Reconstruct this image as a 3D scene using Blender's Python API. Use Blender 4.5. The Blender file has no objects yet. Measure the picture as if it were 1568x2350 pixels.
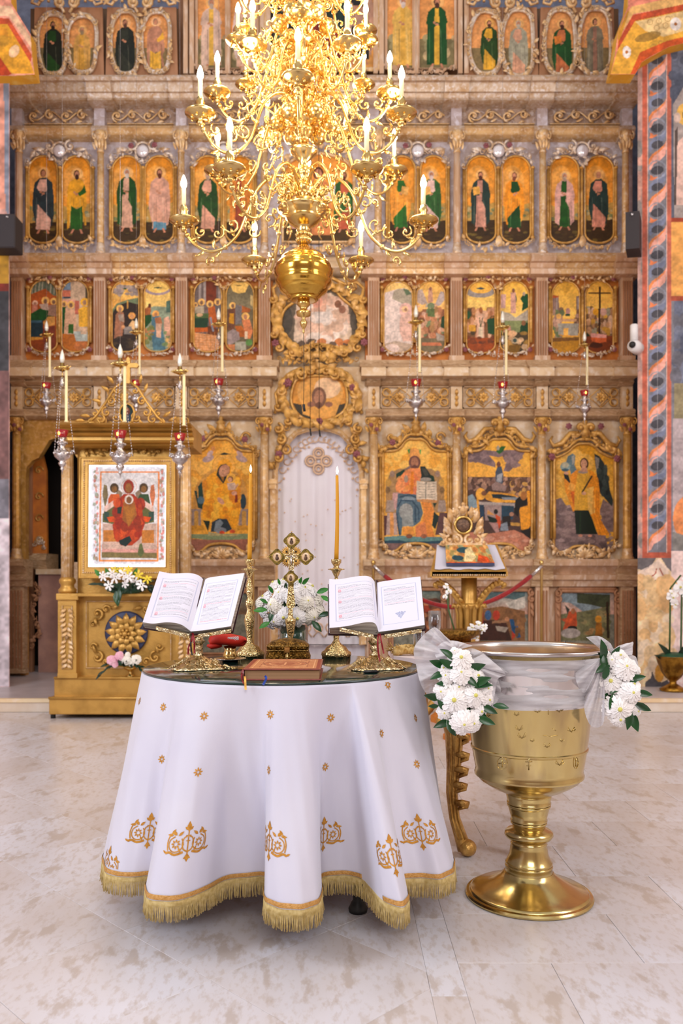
import bpy,math,random
import numpy as np
from mathutils import Vector,Matrix
from mathutils.geometry import tessellate_polygon
random.seed(7);rng=np.random.default_rng(11)
SC=bpy.context.scene;COL=SC.collection
PI=math.pi

# ------------------------------------------------------------------ camera
# focal length 1900 px on a 1568 px wide frame, eye height 1.107 m, level camera, horizon at row 1330
F,CX,YH,EYE=1900.0,784.0,1330.0,1.107
cam=bpy.data.cameras.new('camera');co=bpy.data.objects.new('camera',cam);COL.objects.link(co)
co.location=(0,0,EYE);co.rotation_euler=(PI/2,0,0)
cam.sensor_fit='HORIZONTAL';cam.sensor_width=36;cam.lens=36*F/1568
cam.shift_y=(YH-1175)/1568;cam.clip_end=60
cam.dof.use_dof=True;cam.dof.focus_distance=2.95;cam.dof.aperture_fstop=5.2
SC.camera=co
SC.view_settings.view_transform='Standard';SC.view_settings.look='None'
SC.view_settings.gamma=1;SC.view_settings.use_curve_mapping=False
SC.view_settings.exposure=0.12
SC.cycles.max_bounces=8;SC.cycles.diffuse_bounces=3;SC.cycles.glossy_bounces=4
SC.cycles.transmission_bounces=6;SC.cycles.transparent_max_bounces=16
SC.cycles.caustics_reflective=False;SC.cycles.caustics_refractive=False
SC.cycles.sample_clamp_indirect=6

# ------------------------------------------------------------------ light
w=bpy.data.worlds.new('soft_daylight');SC.world=w;w.use_nodes=True
w.node_tree.nodes['Background'].inputs[0].default_value=(1.0,0.96,0.94,1)
w.node_tree.nodes['Background'].inputs[1].default_value=0.62

def area(name,loc,target,sx,sy,power,col):
    l=bpy.data.lights.new(name,'AREA');l.shape='RECTANGLE';l.size=sx;l.size_y=sy
    l.energy=power;l.color=col
    o=bpy.data.objects.new(name,l);COL.objects.link(o);o.location=loc
    o.rotation_euler=(Vector(target)-Vector(loc)).to_track_quat('-Z','Y').to_euler()
    return o
area('window_light_left',(-4.6,0.6,3.6),(0,5.0,1.2),1.6,3.2,170,(0.80,0.88,1.0))
area('window_light_right',(4.6,1.2,4.2),(0,6.5,1.5),1.6,3.2,90,(0.95,0.95,1.0))
area('window_light_nave',(0.6,-3.5,4.6),(0,7.0,2.2),3.4,2.4,190,(1.0,0.96,0.93))

# ------------------------------------------------------------------ helpers
def lin(c):
    if isinstance(c,str):
        c=c.lstrip('#');c=[int(c[i:i+2],16)/255 for i in (0,2,4)]
    return tuple(x/12.92 if x<=.04045 else ((x+.055)/1.055)**2.4 for x in c[:3])
def srgb(c):
    c=c.lstrip('#');return np.array([int(c[i:i+2],16)/255 for i in (0,2,4)])

MATS={}
def mat(name,col,rough=.5,metal=0.,col2=None,scale=6.,lo=.35,hi=.65,col3=None,scale3=30.,bump=0.,bscale=60.,
        detail=4.,trans=0.,alpha=None,emit=None,es=0.,stretch=None,sheen=0.,coat=0.,attr=None,ior=None,spec=None,distort=0.,voro=False):
    m=bpy.data.materials.new(name);m.use_nodes=True;nt=m.node_tree;N,L=nt.nodes,nt.links
    b=N['Principled BSDF']
    c=lin(col);b.inputs['Base Color'].default_value=(*c,1)
    b.inputs['Roughness'].default_value=rough;b.inputs['Metallic'].default_value=metal
    if trans:b.inputs['Transmission Weight'].default_value=trans
    if ior:b.inputs['IOR'].default_value=ior
    if spec is not None:b.inputs['Specular IOR Level'].default_value=spec
    if alpha is not None:b.inputs['Alpha'].default_value=alpha
    if emit:b.inputs['Emission Color'].default_value=(*lin(emit),1);b.inputs['Emission Strength'].default_value=es
    if sheen:b.inputs['Sheen Weight'].default_value=sheen
    if coat:b.inputs['Coat Weight'].default_value=coat;b.inputs['Coat Roughness'].default_value=.08
    geo=N.new('ShaderNodeNewGeometry');vec=geo.outputs['Position']
    if stretch:
        mp=N.new('ShaderNodeMapping');mp.inputs['Scale'].default_value=stretch;L.new(vec,mp.inputs[0]);vec=mp.outputs[0]
    if attr:
        a=N.new('ShaderNodeAttribute');a.attribute_name=attr;L.new(a.outputs['Color'],b.inputs['Base Color'])
    elif col2:
        def layer(prev,cc,sc,l,h):
            n=N.new('ShaderNodeTexNoise');n.inputs['Scale'].default_value=sc;n.inputs['Detail'].default_value=detail
            n.inputs['Distortion'].default_value=distort
            L.new(vec,n.inputs['Vector'])
            r=N.new('ShaderNodeValToRGB');r.color_ramp.elements[0].position=l;r.color_ramp.elements[1].position=h
            L.new(n.outputs['Fac'],r.inputs[0])
            mx=N.new('ShaderNodeMix');mx.data_type='RGBA';L.new(r.outputs[0],mx.inputs[0])
            if isinstance(prev,tuple):mx.inputs[6].default_value=(*prev,1)
            else:L.new(prev,mx.inputs[6])
            mx.inputs[7].default_value=(*lin(cc),1);return mx.outputs[2]
        out=layer(c,col2,scale,lo,hi)
        if col3:out=layer(out,col3,scale3,.5,.7)
        L.new(out,b.inputs['Base Color'])
    if bump:
        n=N.new('ShaderNodeTexVoronoi' if voro else 'ShaderNodeTexNoise');n.inputs['Scale'].default_value=bscale;L.new(vec,n.inputs['Vector'])
        bp=N.new('ShaderNodeBump');bp.inputs['Strength'].default_value=bump;bp.inputs['Distance'].default_value=.01
        L.new(n.outputs[0],bp.inputs['Height']);L.new(bp.outputs[0],b.inputs['Normal'])
    MATS[name]=m;return m

def wx(px,D):return (px-CX)*D/F
def wz(py,D):return EYE-(py-YH)*D/F
def W(px,py,D):return Vector((wx(px,D),D,wz(py,D)))

class MB:
    def __init__(s):s.v=[];s.f=[]
    def add(s,vs,fs):
        o=len(s.v);s.v.extend([tuple(p) for p in vs]);s.f.extend([tuple(i+o for i in f) for f in fs]);return s
    def box(s,x0,x1,y0,y1,z0,z1):
        s.add([(x0,y0,z0),(x1,y0,z0),(x1,y1,z0),(x0,y1,z0),(x0,y0,z1),(x1,y0,z1),(x1,y1,z1),(x0,y1,z1)],
              [(0,1,5,4),(1,2,6,5),(2,3,7,6),(3,0,4,7),(4,5,6,7),(3,2,1,0)]);return s
    def profile(s,prof,x0,x1):  # closed profile in (y,z) run along x
        n=len(prof);s.add([(x0,y,z) for y,z in prof]+[(x1,y,z) for y,z in prof],
              [(i,(i+1)%n,(i+1)%n+n,i+n) for i in range(n)]+[tuple(range(n))[::-1],tuple(range(n,2*n))]);return s
    def lathe(s,prof,c=(0,0,0),n=24,a0=0.,a1=2*PI,sx=1.,sy=1.,wob=None):
        full=abs(a1-a0-2*PI)<1e-6;m=n if full else n+1;vs=[]
        for r,z in prof:
            for i in range(m):
                a=a0+(a1-a0)*i/n;rr=r if wob is None else wob(r,z,a)
                vs.append((c[0]+rr*math.cos(a)*sx,c[1]+rr*math.sin(a)*sy,c[2]+z))
        fs=[]
        for j in range(len(prof)-1):
            for i in range(n):
                k=(i+1)%m if full else i+1
                fs.append((j*m+i,j*m+k,(j+1)*m+k,(j+1)*m+i))
        if full:
            if prof[0][0]>1e-5:fs.append(tuple(range(m))[::-1])
            if prof[-1][0]>1e-5:fs.append(tuple((len(prof)-1)*m+i for i in range(m)))
        s.add(vs,fs);return s
    def ball(s,c,r,n=12,m=7,rz=None,ry=None):
        rz=rz or r;ry=ry or r
        vs=[];fs=[]
        for j in range(m+1):
            t=PI*j/m
            for i in range(n):
                a=2*PI*i/n;vs.append((c[0]+r*math.sin(t)*math.cos(a),c[1]+ry*math.sin(t)*math.sin(a),c[2]+rz*math.cos(t)))
        for j in range(m):
            for i in range(n):fs.append((j*n+i,(j+1)*n+i,(j+1)*n+(i+1)%n,j*n+(i+1)%n))
        s.add(vs,fs);return s
    def tube(s,pts,rad,n=6,closed=False):
        P=[Vector(p) for p in pts];m=len(P)
        if not hasattr(rad,'__len__'):rad=[rad]*m
        vs=[];up=None
        for i,p in enumerate(P):
            t=(P[(i+1)%m]-P[i-1]) if closed else (P[min(i+1,m-1)]-P[max(i-1,0)])
            if t.length<1e-9:t=Vector((0,0,1))
            t.normalize()
            if up is None:
                up=Vector((0,1,0)) if abs(t.y)<.9 else Vector((1,0,0))
            up=up-t*up.dot(t)
            if up.length<1e-6:up=t.orthogonal()
            up.normalize();b=t.cross(up)
            for k in range(n):
                a=2*PI*k/n;vs.append(p+(up*math.cos(a)+b*math.sin(a))*rad[i])
        fs=[]
        for i in range(m if closed else m-1):
            j=(i+1)%m
            for k in range(n):fs.append((i*n+k,i*n+(k+1)%n,j*n+(k+1)%n,j*n+k))
        if not closed:fs+=[tuple(range(n))[::-1],tuple((m-1)*n+k for k in range(n))]
        s.add(vs,fs);return s
    def plate(s,outer,holes,y0,y1):  # outlines in (x,z), front at y0
        loops=[outer]+list(holes)
        tris=tessellate_polygon([[Vector((a,b,0)) for a,b in l] for l in loops])
        flat=[p for l in loops for p in l]
        s.add([(x,y0,z) for x,z in flat],[tuple(t) for t in tris])
        for l in loops:
            n=len(l);s.add([(x,y0,z) for x,z in l]+[(x,y1,z) for x,z in l],[(i,(i+1)%n,(i+1)%n+n,i+n) for i in range(n)])
        return s
    def curl(s,x,y,z,size,ang=0.,flip=1,r=None,turns=1.15,n=12,k=5,lift=0.):
        r=r or size*.16;pts=[];rad=[]
        for i in range(n+1):
            t=i/n;a=ang+flip*t*turns*2*PI;q=size*(1-t)**.8
            pts.append((x+q*math.cos(a),y-lift*t,z+q*math.sin(a)));rad.append(r*(.45+.75*math.sin(PI*min(1,.25+t*.75))))
        s.tube(pts,rad,k);s.ball((x,y-lift,z),r*1.5,6,4);return s
    def leaf(s,x,y,z,L,ang,wd=.38,bend=.25,lift=.25):
        ux,uz=math.cos(ang),math.sin(ang);vx,vz=-uz,ux;vs=[];fs=[]
        prof=[(0,.25),(.25,.9),(.5,1.),(.75,.7),(1,.02)]
        for t,wv in prof:
            o=bend*L*t*t;cx_,cz_=x+ux*L*t+vx*o,z+uz*L*t+vz*o;ly=y-lift*L*math.sin(PI*t*.8)
            h=wd*L*wv*.5
            vs+=[(cx_-vx*h,ly+.12*L,cz_-vz*h),(cx_,ly,cz_),(cx_+vx*h,ly+.12*L,cz_+vz*h)]
        for i in range(4):a=i*3;fs+=[(a,a+1,a+4,a+3),(a+1,a+2,a+5,a+4)]
        s.add(vs,fs);return s
    def build(s,name,m,parent=None,smooth=True,kind=None,local=False):
        if not s.v:s.v=[(0,0,0)]
        V=np.array(s.v,dtype=np.float32);org=Vector((0,0,0))
        if not local:
            if parent is not None:org=wloc(parent)
            else:org=Vector(((V[:,0].min()+V[:,0].max())/2,(V[:,1].min()+V[:,1].max())/2,V[:,2].min()))
            V=V-np.array(org,dtype=np.float32)
        me=bpy.data.meshes.new(name);me.from_pydata(V.tolist(),[],s.f)
        if smooth:me.shade_smooth();
        ms=m if isinstance(m,(list,tuple)) else [m]
        for x in ms:me.materials.append(MATS[x] if isinstance(x,str) else x)
        if smooth=='auto':
            try:me.set_sharp_from_angle(angle=math.radians(38))
            except Exception:pass
        o=bpy.data.objects.new(name,me);COL.objects.link(o)
        if parent is not None:o.parent=parent
        elif not local:o.location=org
        if kind:o['kind']=kind
        return o
def wloc(o):
    v=Vector(o.location)
    while o.parent:o=o.parent;v+=Vector(o.location)
    return v
def thing(name,label,cat,loc=(0,0,0),group=None,rz=0.):
    o=bpy.data.objects.new(name,None);COL.objects.link(o);o.location=loc;o.rotation_euler=(0,0,rz);o.empty_display_size=.05
    o['label']=label;o['category']=cat
    if group:o['group']=group
    return o
def tag(o,label,cat,group=None,kind=None):
    o['label']=label;o['category']=cat
    if group:o['group']=group
    if kind:o['kind']=kind
    return o
def empty(name,parent=None,loc=(0,0,0)):
    o=bpy.data.objects.new(name,None);COL.objects.link(o);o.location=loc;o.parent=parent;o.empty_display_size=.05;return o
def cp(o,parent=None,loc=None,rot=None,sc=None,deep=True):
    c=o.copy();COL.objects.link(c);c.parent=parent
    if loc is not None:c.location=loc
    if rot is not None:c.rotation_euler=rot
    if sc is not None:c.scale=(sc,sc,sc) if not hasattr(sc,'__len__') else sc
    if deep:
        for ch in list(o.children):cp(ch,c)
    return c
def crom(P,n=6,closed=False):
    P=[np.array(p,float) for p in P];m=len(P);out=[]
    for i in range(m if closed else m-1):
        if closed:a,b,c,d=P[(i-1)%m],P[i],P[(i+1)%m],P[(i+2)%m]
        else:a,b,c,d=P[max(i-1,0)],P[i],P[i+1],P[min(i+2,m-1)]
        for k in range(n):
            t=k/n;out.append(.5*(2*b+(c-a)*t+(2*a-5*b+4*c-d)*t*t+(3*b-a-3*c+d)*t**3))
    if not closed:out.append(P[-1])
    return out
def pip(poly,X,Y):
    ins=np.zeros(X.shape,bool);n=len(poly)
    for i in range(n):
        x0,y0=poly[i];x1,y1=poly[(i+1)%n]
        if y0==y1:continue
        c=((y0>Y)!=(y1>Y))&(X<(x1-x0)*(Y-y0)/(y1-y0)+x0);ins^=c
    return ins

# ---------------------------------------------------------------- flat paint (real flat pictures): colour per vertex of a fine sheet
def field(h,w_,cell,seed=None):
    r=np.random.default_rng(seed);gh,gw=int(h/cell)+3,int(w_/cell)+3;g=r.random((gh,gw))
    y=np.linspace(0,gh-2.001,h);x=np.linspace(0,gw-2.001,w_);yi=y.astype(int);xi=x.astype(int)
    fy=(y-yi)[:,None];fx=(x-xi)[None];fy=fy*fy*(3-2*fy);fx=fx*fx*(3-2*fx)
    a=g[yi][:,xi];b=g[yi][:,xi+1];c=g[yi+1][:,xi];d=g[yi+1][:,xi+1]
    return (a*(1-fx)+b*fx)*(1-fy)+(c*(1-fx)+d*fx)*fy
class Pic:
    def __init__(s,x0,y0,x1,y1,bg,k=.85,org=(0,0),sc=1.):
        s.b=(x0,y0,x1,y1);s.w=max(4,int((x1-x0)*k));s.h=max(4,int((y1-y0)*k));s.o=org;s.s=sc
        gx=np.linspace(x0,x1,s.w);gy=np.linspace(y0,y1,s.h);s.X,s.Y=np.meshgrid(gx,gy)
        s.a=np.zeros((s.h,s.w,3))+srgb(bg);s.seed=int(x0*31+y0*7)%99991
    def q(s,x,y):return s.o[0]+x/s.s,s.o[1]+y/s.s
    def put(s,m,col,al=1.):
        c=srgb(col);s.a[m]=s.a[m]*(1-al)+c*al;return s
    def e(s,x,y,rx,ry,col,al=1.,rot=0.):
        x,y=s.q(x,y);rx/=s.s;ry/=s.s;dx,dy=s.X-x,s.Y-y;c,n=math.cos(rot),math.sin(rot)
        return s.put(((dx*c+dy*n)/rx)**2+((-dx*n+dy*c)/ry)**2<1,col,al)
    def ring(s,x,y,r,wd,col,al=1.):
        x,y=s.q(x,y);r/=s.s;wd/=s.s;d=np.hypot(s.X-x,s.Y-y);return s.put(np.abs(d-r)<wd,col,al)
    def p(s,pts,col,al=1.):
        return s.put(pip([s.q(*t) for t in pts],s.X,s.Y),col,al)
    def l(s,pts,wd,col,al=1.):
        m=np.zeros(s.X.shape,bool);P=[s.q(*t) for t in pts];wd=wd/s.s/2
        for (x0,y0),(x1,y1) in zip(P,P[1:]):
            dx,dy=x1-x0,y1-y0;L2=dx*dx+dy*dy+1e-9
            t=np.clip(((s.X-x0)*dx+(s.Y-y0)*dy)/L2,0,1);m|=np.hypot(s.X-x0-t*dx,s.Y-y0-t*dy)<wd
        return s.put(m,col,al)
    def spots(s,x0,y0,x1,y1,n,r,cols,seed=1,sq=1.3):
        R=random.Random(seed)
        for _ in range(n):s.e(R.uniform(x0,x1),R.uniform(y0,y1),r*R.uniform(.6,1.3),r*sq*R.uniform(.6,1.3),R.choice(cols),.9)
        return s
    def grad(s,y0,y1,c0,c1):
        _,a=s.q(0,y0);_,b=s.q(0,y1);t=np.clip((s.Y-a)/(b-a),0,1)[...,None];m=(s.Y>=a)&(s.Y<=b)
        s.a[m]=(srgb(c0)*(1-t)+srgb(c1)*t)[m];return s
    def brush(s,amt=.10,amt2=.06):
        n=field(s.h,s.w,9,s.seed)-.5;m=field(s.h,s.w,3,s.seed+1)-.5;v=field(s.h,s.w,2,s.seed+5)-.5
        s.a=np.clip(s.a*(1+n*amt*2+m*amt2*2+v*.05)[...,None],0,1);return s
    def mesh(s,name,D,clip=None,parent=None,m='painted_panel',lab=None,P=None,wav=0.):
        X=(s.X-CX)*D/F;Z=EYE-(s.Y-YH)*D/F;Yw=np.full(X.shape,D)
        if P is not None:X,Yw,Z=P(s)
        keep=np.ones((s.h-1,s.w-1),bool)
        if clip is not None:
            cx_=(s.X[:-1,:-1]+s.X[1:,1:])/2;cy_=(s.Y[:-1,:-1]+s.Y[1:,1:])/2;keep=pip(clip,cx_,cy_)
        org=np.array(wloc(parent)) if parent is not None else np.array([X.mean(),Yw.mean(),Z.min()])
        V=np.stack([X-org[0],Yw-org[1],Z-org[2]],-1).reshape(-1,3)
        i=np.arange(s.h*s.w).reshape(s.h,s.w)
        Q=np.stack([i[1:,:-1],i[1:,1:],i[:-1,1:],i[:-1,:-1]],-1)[keep]
        used=np.unique(Q);mp=np.full(s.h*s.w,-1);mp[used]=np.arange(len(used));V=V[used];Q=mp[Q]
        me=bpy.data.meshes.new(name);me.vertices.add(len(V));me.vertices.foreach_set('co',V.astype(np.float32).ravel())
        nq=len(Q);me.loops.add(nq*4);me.loops.foreach_set('vertex_index',Q.astype(np.int32).ravel())
        me.polygons.add(nq);me.polygons.foreach_set('loop_start',np.arange(0,nq*4,4,dtype=np.int32))
        me.update(calc_edges=True);me.shade_smooth()
        c=s.a.reshape(-1,3)[used]**(1.16 if m=='painted_panel' else 1.);c=np.where(c<=.04045,c/12.92,((c+.055)/1.055)**2.4)
        at=me.color_attributes.new('paint','FLOAT_COLOR','POINT');at.data.foreach_set('color',np.concatenate([c,np.ones((len(c),1))],1).astype(np.float32).ravel())
        me.materials.append(MATS[m]);o=bpy.data.objects.new(name,me);COL.objects.link(o)
        if parent is not None:o.parent=parent
        else:o.location=org
        if lab:o['label']=lab
        return o

# ------------------------------------------------------------------ materials
mat('painted_panel','#ffffff',.55,attr='paint',spec=.3)
mat('paper_print','#ffffff',.8,attr='paint',spec=.2)
mat('gilt','#dba653',.42,.35,'#a87634',9,.4,.75,'#e8b878',26,bump=.25,bscale=120)
mat('gilt_bright','#cf9f50',.36,.5,'#a67c38',7,.45,.8,bump=.15,bscale=90)
mat('gilt_pale','#e8bf88',.45,.3,'#c08f58',10,.4,.75,'#f0d8bc',30,bump=.2,bscale=120)
mat('silver_gilt','#dcc4ac',.38,.3,'#bd9468',12,.4,.7,'#eadfda',34)
mat('pink_stucco','#d8b190',.55,.08,'#bf9570',10,.4,.7,'#e6cdb8',24,stretch=(1,1,.25))
mat('pink_dark','#b98562',.55,.05,'#9c6a44',12,.4,.7,stretch=(1,1,.2))
mat('lilac_marble','#cfc3cb',.5,0,'#b59f98',5,.35,.7,'#e0d9e4',11,distort=1.5)
mat('brown_marble','#b99a86',.5,0,'#8f7466',6,.35,.7,'#cfc0bb',14,distort=2)
mat('cream_stucco','#e6c9a4',.55,.05,'#cfa574',7,.4,.75,'#efdcc8',16)
mat('tan_wood','#cda983',.5,.1,'#aa8560',8,.4,.7,'#e0c4a2',22,stretch=(1,1,3))
mat('dark_wood','#7a5c40',.6,0,'#5b4230',8,.4,.7,stretch=(3,3,.5))
mat('orange_wood','#d9822e',.6,0,'#b9682a',8)
mat('rosette_purple','#9c5a62',.5,.1,'#7d4048',30,.4,.7)
mat('pearl','#efe9ee',.12,.35)
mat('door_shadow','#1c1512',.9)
mat('brass','#e0c07c',.2,1.,'#cca458',5,.4,.7)
mat('brass_ball','#d8ac50',.14,1.,'#c9952e',5,.4,.7)
mat('brass_lamp','#e6c888',.2,1.,'#d2a858',8,.4,.7)
mat('brass_carved','#e2c890',.26,1.,'#9a7434',90,.5,.75,bump=.35,bscale=160,voro=True)
mat('brass_font','#d6c084',.19,1.,'#ccb470',4,.35,.7,'#bda678',16,stretch=(1,1,.3),bump=.03,bscale=30)
mat('antique_gold','#a57c38',.35,.9,'#5b4018',60,.4,.6,bump=.6,bscale=150,voro=True)
mat('steel','#e8e4e6',.2,1.,'#b9aeaa',6,stretch=(1,1,.2))
mat('silver','#d8d2d2',.22,1.,'#9d9494',40,.45,.7,bump=.4,bscale=120)
mat('wax','#d9971f',.5,0,spec=.4);mat('ivory','#f6e3b4',.5,emit='#ffdf9a',es=.15)
mat('flame','#ffffff',.5,emit='#ffe9b8',es=9.)
mat('bulb_lit','#ffffff',.5,emit='#ffdca8',es=70.)
mat('wick','#1a1410',.9)
mat('red_glass','#a0101a',.12,0,coat=.5);mat('lamp_flame','#ffb347',.5,emit='#ffae4a',es=6.)
mat('clear_bulb','#f4efe2',.15,.1,coat=1.)
mat('linen','#d3d0de',.6,0,'#ccc9da',3,sheen=.3,bump=.06,bscale=700)
mat('curtain_white','#f8f4fd',.7,0,'#f3ecf7',2)
mat('gold_thread','#cf9437',.5,.35,'#b77a24',120);mat('trim_gold','#cf9c58',.5,.2,'#b8843c',150,bump=.4,bscale=300)
mat('fringe_gold','#d6be84',.5,.2,'#bda160',90)
mat('maroon_leather','#3c1a22',.35,0,'#2a1016',40,coat=.2)
mat('red_leather','#8c2f27',.4,0,'#6d221d',60,coat=.1)
mat('page_edge','#b7aca0',.8,0,'#8d8279',5,stretch=(1,1,60));mat('page_edge_tan','#a9825f',.8,0,'#8a6848',5,stretch=(.4,.4,140))
mat('page_side','#e6e3ee',.8,0,'#b9b4c0',6,stretch=(40,40,1))
mat('ribbon_red','#8f1422',.5);mat('ribbon_yellow','#f2bd58',.5);mat('ribbon_blue','#2247a8',.5);mat('ribbon_dark','#2a2422',.6)
mat('red_velvet','#d8260a',.65,0,'#b81a08',18);mat('rope_velvet','#b01014',.7,0,'#8a0a10',60,sheen=.5)
mat('petal','#fdfafa',.6,0,'#f8f1ee',14,spec=.2);mat('petal_warm','#fdf6ea',.6);mat('petal_pink','#f2a9c2',.55,0,'#f7c3d2',30);mat('petal_yellow','#f3d63a',.55)
mat('flower_eye','#d8d06a',.7);mat('leaf_green','#124a1e',.32,0,'#0a2f12',14,.4,.7,coat=.1);mat('leaf_bright','#3c8c28',.4,0,'#1f6a1c',12)
mat('leaf_dark','#12331c',.5,0,'#0b2414',10);mat('stem_green','#3b5a2a',.6)
mat('foam_green','#0f3a26',.5,0,'#1d5236',14)
mat('black_plastic','#1b1b1d',.5);mat('speaker_grey','#3a3438',.7,0,'#2f2a2e',200);mat('white_plastic','#f1eef0',.35)
mat('blue_enamel','#2c3357',.5,0,'#3e4668',12)
mat('fresco_grey','#7c7a80',.85,0,'#5f5d62',6,.35,.7,'#93929a',20)
mat('fresco_red','#c0563a',.85,0,'#a9452e',12,.4,.7);mat('fresco_pink','#eab4a0',.85,0,'#dd9d86',14)
mat('fresco_orange','#ec8b45',.85,0,'#e0763a',12);mat('fresco_blue','#8c93ad',.85,0,'#74798f',12)
mat('fresco_dark','#5a585c',.85,0,'#49474b',12);mat('fresco_yellow','#edb030',.85,0,'#d99a34',5,.35,.7,'#f0c565',9)
mat('fresco_cream','#f0d9b4',.85,0,'#e6bd8c',4,.35,.7,'#f4e3d4',9);mat('fresco_ochre','#f0b862',.85,0,'#e59f4e',5)
mat('fresco_white','#ecdcdc',.85,0,'#dcc9c6',3);mat('plaster_pink','#d9a795',.85,0,'#a88078',4,.35,.7)
mat('podium_stone','#d6cdd0',.35,0,'#bfb4b6',3);mat('step_face','#e9dccf',.5,0,'#dcc7b2',5)
mat('grout','#bfb0a6',.8)
mat('church_plaster','#e6d8cc',.9,0,'#d8c4b4',1.5)
mat('terracotta','#b5583a',.8);mat('orchid_pot','#b98a35',.3,.9,'#6d4a18',14)
mat('black_pen','#111317',.3)
mat('wheat','#e2c07a',.6,0,'#c79a4c',60)
mat('lit_strip','#ffffff',.5,emit='#f2f8ff',es=1.4)
def special():
    # floor tiles: pale stone, brown flecks, fairly glossy; colour only follows world position
    m=mat('floor_stone','#dbd1d1',.25);nt=m.node_tree;N,L=nt.nodes,nt.links;b=N['Principled BSDF']
    geo=N.new('ShaderNodeNewGeometry');info=N.new('ShaderNodeObjectInfo');ad=N.new('ShaderNodeVectorMath');ad.operation='ADD'
    sc_=N.new('ShaderNodeVectorMath');sc_.operation='SCALE';sc_.inputs['Scale'].default_value=7.
    cmb=N.new('ShaderNodeCombineXYZ');L.new(info.outputs['Random'],cmb.inputs[0]);L.new(info.outputs['Random'],cmb.inputs[1])
    L.new(cmb.outputs[0],sc_.inputs[0]);L.new(sc_.outputs[0],ad.inputs[0]);L.new(geo.outputs['Position'],ad.inputs[1])
    mp=N.new('ShaderNodeMapping');mp.inputs['Rotation'].default_value=(0,0,.5);mp.inputs['Scale'].default_value=(1,.45,1);L.new(ad.outputs[0],mp.inputs[0])
    def lay(prev,cc,sc,d,lo,hi,mx_=1.):
        n=N.new('ShaderNodeTexNoise');n.inputs['Scale'].default_value=sc;n.inputs['Detail'].default_value=d;n.inputs['Roughness'].default_value=.6;L.new(mp.outputs[0],n.inputs['Vector'])
        r=N.new('ShaderNodeMapRange');r.inputs[1].default_value=lo;r.inputs[2].default_value=hi;r.inputs[4].default_value=mx_;L.new(n.outputs['Fac'],r.inputs[0])
        x=N.new('ShaderNodeMix');x.data_type='RGBA';L.new(r.outputs[0],x.inputs[0])
        if isinstance(prev,tuple):x.inputs[6].default_value=(*prev,1)
        else:L.new(prev,x.inputs[6])
        x.inputs[7].default_value=(*lin(cc),1);return x.outputs[2]
    o=lay(lin('#dedae0'),'#d0c4c0',1.6,3,.4,.65);o=lay(o,'#b5a292',12,9,.55,.62,.6);o=lay(o,'#c3b3a8',45,8,.5,.62,.5)
    L.new(o,b.inputs['Base Color']);b.inputs['Roughness'].default_value=.28
    # clear pane with fresnel sheen
    m=mat('table_glass','#ffffff',0.);nt=m.node_tree;N,L=nt.nodes,nt.links;out=N['Material Output']
    t=N.new('ShaderNodeBsdfTransparent');t.inputs[0].default_value=(.93,.97,.96,1);g=N.new('ShaderNodeBsdfGlossy');g.inputs['Roughness'].default_value=.015
    fr=N.new('ShaderNodeFresnel');fr.inputs[0].default_value=1.45;mx=N.new('ShaderNodeMixShader');L.new(fr.outputs[0],mx.inputs[0]);L.new(t.outputs[0],mx.inputs[1]);L.new(g.outputs[0],mx.inputs[2]);L.new(mx.outputs[0],out.inputs[0])
    m=mat('glass_edge','#16302c',.1,0,coat=.5)
    m2=mat('drink_glass','#ffffff',0.);nt=m2.node_tree;N,L=nt.nodes,nt.links;out=N['Material Output']
    t=N.new('ShaderNodeBsdfTransparent');t.inputs[0].default_value=(.86,.88,.9,1);g=N.new('ShaderNodeBsdfGlossy');g.inputs['Roughness'].default_value=.03
    fr=N.new('ShaderNodeLayerWeight');fr.inputs[0].default_value=.35;mx=N.new('ShaderNodeMixShader');L.new(fr.outputs['Facing'],mx.inputs[0]);L.new(t.outputs[0],mx.inputs[1]);L.new(g.outputs[0],mx.inputs[2]);L.new(mx.outputs[0],out.inputs[0])
    # tulle
    for nm,cov in (('tulle',.68),('tulle_dense',.84)):
        m=mat(nm,'#ffffff',.8);nt=m.node_tree;N,L=nt.nodes,nt.links;out=N['Material Output']
        geo=N.new('ShaderNodeNewGeometry');mp=N.new('ShaderNodeMapping');mp.inputs['Scale'].default_value=(1,1,7);L.new(geo.outputs['Position'],mp.inputs[0])
        n=N.new('ShaderNodeTexNoise');n.inputs['Scale'].default_value=14;n.inputs['Detail'].default_value=6;L.new(mp.outputs[0],n.inputs['Vector'])
        r=N.new('ShaderNodeMapRange');r.inputs[1].default_value=.3;r.inputs[2].default_value=.7;r.inputs[3].default_value=cov-.16;r.inputs[4].default_value=min(1,cov+.16);L.new(n.outputs['Fac'],r.inputs[0])
        t=N.new('ShaderNodeBsdfTransparent');d=N.new('ShaderNodeBsdfDiffuse');d.inputs[0].default_value=(.88,.85,.88,1);tl=N.new('ShaderNodeBsdfTranslucent');tl.inputs[0].default_value=(.9,.87,.9,1)
        a=N.new('ShaderNodeMixShader');a.inputs[0].default_value=.35;L.new(d.outputs[0],a.inputs[1]);L.new(tl.outputs[0],a.inputs[2])
        mx=N.new('ShaderNodeMixShader');L.new(r.outputs[0],mx.inputs[0]);L.new(t.outputs[0],mx.inputs[1]);L.new(a.outputs[0],mx.inputs[2]);L.new(mx.outputs[0],out.inputs[0])
special()
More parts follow.
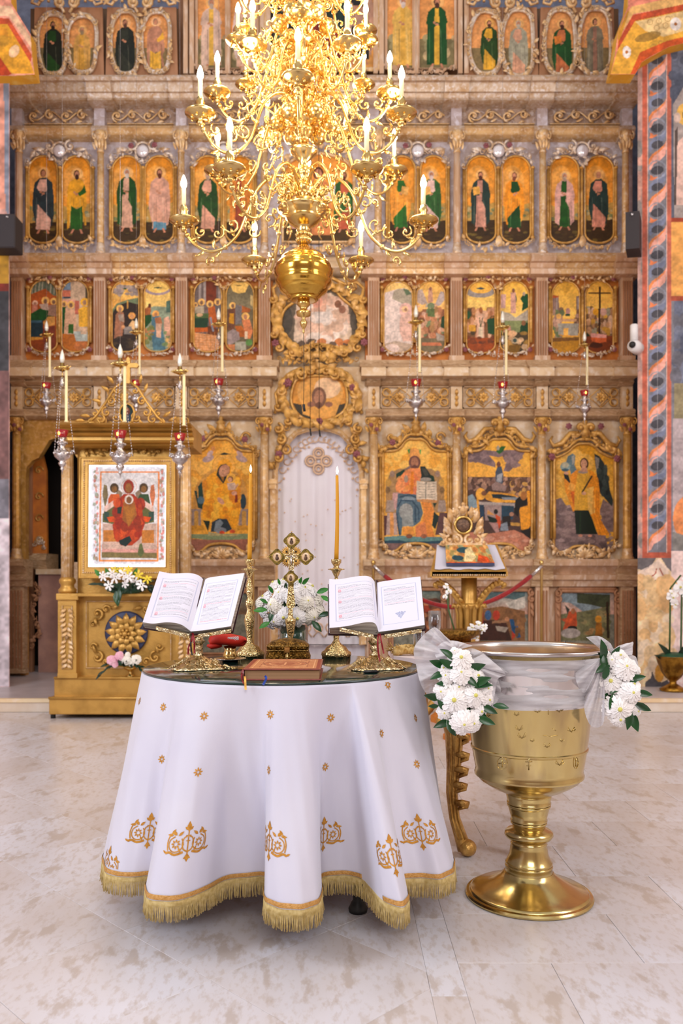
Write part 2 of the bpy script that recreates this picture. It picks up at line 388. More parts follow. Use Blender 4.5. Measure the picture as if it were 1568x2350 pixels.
# ================================================================== SETTING
D0=8.6  # plane of the icon screen
POD=.11
def struct(o,lab=None):
    o['kind']='structure'
    if lab:o['label']=lab
    return o
fl=MB().box(-5.5,5.5,-6,6.95,-.12,-.004).build('floor','grout',smooth=False);struct(fl,'pale beige stone tiled church floor with brown flecks')
m=MB();m.box(-5.5,-3.6,1.2,6.9,-.01,0);m.box(3.6,5.5,1.2,6.9,-.01,0);m.box(-5.5,5.5,-6,1.2,-.01,0);m.build('floor_surround','floor_stone',fl,smooth=False)
def clip_poly(P,a,b,c):  # keep a*x+b*y<=c
    out=[]
    for i in range(len(P)):
        p,q=P[i],P[(i+1)%len(P)];dp=a*p[0]+b*p[1]-c;dq=a*q[0]+b*q[1]-c
        if dp<=0:out.append(p)
        if dp*dq<0:t=dp/(dp-dq);out.append((p[0]+(q[0]-p[0])*t,p[1]+(q[1]-p[1])*t))
    return out
def tile(P,share=None):
    cx_=sum(p[0] for p in P)/len(P);cy_=sum(p[1] for p in P)/len(P);n=len(P)
    if share is not None and share[0] is not None:
        o=share[0].copy();COL.objects.link(o);o.location=(cx_,cy_,0);return
    def ins(d,z):
        r=[]
        for x,y in P:
            L_=math.hypot(x-cx_,y-cy_);r.append((cx_+(x-cx_)*(1-d/L_),cy_+(y-cy_)*(1-d/L_),z))
        return r
    b_=MB();b_.add(ins(.0009,-.006)+ins(.0009,-.0008)+ins(.0018,0),[tuple(range(2*n,3*n))]+[(i+k*n,(i+1)%n+k*n,(i+1)%n+(k+1)*n,i+(k+1)*n) for k in (0,1) for i in range(n)])
    b_.v=[(x-cx_,y-cy_,z) for x,y,z in b_.v]
    o=b_.build('tile','floor_stone',smooth=False,local=True);o.parent=fl;o.location=(cx_,cy_,0)
    o.location=Vector((cx_,cy_,0))-wloc(fl)
    if share is not None:share[0]=o
tile_full,tile_rect,tile_strip=[None],[None],[None]
def put(P,share,full):
    if len(P)<3:return
    A=abs(sum(P[i][0]*P[(i+1)%len(P)][1]-P[(i+1)%len(P)][0]*P[i][1] for i in range(len(P))))/2
    if A<.004:return
    if share is not None and abs(A-full)<1e-9 and len(P)==4:
        if share[0] is not None:
            o=share[0].copy();COL.objects.link(o);o.parent=fl
            c=Vector((sum(p[0] for p in P)/len(P),sum(p[1] for p in P)/len(P),0));o.location=c-wloc(fl);return
        tile(P,share)
    else:tile(P)
X1,X2,Y0_,Y1_=.24,.335,1.2,6.9
sz=.46;r2=sz/math.sqrt(2)
for i in range(-12,14):
    for j in range(-4,20):
        cx_=-1.013+(i-j%2*.5)*2*r2;cy_=1.313+j*r2
        if cx_<-3.9 or cx_>.7 or cy_>7.3:continue
        P=[(cx_+r2,cy_),(cx_,cy_+r2),(cx_-r2,cy_),(cx_,cy_-r2)]
        for a,b_,c in ((1,0,X1),(-1,0,3.6),(0,1,Y1_),(0,-1,-Y0_)):P=clip_poly(P,a,b_,c) if len(P)>2 else P
        put(P,tile_full,sz*sz)
y=Y0_
while y<Y1_:
    y2=min(y+.5,Y1_);put([(X1,y),(X2,y),(X2,y2),(X1,y2)],tile_strip,.095*.5);y=y2
y=1.34-.35;row=0
while y<Y1_:
    ya,yb=max(y,Y0_),min(y+.35,Y1_);x=X2-(row%2)*.27
    while x<3.6:
        xa,xb=max(x,X2),min(x+.54,3.6)
        if xb-xa>.02:put([(xa,ya),(xb,ya),(xb,yb),(xa,yb)],tile_rect,.54*.35)
        x+=.54
    y+=.35;row+=1
# raised platform before the icon screen
pod=MB().box(-5.5,5.5,6.93,11,-.1,POD).build('floor_platform','podium_stone',smooth=False);struct(pod,'low grey stone platform before the icon screen')
MB().box(-5.5,5.5,6.9,6.95,POD-.028,POD+.002).build('step_nosing','fresco_cream',pod,smooth=False)
MB().box(-5.5,5.5,6.915,6.95,0,POD-.028).build('step_face','step_face',pod,smooth=False)
struct(MB().box(-5.7,-5.5,-6,11,0,8.5).build('wall_left','church_plaster',smooth=False))
struct(MB().box(5.5,5.7,-6,11,0,8.5).build('wall_right','church_plaster',smooth=False))
struct(MB().box(-5.7,5.7,10.4,10.6,0,9).build('wall_back','fresco_blue',smooth=False))
m=MB();m.box(-5.7,5.7,-6.2,-6,0,2.6);m.box(-5.7,-2.4,-6.2,-6,2.6,6.6);m.box(2.4,5.7,-6.2,-6,2.6,6.6);m.box(-5.7,5.7,-6.2,-6,6.6,8.5)
struct(m.build('wall_front','church_plaster',smooth=False))

# painted piers either side of the screen (flat fresco on a real pier)
DP=7.7
def splay(x0,x1,xf):
    b_=MB();P=[(x0,DP),(x1,DP),(x1,9.3),(xf,9.3)];b_.add([(x,y_,POD) for x,y_ in P]+[(x,y_,8.2) for x,y_ in P],[(0,1,5,4),(1,2,6,5),(2,3,7,6),(3,0,4,7),(4,5,6,7),(3,2,1,0)]);return b_
pr=struct(splay(wx(1464,DP),5.5,wx(1468,9.3)).build('wall_pier_right','plaster_pink',smooth=False),'painted pier right of the icon screen with a twisted ribbon border')
pic=Pic(1464,40,1690,1577,'#8f8d95',k=.62)
pic.p([(1464,40),(1480,40),(1480,1290),(1464,1290)],'#c9a59c');pic.spots(1464,300,1478,1290,40,8,['#9a938f','#d9a99a','#b89a94'],3,3)
pic.p([(1474,40),(1486,40),(1486,1280),(1474,1280)],'#c96f58')
pic.p([(1531,40),(1541,40),(1541,1280),(1531,1280)],'#cf7a64');pic.p([(1474,1268),(1541,1268),(1541,1281),(1474,1281)],'#c46a52')
pic.l([(1487,40),(1487,1268)],2,'#eccabb');pic.l([(1531,40),(1531,1268)],2,'#eccabb')
yy=1262-97*13
for k in range(14):
    y0=yy+k*97
    if y0>1240:break
    Q=lambda pts:[(1489+x,y0+y_) for x,y_ in pts]
    # grey ribbon passing behind, then the pink and orange ribbon on top, with dark almond eyes between
    pic.p(Q([(0,48),(2,36),(12,24),(28,16),(38,4),(41,-14),(41,10),(38,26),(28,36),(14,44),(4,56)]),'#8d93ab')
    pic.ring(1509,y0+0,20,1.4,'#a5a8b6',.8)
    pic.p(Q([(0,100),(0,80),(6,68),(20,58),(34,46),(41,30),(41,48),(38,64),(26,76),(12,84),(6,96)]),'#f2b5a6')
    pic.p(Q([(0,90),(1,72),(8,62),(22,52),(34,42),(39,34),(36,46),(24,58),(12,66),(6,76)]),'#e8955f')
    pic.p(Q([(4,12),(12,18),(22,17),(12,24),(2,26)]),'#e88f5f')
    pic.e(1509,y0+2,15,10,'#55535a',1,-.25);pic.e(1509,y0+44-4,14,9,'#5b5960',1,-.25)
pic.l([(1509,60),(1509,1260)],1.4,'#c7c3c6',.5)
# right hand scene panels
pic.p([(1542,40),(1690,40),(1690,500),(1542,500)],'#6f7484');pic.spots(1542,40,1600,220,30,12,['#7c8192','#636879'],5)
pic.p([(1545,240),(1575,190),(1600,180),(1690,180),(1690,500),(1548,500)],'#b5a8a4');pic.e(1575,262,22,26,'#eec06a');pic.e(1580,264,13,18,'#5a4338')
pic.p([(1553,330),(1580,300),(1690,310),(1690,470),(1550,470)],'#ecc9bd');pic.e(1555,270,8,12,'#d9c0b4');pic.p([(1550,300),(1556,290),(1552,470),(1548,470)],'#6a5a55')
pic.p([(1542,504),(1690,504),(1690,680),(1542,680)],'#f3b66c');pic.p([(1542,500),(1690,498),(1690,508),(1542,510)],'#b5553c');pic.p([(1541,680),(1690,680),(1690,690),(1541,690)],'#c1654b')
pic.p([(1548,690),(1690,690),(1690,880),(1548,880)],'#7b8094');pic.spots(1550,700,1600,870,40,12,['#8a8fa2','#6b7085','#7d7c86'],8)
pic.p([(1548,880),(1690,880),(1690,960),(1548,960)],'#a89c7c');pic.p([(1545,960),(1690,960),(1690,1250),(1545,1250)],'#c3b5b8');pic.e(1585,1190,40,55,'#f0a06a');pic.p([(1545,1220),(1575,1230),(1570,1262),(1545,1262)],'#98938f')
# lower painted hanging
pic.p([(1464,1281),(1541,1281),(1541,1577),(1464,1577)],'#f1d6b2')
pic.p([(1464,1281),(1541,1281),(1541,1311),(1530,1300),(1518,1281),(1506,1281),(1495,1300),(1480,1309),(1464,1306)],'#7d7678')
pic.p([(1490,1300),(1512,1282),(1534,1305),(1536,1345),(1464,1345),(1464,1312)],'#f4ddd0',.8)
pic.p([(1541,1265),(1690,1265),(1690,1577),(1535,1577),(1541,1400)],'#efd7d2')
for c,pts in (('#b9604a',[(1464,1320),(1476,1328),(1490,1328),(1505,1316),(1507,1306)]),('#b9604a',[(1514,1304),(1522,1320),(1540,1332)]),('#4c5a4c',[(1464,1332),(1476,1342),(1490,1341),(1504,1332)]),('#4c5a4c',[(1521,1330),(1534,1341),(1541,1342)])):
    pic.l(pts,2.4,c)
for c,x,y_ in (('#b9604a',1498,1353),('#a85a4a',1512,1393),('#3b5140',1514,1386),('#b05a44',1478,1450),('#6b7a66',1494,1443),('#7b8a78',1511,1440),('#b98a84',1500,1505),('#8c7a74',1510,1420)):
    pic.l([(x-8,y_+2),(x,y_-3),(x+8,y_+2)],2.6,c)
pic.spots(1464,1330,1541,1560,60,16,['#f3dcc2','#eccb9c','#f0d0a6','#e9c08c'],9);
pic.p([(1480,1577),(1482,1565),(1494,1556),(1497,1540),(1505,1560),(1520,1566),(1532,1560),(1545,1577)],'#68646a');pic.e(1514,1545,11,20,'#e0a850')
pic.brush(.10,.07);pic.mesh('fresco',DP-.004,parent=pr,m='painted_panel')
pl_=struct(splay(wx(22,DP),-5.5,wx(18,9.3)).build('wall_pier_left','plaster_pink',smooth=False),'painted pier left of the icon screen')
pic=Pic(-90,100,22,1577,'#cfa59c',k=.4)
pic.p([(-90,150),(10,150),(14,480),(-90,480)],'#dca08e');pic.p([(8,150),(22,170),(22,500),(12,480)],'#9298a8')
pic.p([(-90,480),(22,500),(22,655),(-90,655)],'#c99c3c');pic.p([(-90,650),(22,650),(22,668),(-90,668)],'#8e3c30');pic.p([(-90,668),(22,668),(22,850),(-90,850)],'#4c4b50')
pic.p([(-90,850),(22,850),(22,1100),(-90,1100)],'#8f6a68');pic.p([(-90,1100),(22,1100),(22,1190),(-90,1190)],'#8d8a94');pic.p([(-90,1190),(22,1190),(22,1577),(-90,1577)],'#e2d6dd')
pic.brush(.16,.1);pic.mesh('fresco',DP-.004,parent=pl_)

# painted imposts of the arches springing from the piers
def impost(name,poly,ops,x0,x1,org,sc,lab):
    D=7.58;P=[(wx(org[0]+x/sc,D),wz(org[1]+y/sc,D)) for x,y in poly]
    o=struct(MB().plate(P[::-1],[],D,7.72).build(name,'fresco_yellow',smooth=False),lab)
    px=[org[0]+x/sc for x,y in poly];py=[org[1]+y/sc for x,y in poly]
    pc=Pic(min(px),min(py),max(px),max(py),'#e8a33a',k=.7,org=org,sc=sc);ops(pc);pc.brush(.12,.08)
    pc.mesh('fresco',D-.004,clip=list(zip(px,py)),parent=o);return o
def opsr(p):
    p.p([(60,700),(60,-300),(1300,-500),(1300,700)],'#ee9a82')
    p.p([(150,300),(270,60),(1300,-170),(1300,-60),(290,125),(150,360)],'#eebf7c');p.p([(150,300),(150,420),(250,110),(245,80)],'#dba03c')
    p.p([(155,370),(285,135),(1300,-80),(1300,-20),(305,190),(148,460)],'#cf5f3a')
    p.p([(85,668),(148,450),(305,188),(1300,-30),(1300,200),(590,368),(350,470),(262,668)],'#ecb44a')
    p.p([(305,195),(1300,-20),(1300,120),(560,330),(400,280)],'#efcf98');p.e(420,330,120,40,'#9b7a3e',.8,-.25);p.e(480,400,90,30,'#e0ae48',.9,-.3)
    for x,y_ in ((440,200),(520,190),(600,170),(500,250),(580,230),(470,420),(540,390),(760,120),(860,90)):p.ring(x,y_,24,3,'#b98f58',.8)
    for x,y_,a,b in ((670,215,50,58),(230,468,38,55)):p.e(x,y_,a,b,'#f2e6de');p.e(x,y_,13,15,'#c07a3a')
    p.p([(262,668),(350,470),(590,368),(1300,195),(1300,250),(610,420),(410,525),(365,560),(305,668)],'#d9662f')
impost('arch_impost_right',[(85,668),(120,520),(150,300),(240,60),(262,-200),(1300,-400),(1300,250),(610,420),(410,530),(365,560),(305,668)],opsr,1400,1600,(1380,0),3.915,'yellow and red painted springing of the arch above the right pier')
def opsl(p):
    p.p([(-400,-300),(300,-300),(300,520),(-400,520)],'#f0a892');p.p([(-400,20),(70,40),(205,250),(215,330),(60,110),(-400,80)],'#f3c9a8')
    p.p([(-400,90),(60,125),(215,370),(200,440),(50,165),(-400,140)],'#d0603c');p.p([(-400,140),(50,163),(205,420),(232,497),(75,497),(0,390),(-400,390)],'#e9ac3c')
    p.p([(-400,160),(45,190),(60,270),(-400,330)],'#e7a23c');p.e(20,275,45,38,'#d8a23e');p.e(95,345,32,45,'#f4cfae',.9,.5);p.p([(-400,385),(0,385),(78,497),(50,510),(-400,510)],'#c9532c')
impost('arch_impost_left',[(-400,510),(-400,-300),(60,-300),(75,20),(205,230),(215,370),(232,500),(75,510)],opsl,0,80,(0,0),2.93,'yellow and red painted springing of the arch above the left pier')

# ================================================================== ICON SCREEN
ico=thing('iconostasis','tall carved and gilded wooden icon screen filling the back of the church','icon screen',(wx(739,D0),D0,POD))
def mould(name,pts,xa,xb,m_,extra=0,parent=ico):
    prof=[(D0-p-extra,wz(y_,D0-p-extra)) for y_,p in pts];prof=prof+[(D0+.05,prof[-1][1]),(D0+.05,prof[0][1])]
    dm=D0-pts[len(pts)//2][1]-extra
    return MB().profile(prof,wx(xa,dm),wx(xb,dm)).build(name,m_,parent,smooth='auto')
PIL=[38,228,416,607,858,1048,1245,1440]
def ressaut(name,pts,m_,hw=24,pil=PIL,extra=.06):
    for p in pil:
        mould(name,pts,p-hw,p+hw,m_,extra)
C1=[(172,.24),(176,.27),(184,.25),(189,.2),(210,.18),(214,.15),(224,.13),(229,.15),(237,.1),(241,.05)]
mould('cornice',C1,25,1466,'silver_gilt');ressaut('cornice_block',C1,'silver_gilt',28)
A1=[(288,.05),(294,.08),(301,.06),(305,.06),(309,.08),(318,.04)]
mould('architrave',A1,34,1452,'gilt_pale');ressaut('architrave_block',A1,'silver_gilt',18,extra=.04)
C2=[(580,.09),(588,.15),(599,.12),(603,.08),(613,.06),(617,.10),(628,.09),(635,.03)]
mould('cornice',C2,22,622,'gilt_pale');mould('cornice',C2,842,1457,'gilt_pale');ressaut('cornice_block',C2,'pink_stucco',28)
C3a=[(826,.06),(832,.08),(838,.15),(841,.17)];C3b=[(841,.16),(845,.18),(862,.17)];C3c=[(862,.1),(872,.06),(876,.08),(885,.03)]
for xa,xb in ((22,626),(838,1455)):
    mould('cornice_cap',C3a,xa,xb,'tan_wood');mould('cornice',C3b,xa,xb,'cream_stucco');mould('bed_moulding',C3c,xa,xb,'tan_wood')
for p in PIL:mould('cornice_block',C3b,p-28,p+28,'cream_stucco',.05);mould('cap_block',C3a,p-32,p+32,'tan_wood',.05);mould('bed_block',C3c,p-16,p+16,'tan_wood',.04)
A2=[(938,.04),(942,.07),(950,.05),(954,.07),(962,.03)]
for xa,xb in ((25,622),(840,1452)):mould('architrave',A2,xa,xb,'tan_wood')
ressaut('architrave_block',A2,'tan_wood',18,extra=.04)
C4=[(1283,.13),(1289,.16),(1298,.15),(1303,.09),(1316,.05),(1320,.09),(1330,.08),(1334,.05),(1346,.03)]
for xa,xb in ((10,60),(420,626),(838,1462)):mould('plinth_cornice',C4,xa,xb,'pink_stucco')
ressaut('plinth_block',C4,'tan_wood',24,pil=[38,607,858,1048,1245,1440])
def board(name,xa,xb,ya,yb,m_,d=.02):
    return MB().box(wx(xa,D0+d),wx(xb,D0+d),D0+d,D0+d+.06,wz(yb,D0+d),wz(ya,D0+d)).build(name,m_,ico,smooth=False)
board('backboard',70,440,20,176,'dark_wood',.14);board('backboard',1050,1420,20,176,'dark_wood',.14);board('backboard',410,1080,-420,176,'pink_dark',.1)
board('frieze_board',34,1452,238,292,'brown_marble');board('backboard',34,1452,316,584,'lilac_marble',.03);board('backboard',26,626,632,830,'orange_wood',.03);board('backboard',838,1452,632,830,'orange_wood',.03)
board('backboard',620,845,584,845,'cream_stucco',.1)
board('frieze_board',26,632,884,942,'cream_stucco');board('frieze_board',832,1450,884,942,'cream_stucco')
board('backboard',418,622,960,1290,'cream_stucco',.03);board('backboard',842,1452,960,1290,'cream_stucco',.03);board('backboard',228,420,960,1290,'cream_stucco',.03)
board('plinth_board',420,626,1340,1553,'pink_stucco',.03);board('plinth_board',838,1460,1340,1553,'pink_stucco',.03);board('plinth_board',12,58,1290,1553,'tan_wood',.03);board('plinth_board',150,420,1290,1553,'tan_wood',.04)
def pxz(pts,D):return [(wx(x,D),wz(y_,D)) for x,y_ in pts]
# deacon door surround with its wavy arch
dd=[(58,1560),(58,1090),(60,1072),(74,1056),(88,1050),(100,1030),(112,1010),(132,1003),(152,1010),(164,1030),(176,1050),(190,1056),(204,1072),(206,1090),(206,1560)]
MB().plate(pxz([(46,1560),(46,960),(230,960),(230,1560)],D0),[pxz(dd,D0)],D0+.01,D0+.1).build('door_surround','gilt',ico,smooth=False)
def arch(cx_,hw,y0,ys,y1,n=10):
    pts=[(cx_-hw,y1),(cx_-hw,ys)]
    for i in range(1,n):a=PI*i/n;pts.append((cx_-hw*math.cos(a),ys-(ys-y0)*math.sin(a)))
    return pts+[(cx_+hw,ys),(cx_+hw,y1)]
RD=[(631,1480),(631,1078),(636,1058),(650,1034),(662,1010),(680,992),(704,984),(731,981),(758,984),(782,992),(800,1010),(812,1034),(826,1058),(831,1078),(831,1480)]
MB().plate(pxz([(618,1480),(618,842),(846,842),(846,1480)],D0),[pxz(RD,D0)],D0+.0,D0+.1).build('door_surround','cream_stucco',ico,smooth=False)
b_=MB();P3=[(wx(x,D0),D0-.01,wz(y_,D0)) for x,y_ in RD];b_.tube(P3,.02,6);b_.tube([(p[0]*1,p[1]+.03,p[2]) for p in P3],.035,6)
for s_ in (-1,1):
    x=731+s_*104;b_.box(wx(x-6,D0),wx(x+6,D0),D0-.05,D0+.03,wz(1478,D0),wz(1100,D0))
    b_.box(wx(x-10,D0),wx(x+10,D0),D0-.07,D0+.03,wz(1112,D0),wz(1104,D0));b_.box(wx(x-8,D0),wx(x+8,D0),D0-.06,D0+.03,wz(1124,D0),wz(1112,D0))
b_.build('arch_moulding','gilt_pale',ico,smooth='auto')

# pilasters and columns -------------------------------------------------
def fluted(xc,hw,ya,yb,m_,proj=.07,m2='pink_dark'):
    D=D0-proj;b_=MB();xa,xb=wx(xc-hw,D),wx(xc+hw,D);za,zb=wz(yb,D),wz(ya,D)
    b_.box(xa,xb,D,D0+.03,za,zb);fw=(xb-xa)/9;rib=MB()
    root=b_.build('pilaster',m_,ico,smooth=False)
    for i in range(4):
        x=xa+fw*(1.5+i*2)-fw*.0;r_=[(x-fw*.5,D-.012),(x,D-.022),(x+fw*.5,D-.012)]
        rib.add([(a,b__,z) for z in (za+.04,zb-.05) for a,b__ in ((x-fw*.6,D+.001),(x-fw*.35,D-.016),(x+fw*.35,D-.016),(x+fw*.6,D+.001))],[(0,1,5,4),(1,2,6,5),(2,3,7,6),(4,5,6,7),(3,2,1,0)])
    rib.build('fluting',m2,root,smooth=False)
    q=MB();q.box(xa-.02,xb+.02,D-.02,D0,za-.0,za+.05);q.build('pilaster_base',m_,root,smooth=False);return root
for p in PIL:fluted(p,13,634,828,'pink_stucco')
for p in (38,607,858,1048,1245,1440):fluted(p,15 if p not in (38,) else 17,1344,1545 if p<100 else 1552,'tan_wood' if p in (38,1440) else 'pink_stucco')
for p in (30,238,418,590,870,1036):pass
def capital_mesh(sz_,rs):
    b_=MB();R=random.Random(rs)
    b_.lathe([(.55*sz_,0),(.6*sz_,.1*sz_),(.5*sz_,.2*sz_),(.55*sz_,.6*sz_),(.85*sz_,1.1*sz_),(.95*sz_,1.5*sz_),(1.05*sz_,1.75*sz_)],n=12)
    for s_ in (-1,1):
        b_.curl(s_*.85*sz_,-.55*sz_,1.35*sz_,.38*sz_,PI/2,-s_,r=.09*sz_)
        b_.leaf(s_*.35*sz_,-.62*sz_,.3*sz_,.85*sz_,PI/2-s_*.3,wd=.5,lift=.4);b_.leaf(s_*.75*sz_,-.3*sz_,.25*sz_,.8*sz_,PI/2-s_*.45,wd=.5)
    b_.leaf(0,-.7*sz_,.25*sz_,.8*sz_,PI/2,wd=.5,bend=0,lift=.4);b_.ball((0,-.85*sz_,1.45*sz_),.2*sz_,7,5)
    for _ in range(5):b_.ball((R.uniform(-.7,.7)*sz_,-.7*sz_,R.uniform(.3,1.4)*sz_),.1*sz_,6,4)
    return b_
def column(xc,rpx,ya,yb,m_,capm,caps,proj=.11,zs=1.):
    D=D0-proj;r=rpx*D/F;root=MB().lathe([(r*1.02,0),(r,.1),(r*.97,(wz(ya,D)-wz(yb,D))*.5),(r*.9,wz(ya,D)-wz(yb,D))],(wx(xc,D),D,wz(yb,D)),n=40,
        wob=lambda rr,z,a:rr*(1+.05*math.cos(10*a))).build('column',m_,ico)
    bs=MB().lathe([(r*1.5,-.06),(r*1.55,-.035),(r*1.25,-.02),(r*1.35,0),(r*1.12,.03),(r*1.2,.045),(r,.06)],(wx(xc,D),D,wz(yb,D)),n=20).build('column_base','silver_gilt' if rpx<9 else 'gilt_pale',root)
    c=MB();src=capital_mesh(caps,int(xc));c.add([(x+wx(xc,D),y_+D,z+wz(ya,D)) for x,y_,z in src.v],src.f);c.v=[(x,y_,wz(ya,D)+(z-wz(ya,D))*zs) for x,y_,z in c.v];c.build('capital',capm,root,smooth=True)
    return root
for p in (44,231,416,607,868,1049,1246,1436):column(p,8,352,572,'pink_stucco' if p in (44,1049) else 'gilt_pale','gilt_pale',.064,zs=1.9)
for p in (38,228,416,607,858,1048,1244,1440):column(p,9.5,998,1272,'gilt' if p in (38,1440,228) else 'gilt_pale','gilt',.072,zs=1.35)
ros_src=None
def rosette(x,y_,D,r,parent,m_='rosette_purple'):
    global ros_src
    if ros_src is None:
        b_=MB();b_.ball((0,-.25,0),.32,7,5)
        for q,(k,rr) in enumerate(((5,.55),(6,.85))):
            for i in range(k):a=2*PI*i/k+q*.5;b_.ball((rr*.75*math.cos(a),-.05+.1*q,rr*.75*math.sin(a)),.38,6,4,ry=.22)
        ros_src=b_.build('rosette',m_,local=True);o=ros_src
    else:o=ros_src.copy();COL.objects.link(o)
    o.parent=parent;o.location=Vector((wx(x,D),D,wz(y_,D)))-wloc(parent);s_=r*D/F;o.scale=(s_,s_,s_);o.rotation_euler=(0,random.random()*6,0)
    return o
for p in PIL:
    for dx,dy in ((-6,975),(7,985)) if p not in (228,416) else ():rosette(p+dx,dy,D0-.2,5,ico)
# frieze of scrolls above the apostles, frieze of knots above the great icons
BAY=[(52,215),(243,402),(430,594),(622,842),(872,1035),(1061,1231),(1258,1427)]
R=random.Random(3)
for bi,(xa,xb) in enumerate(BAY):
    D=D0-.01;b_=MB();n=4 if xb-xa<200 else 6;s_=D/F
    for i in range(n):
        x=xa+26+(xb-xa-52)*i/(n-1);up=1 if i%2 else -1;sz_=R.uniform(11,14)*s_
        b_.curl(wx(x,D),D,wz(266,D)+up*2*s_,sz_,PI/2*up,1 if up>0 else -1,r=sz_*.2,lift=.02);b_.leaf(wx(x,D),D,wz(266+up*12,D),16*s_,0 if i<n-1 else PI,bend=.4*up)
        b_.ball((wx(x,D),D-.01,wz(266,D)),3.4*s_,7,5)
    b_.tube([(wx(xa+14+(xb-xa-28)*t/20,D),D,wz(266+10*math.sin(t/20*PI*n),D)) for t in range(21)],1.8*s_,5)
    b_.build('carved_scrolls','gilt_pale',ico)
    fr=MB();
    for x0_,x1_,y0_,y1_ in ((xa+4,xb-4,244,246),(xa+4,xb-4,284,286)):fr.box(wx(x0_,D),wx(x1_,D),D-.01,D0+.02,wz(y1_,D),wz(y0_,D))
    fr.build('frieze_border','gilt_pale',ico,smooth=False)
    if bi==3:continue
    c=(xa+xb)/2;b_=MB()
    def T(pts,r=1.6,cl=False):b_.tube([(wx(x,D),D-.008,wz(y_,D)) for x,y_ in pts],r*s_,5,closed=cl)
    for s2 in (-1,1):
        d=c+s2*36;T([(d-26,912),(d,890),(d+26,912),(d,935)],1.8,True)
        for i in range(8):a=i*PI/4;b_.leaf(wx(d,D),D-.01,wz(912,D),13*s_,a,wd=.55,bend=0)
        b_.ball((wx(d,D),D-.02,wz(912,D)),3*s_,7,5)
        for u in (-1,1):
            lx=c+s2*66;ly=912+u*11;T([(lx+9*math.cos(t),ly+9*math.sin(t)) for t in [i*PI/5 for i in range(10)]],2,True);T([(lx,ly+u*6),(d,912-u*18)],1.6)
    for u in (-1,1):T([(c+7*math.cos(t),912+u*10+7*math.sin(t)) for t in [i*PI/5 for i in range(10)]],1.8,True)
    b_.build('carved_knot','gilt',ico)
    fr=MB()
    for q in range(2):pass
    for x0_,x1_,y0_,y1_ in ((xa+2,xb-2,887,889),(xa+2,xb-2,935,937),(xa+2,xa+4,887,937),(xb-4,xb-2,887,937)):fr.box(wx(x0_,D),wx(x1_,D),D-.008,D0+.02,wz(y1_,D),wz(y0_,D))
    fr.build('frieze_border','tan_wood',ico,smooth=False)
for p in PIL:
    D=D0-.04;b_=MB();s_=D/F;b_.box(wx(p-13,D),wx(p+13,D),D,D0+.02,wz(938,D),wz(885,D));b_.build('frieze_block','cream_stucco',ico,smooth=False)
    b_=MB()
    for k in range(3):b_.leaf(wx(p,D),D-.005,wz(934-k*13,D),16*s_,PI/2,wd=.5,bend=0);b_.ball((wx(p,D),D-.01,wz(928-k*13,D)),3*s_,6,4)
    b_.build('leaf_drop','gilt',ico)
    b_=MB();D=D0-.05;b_.box(wx(p-12,D),wx(p+12,D),D,D0+.02,wz(290,D),wz(240,D));b_.build('frieze_block','lilac_marble',ico,smooth=False)
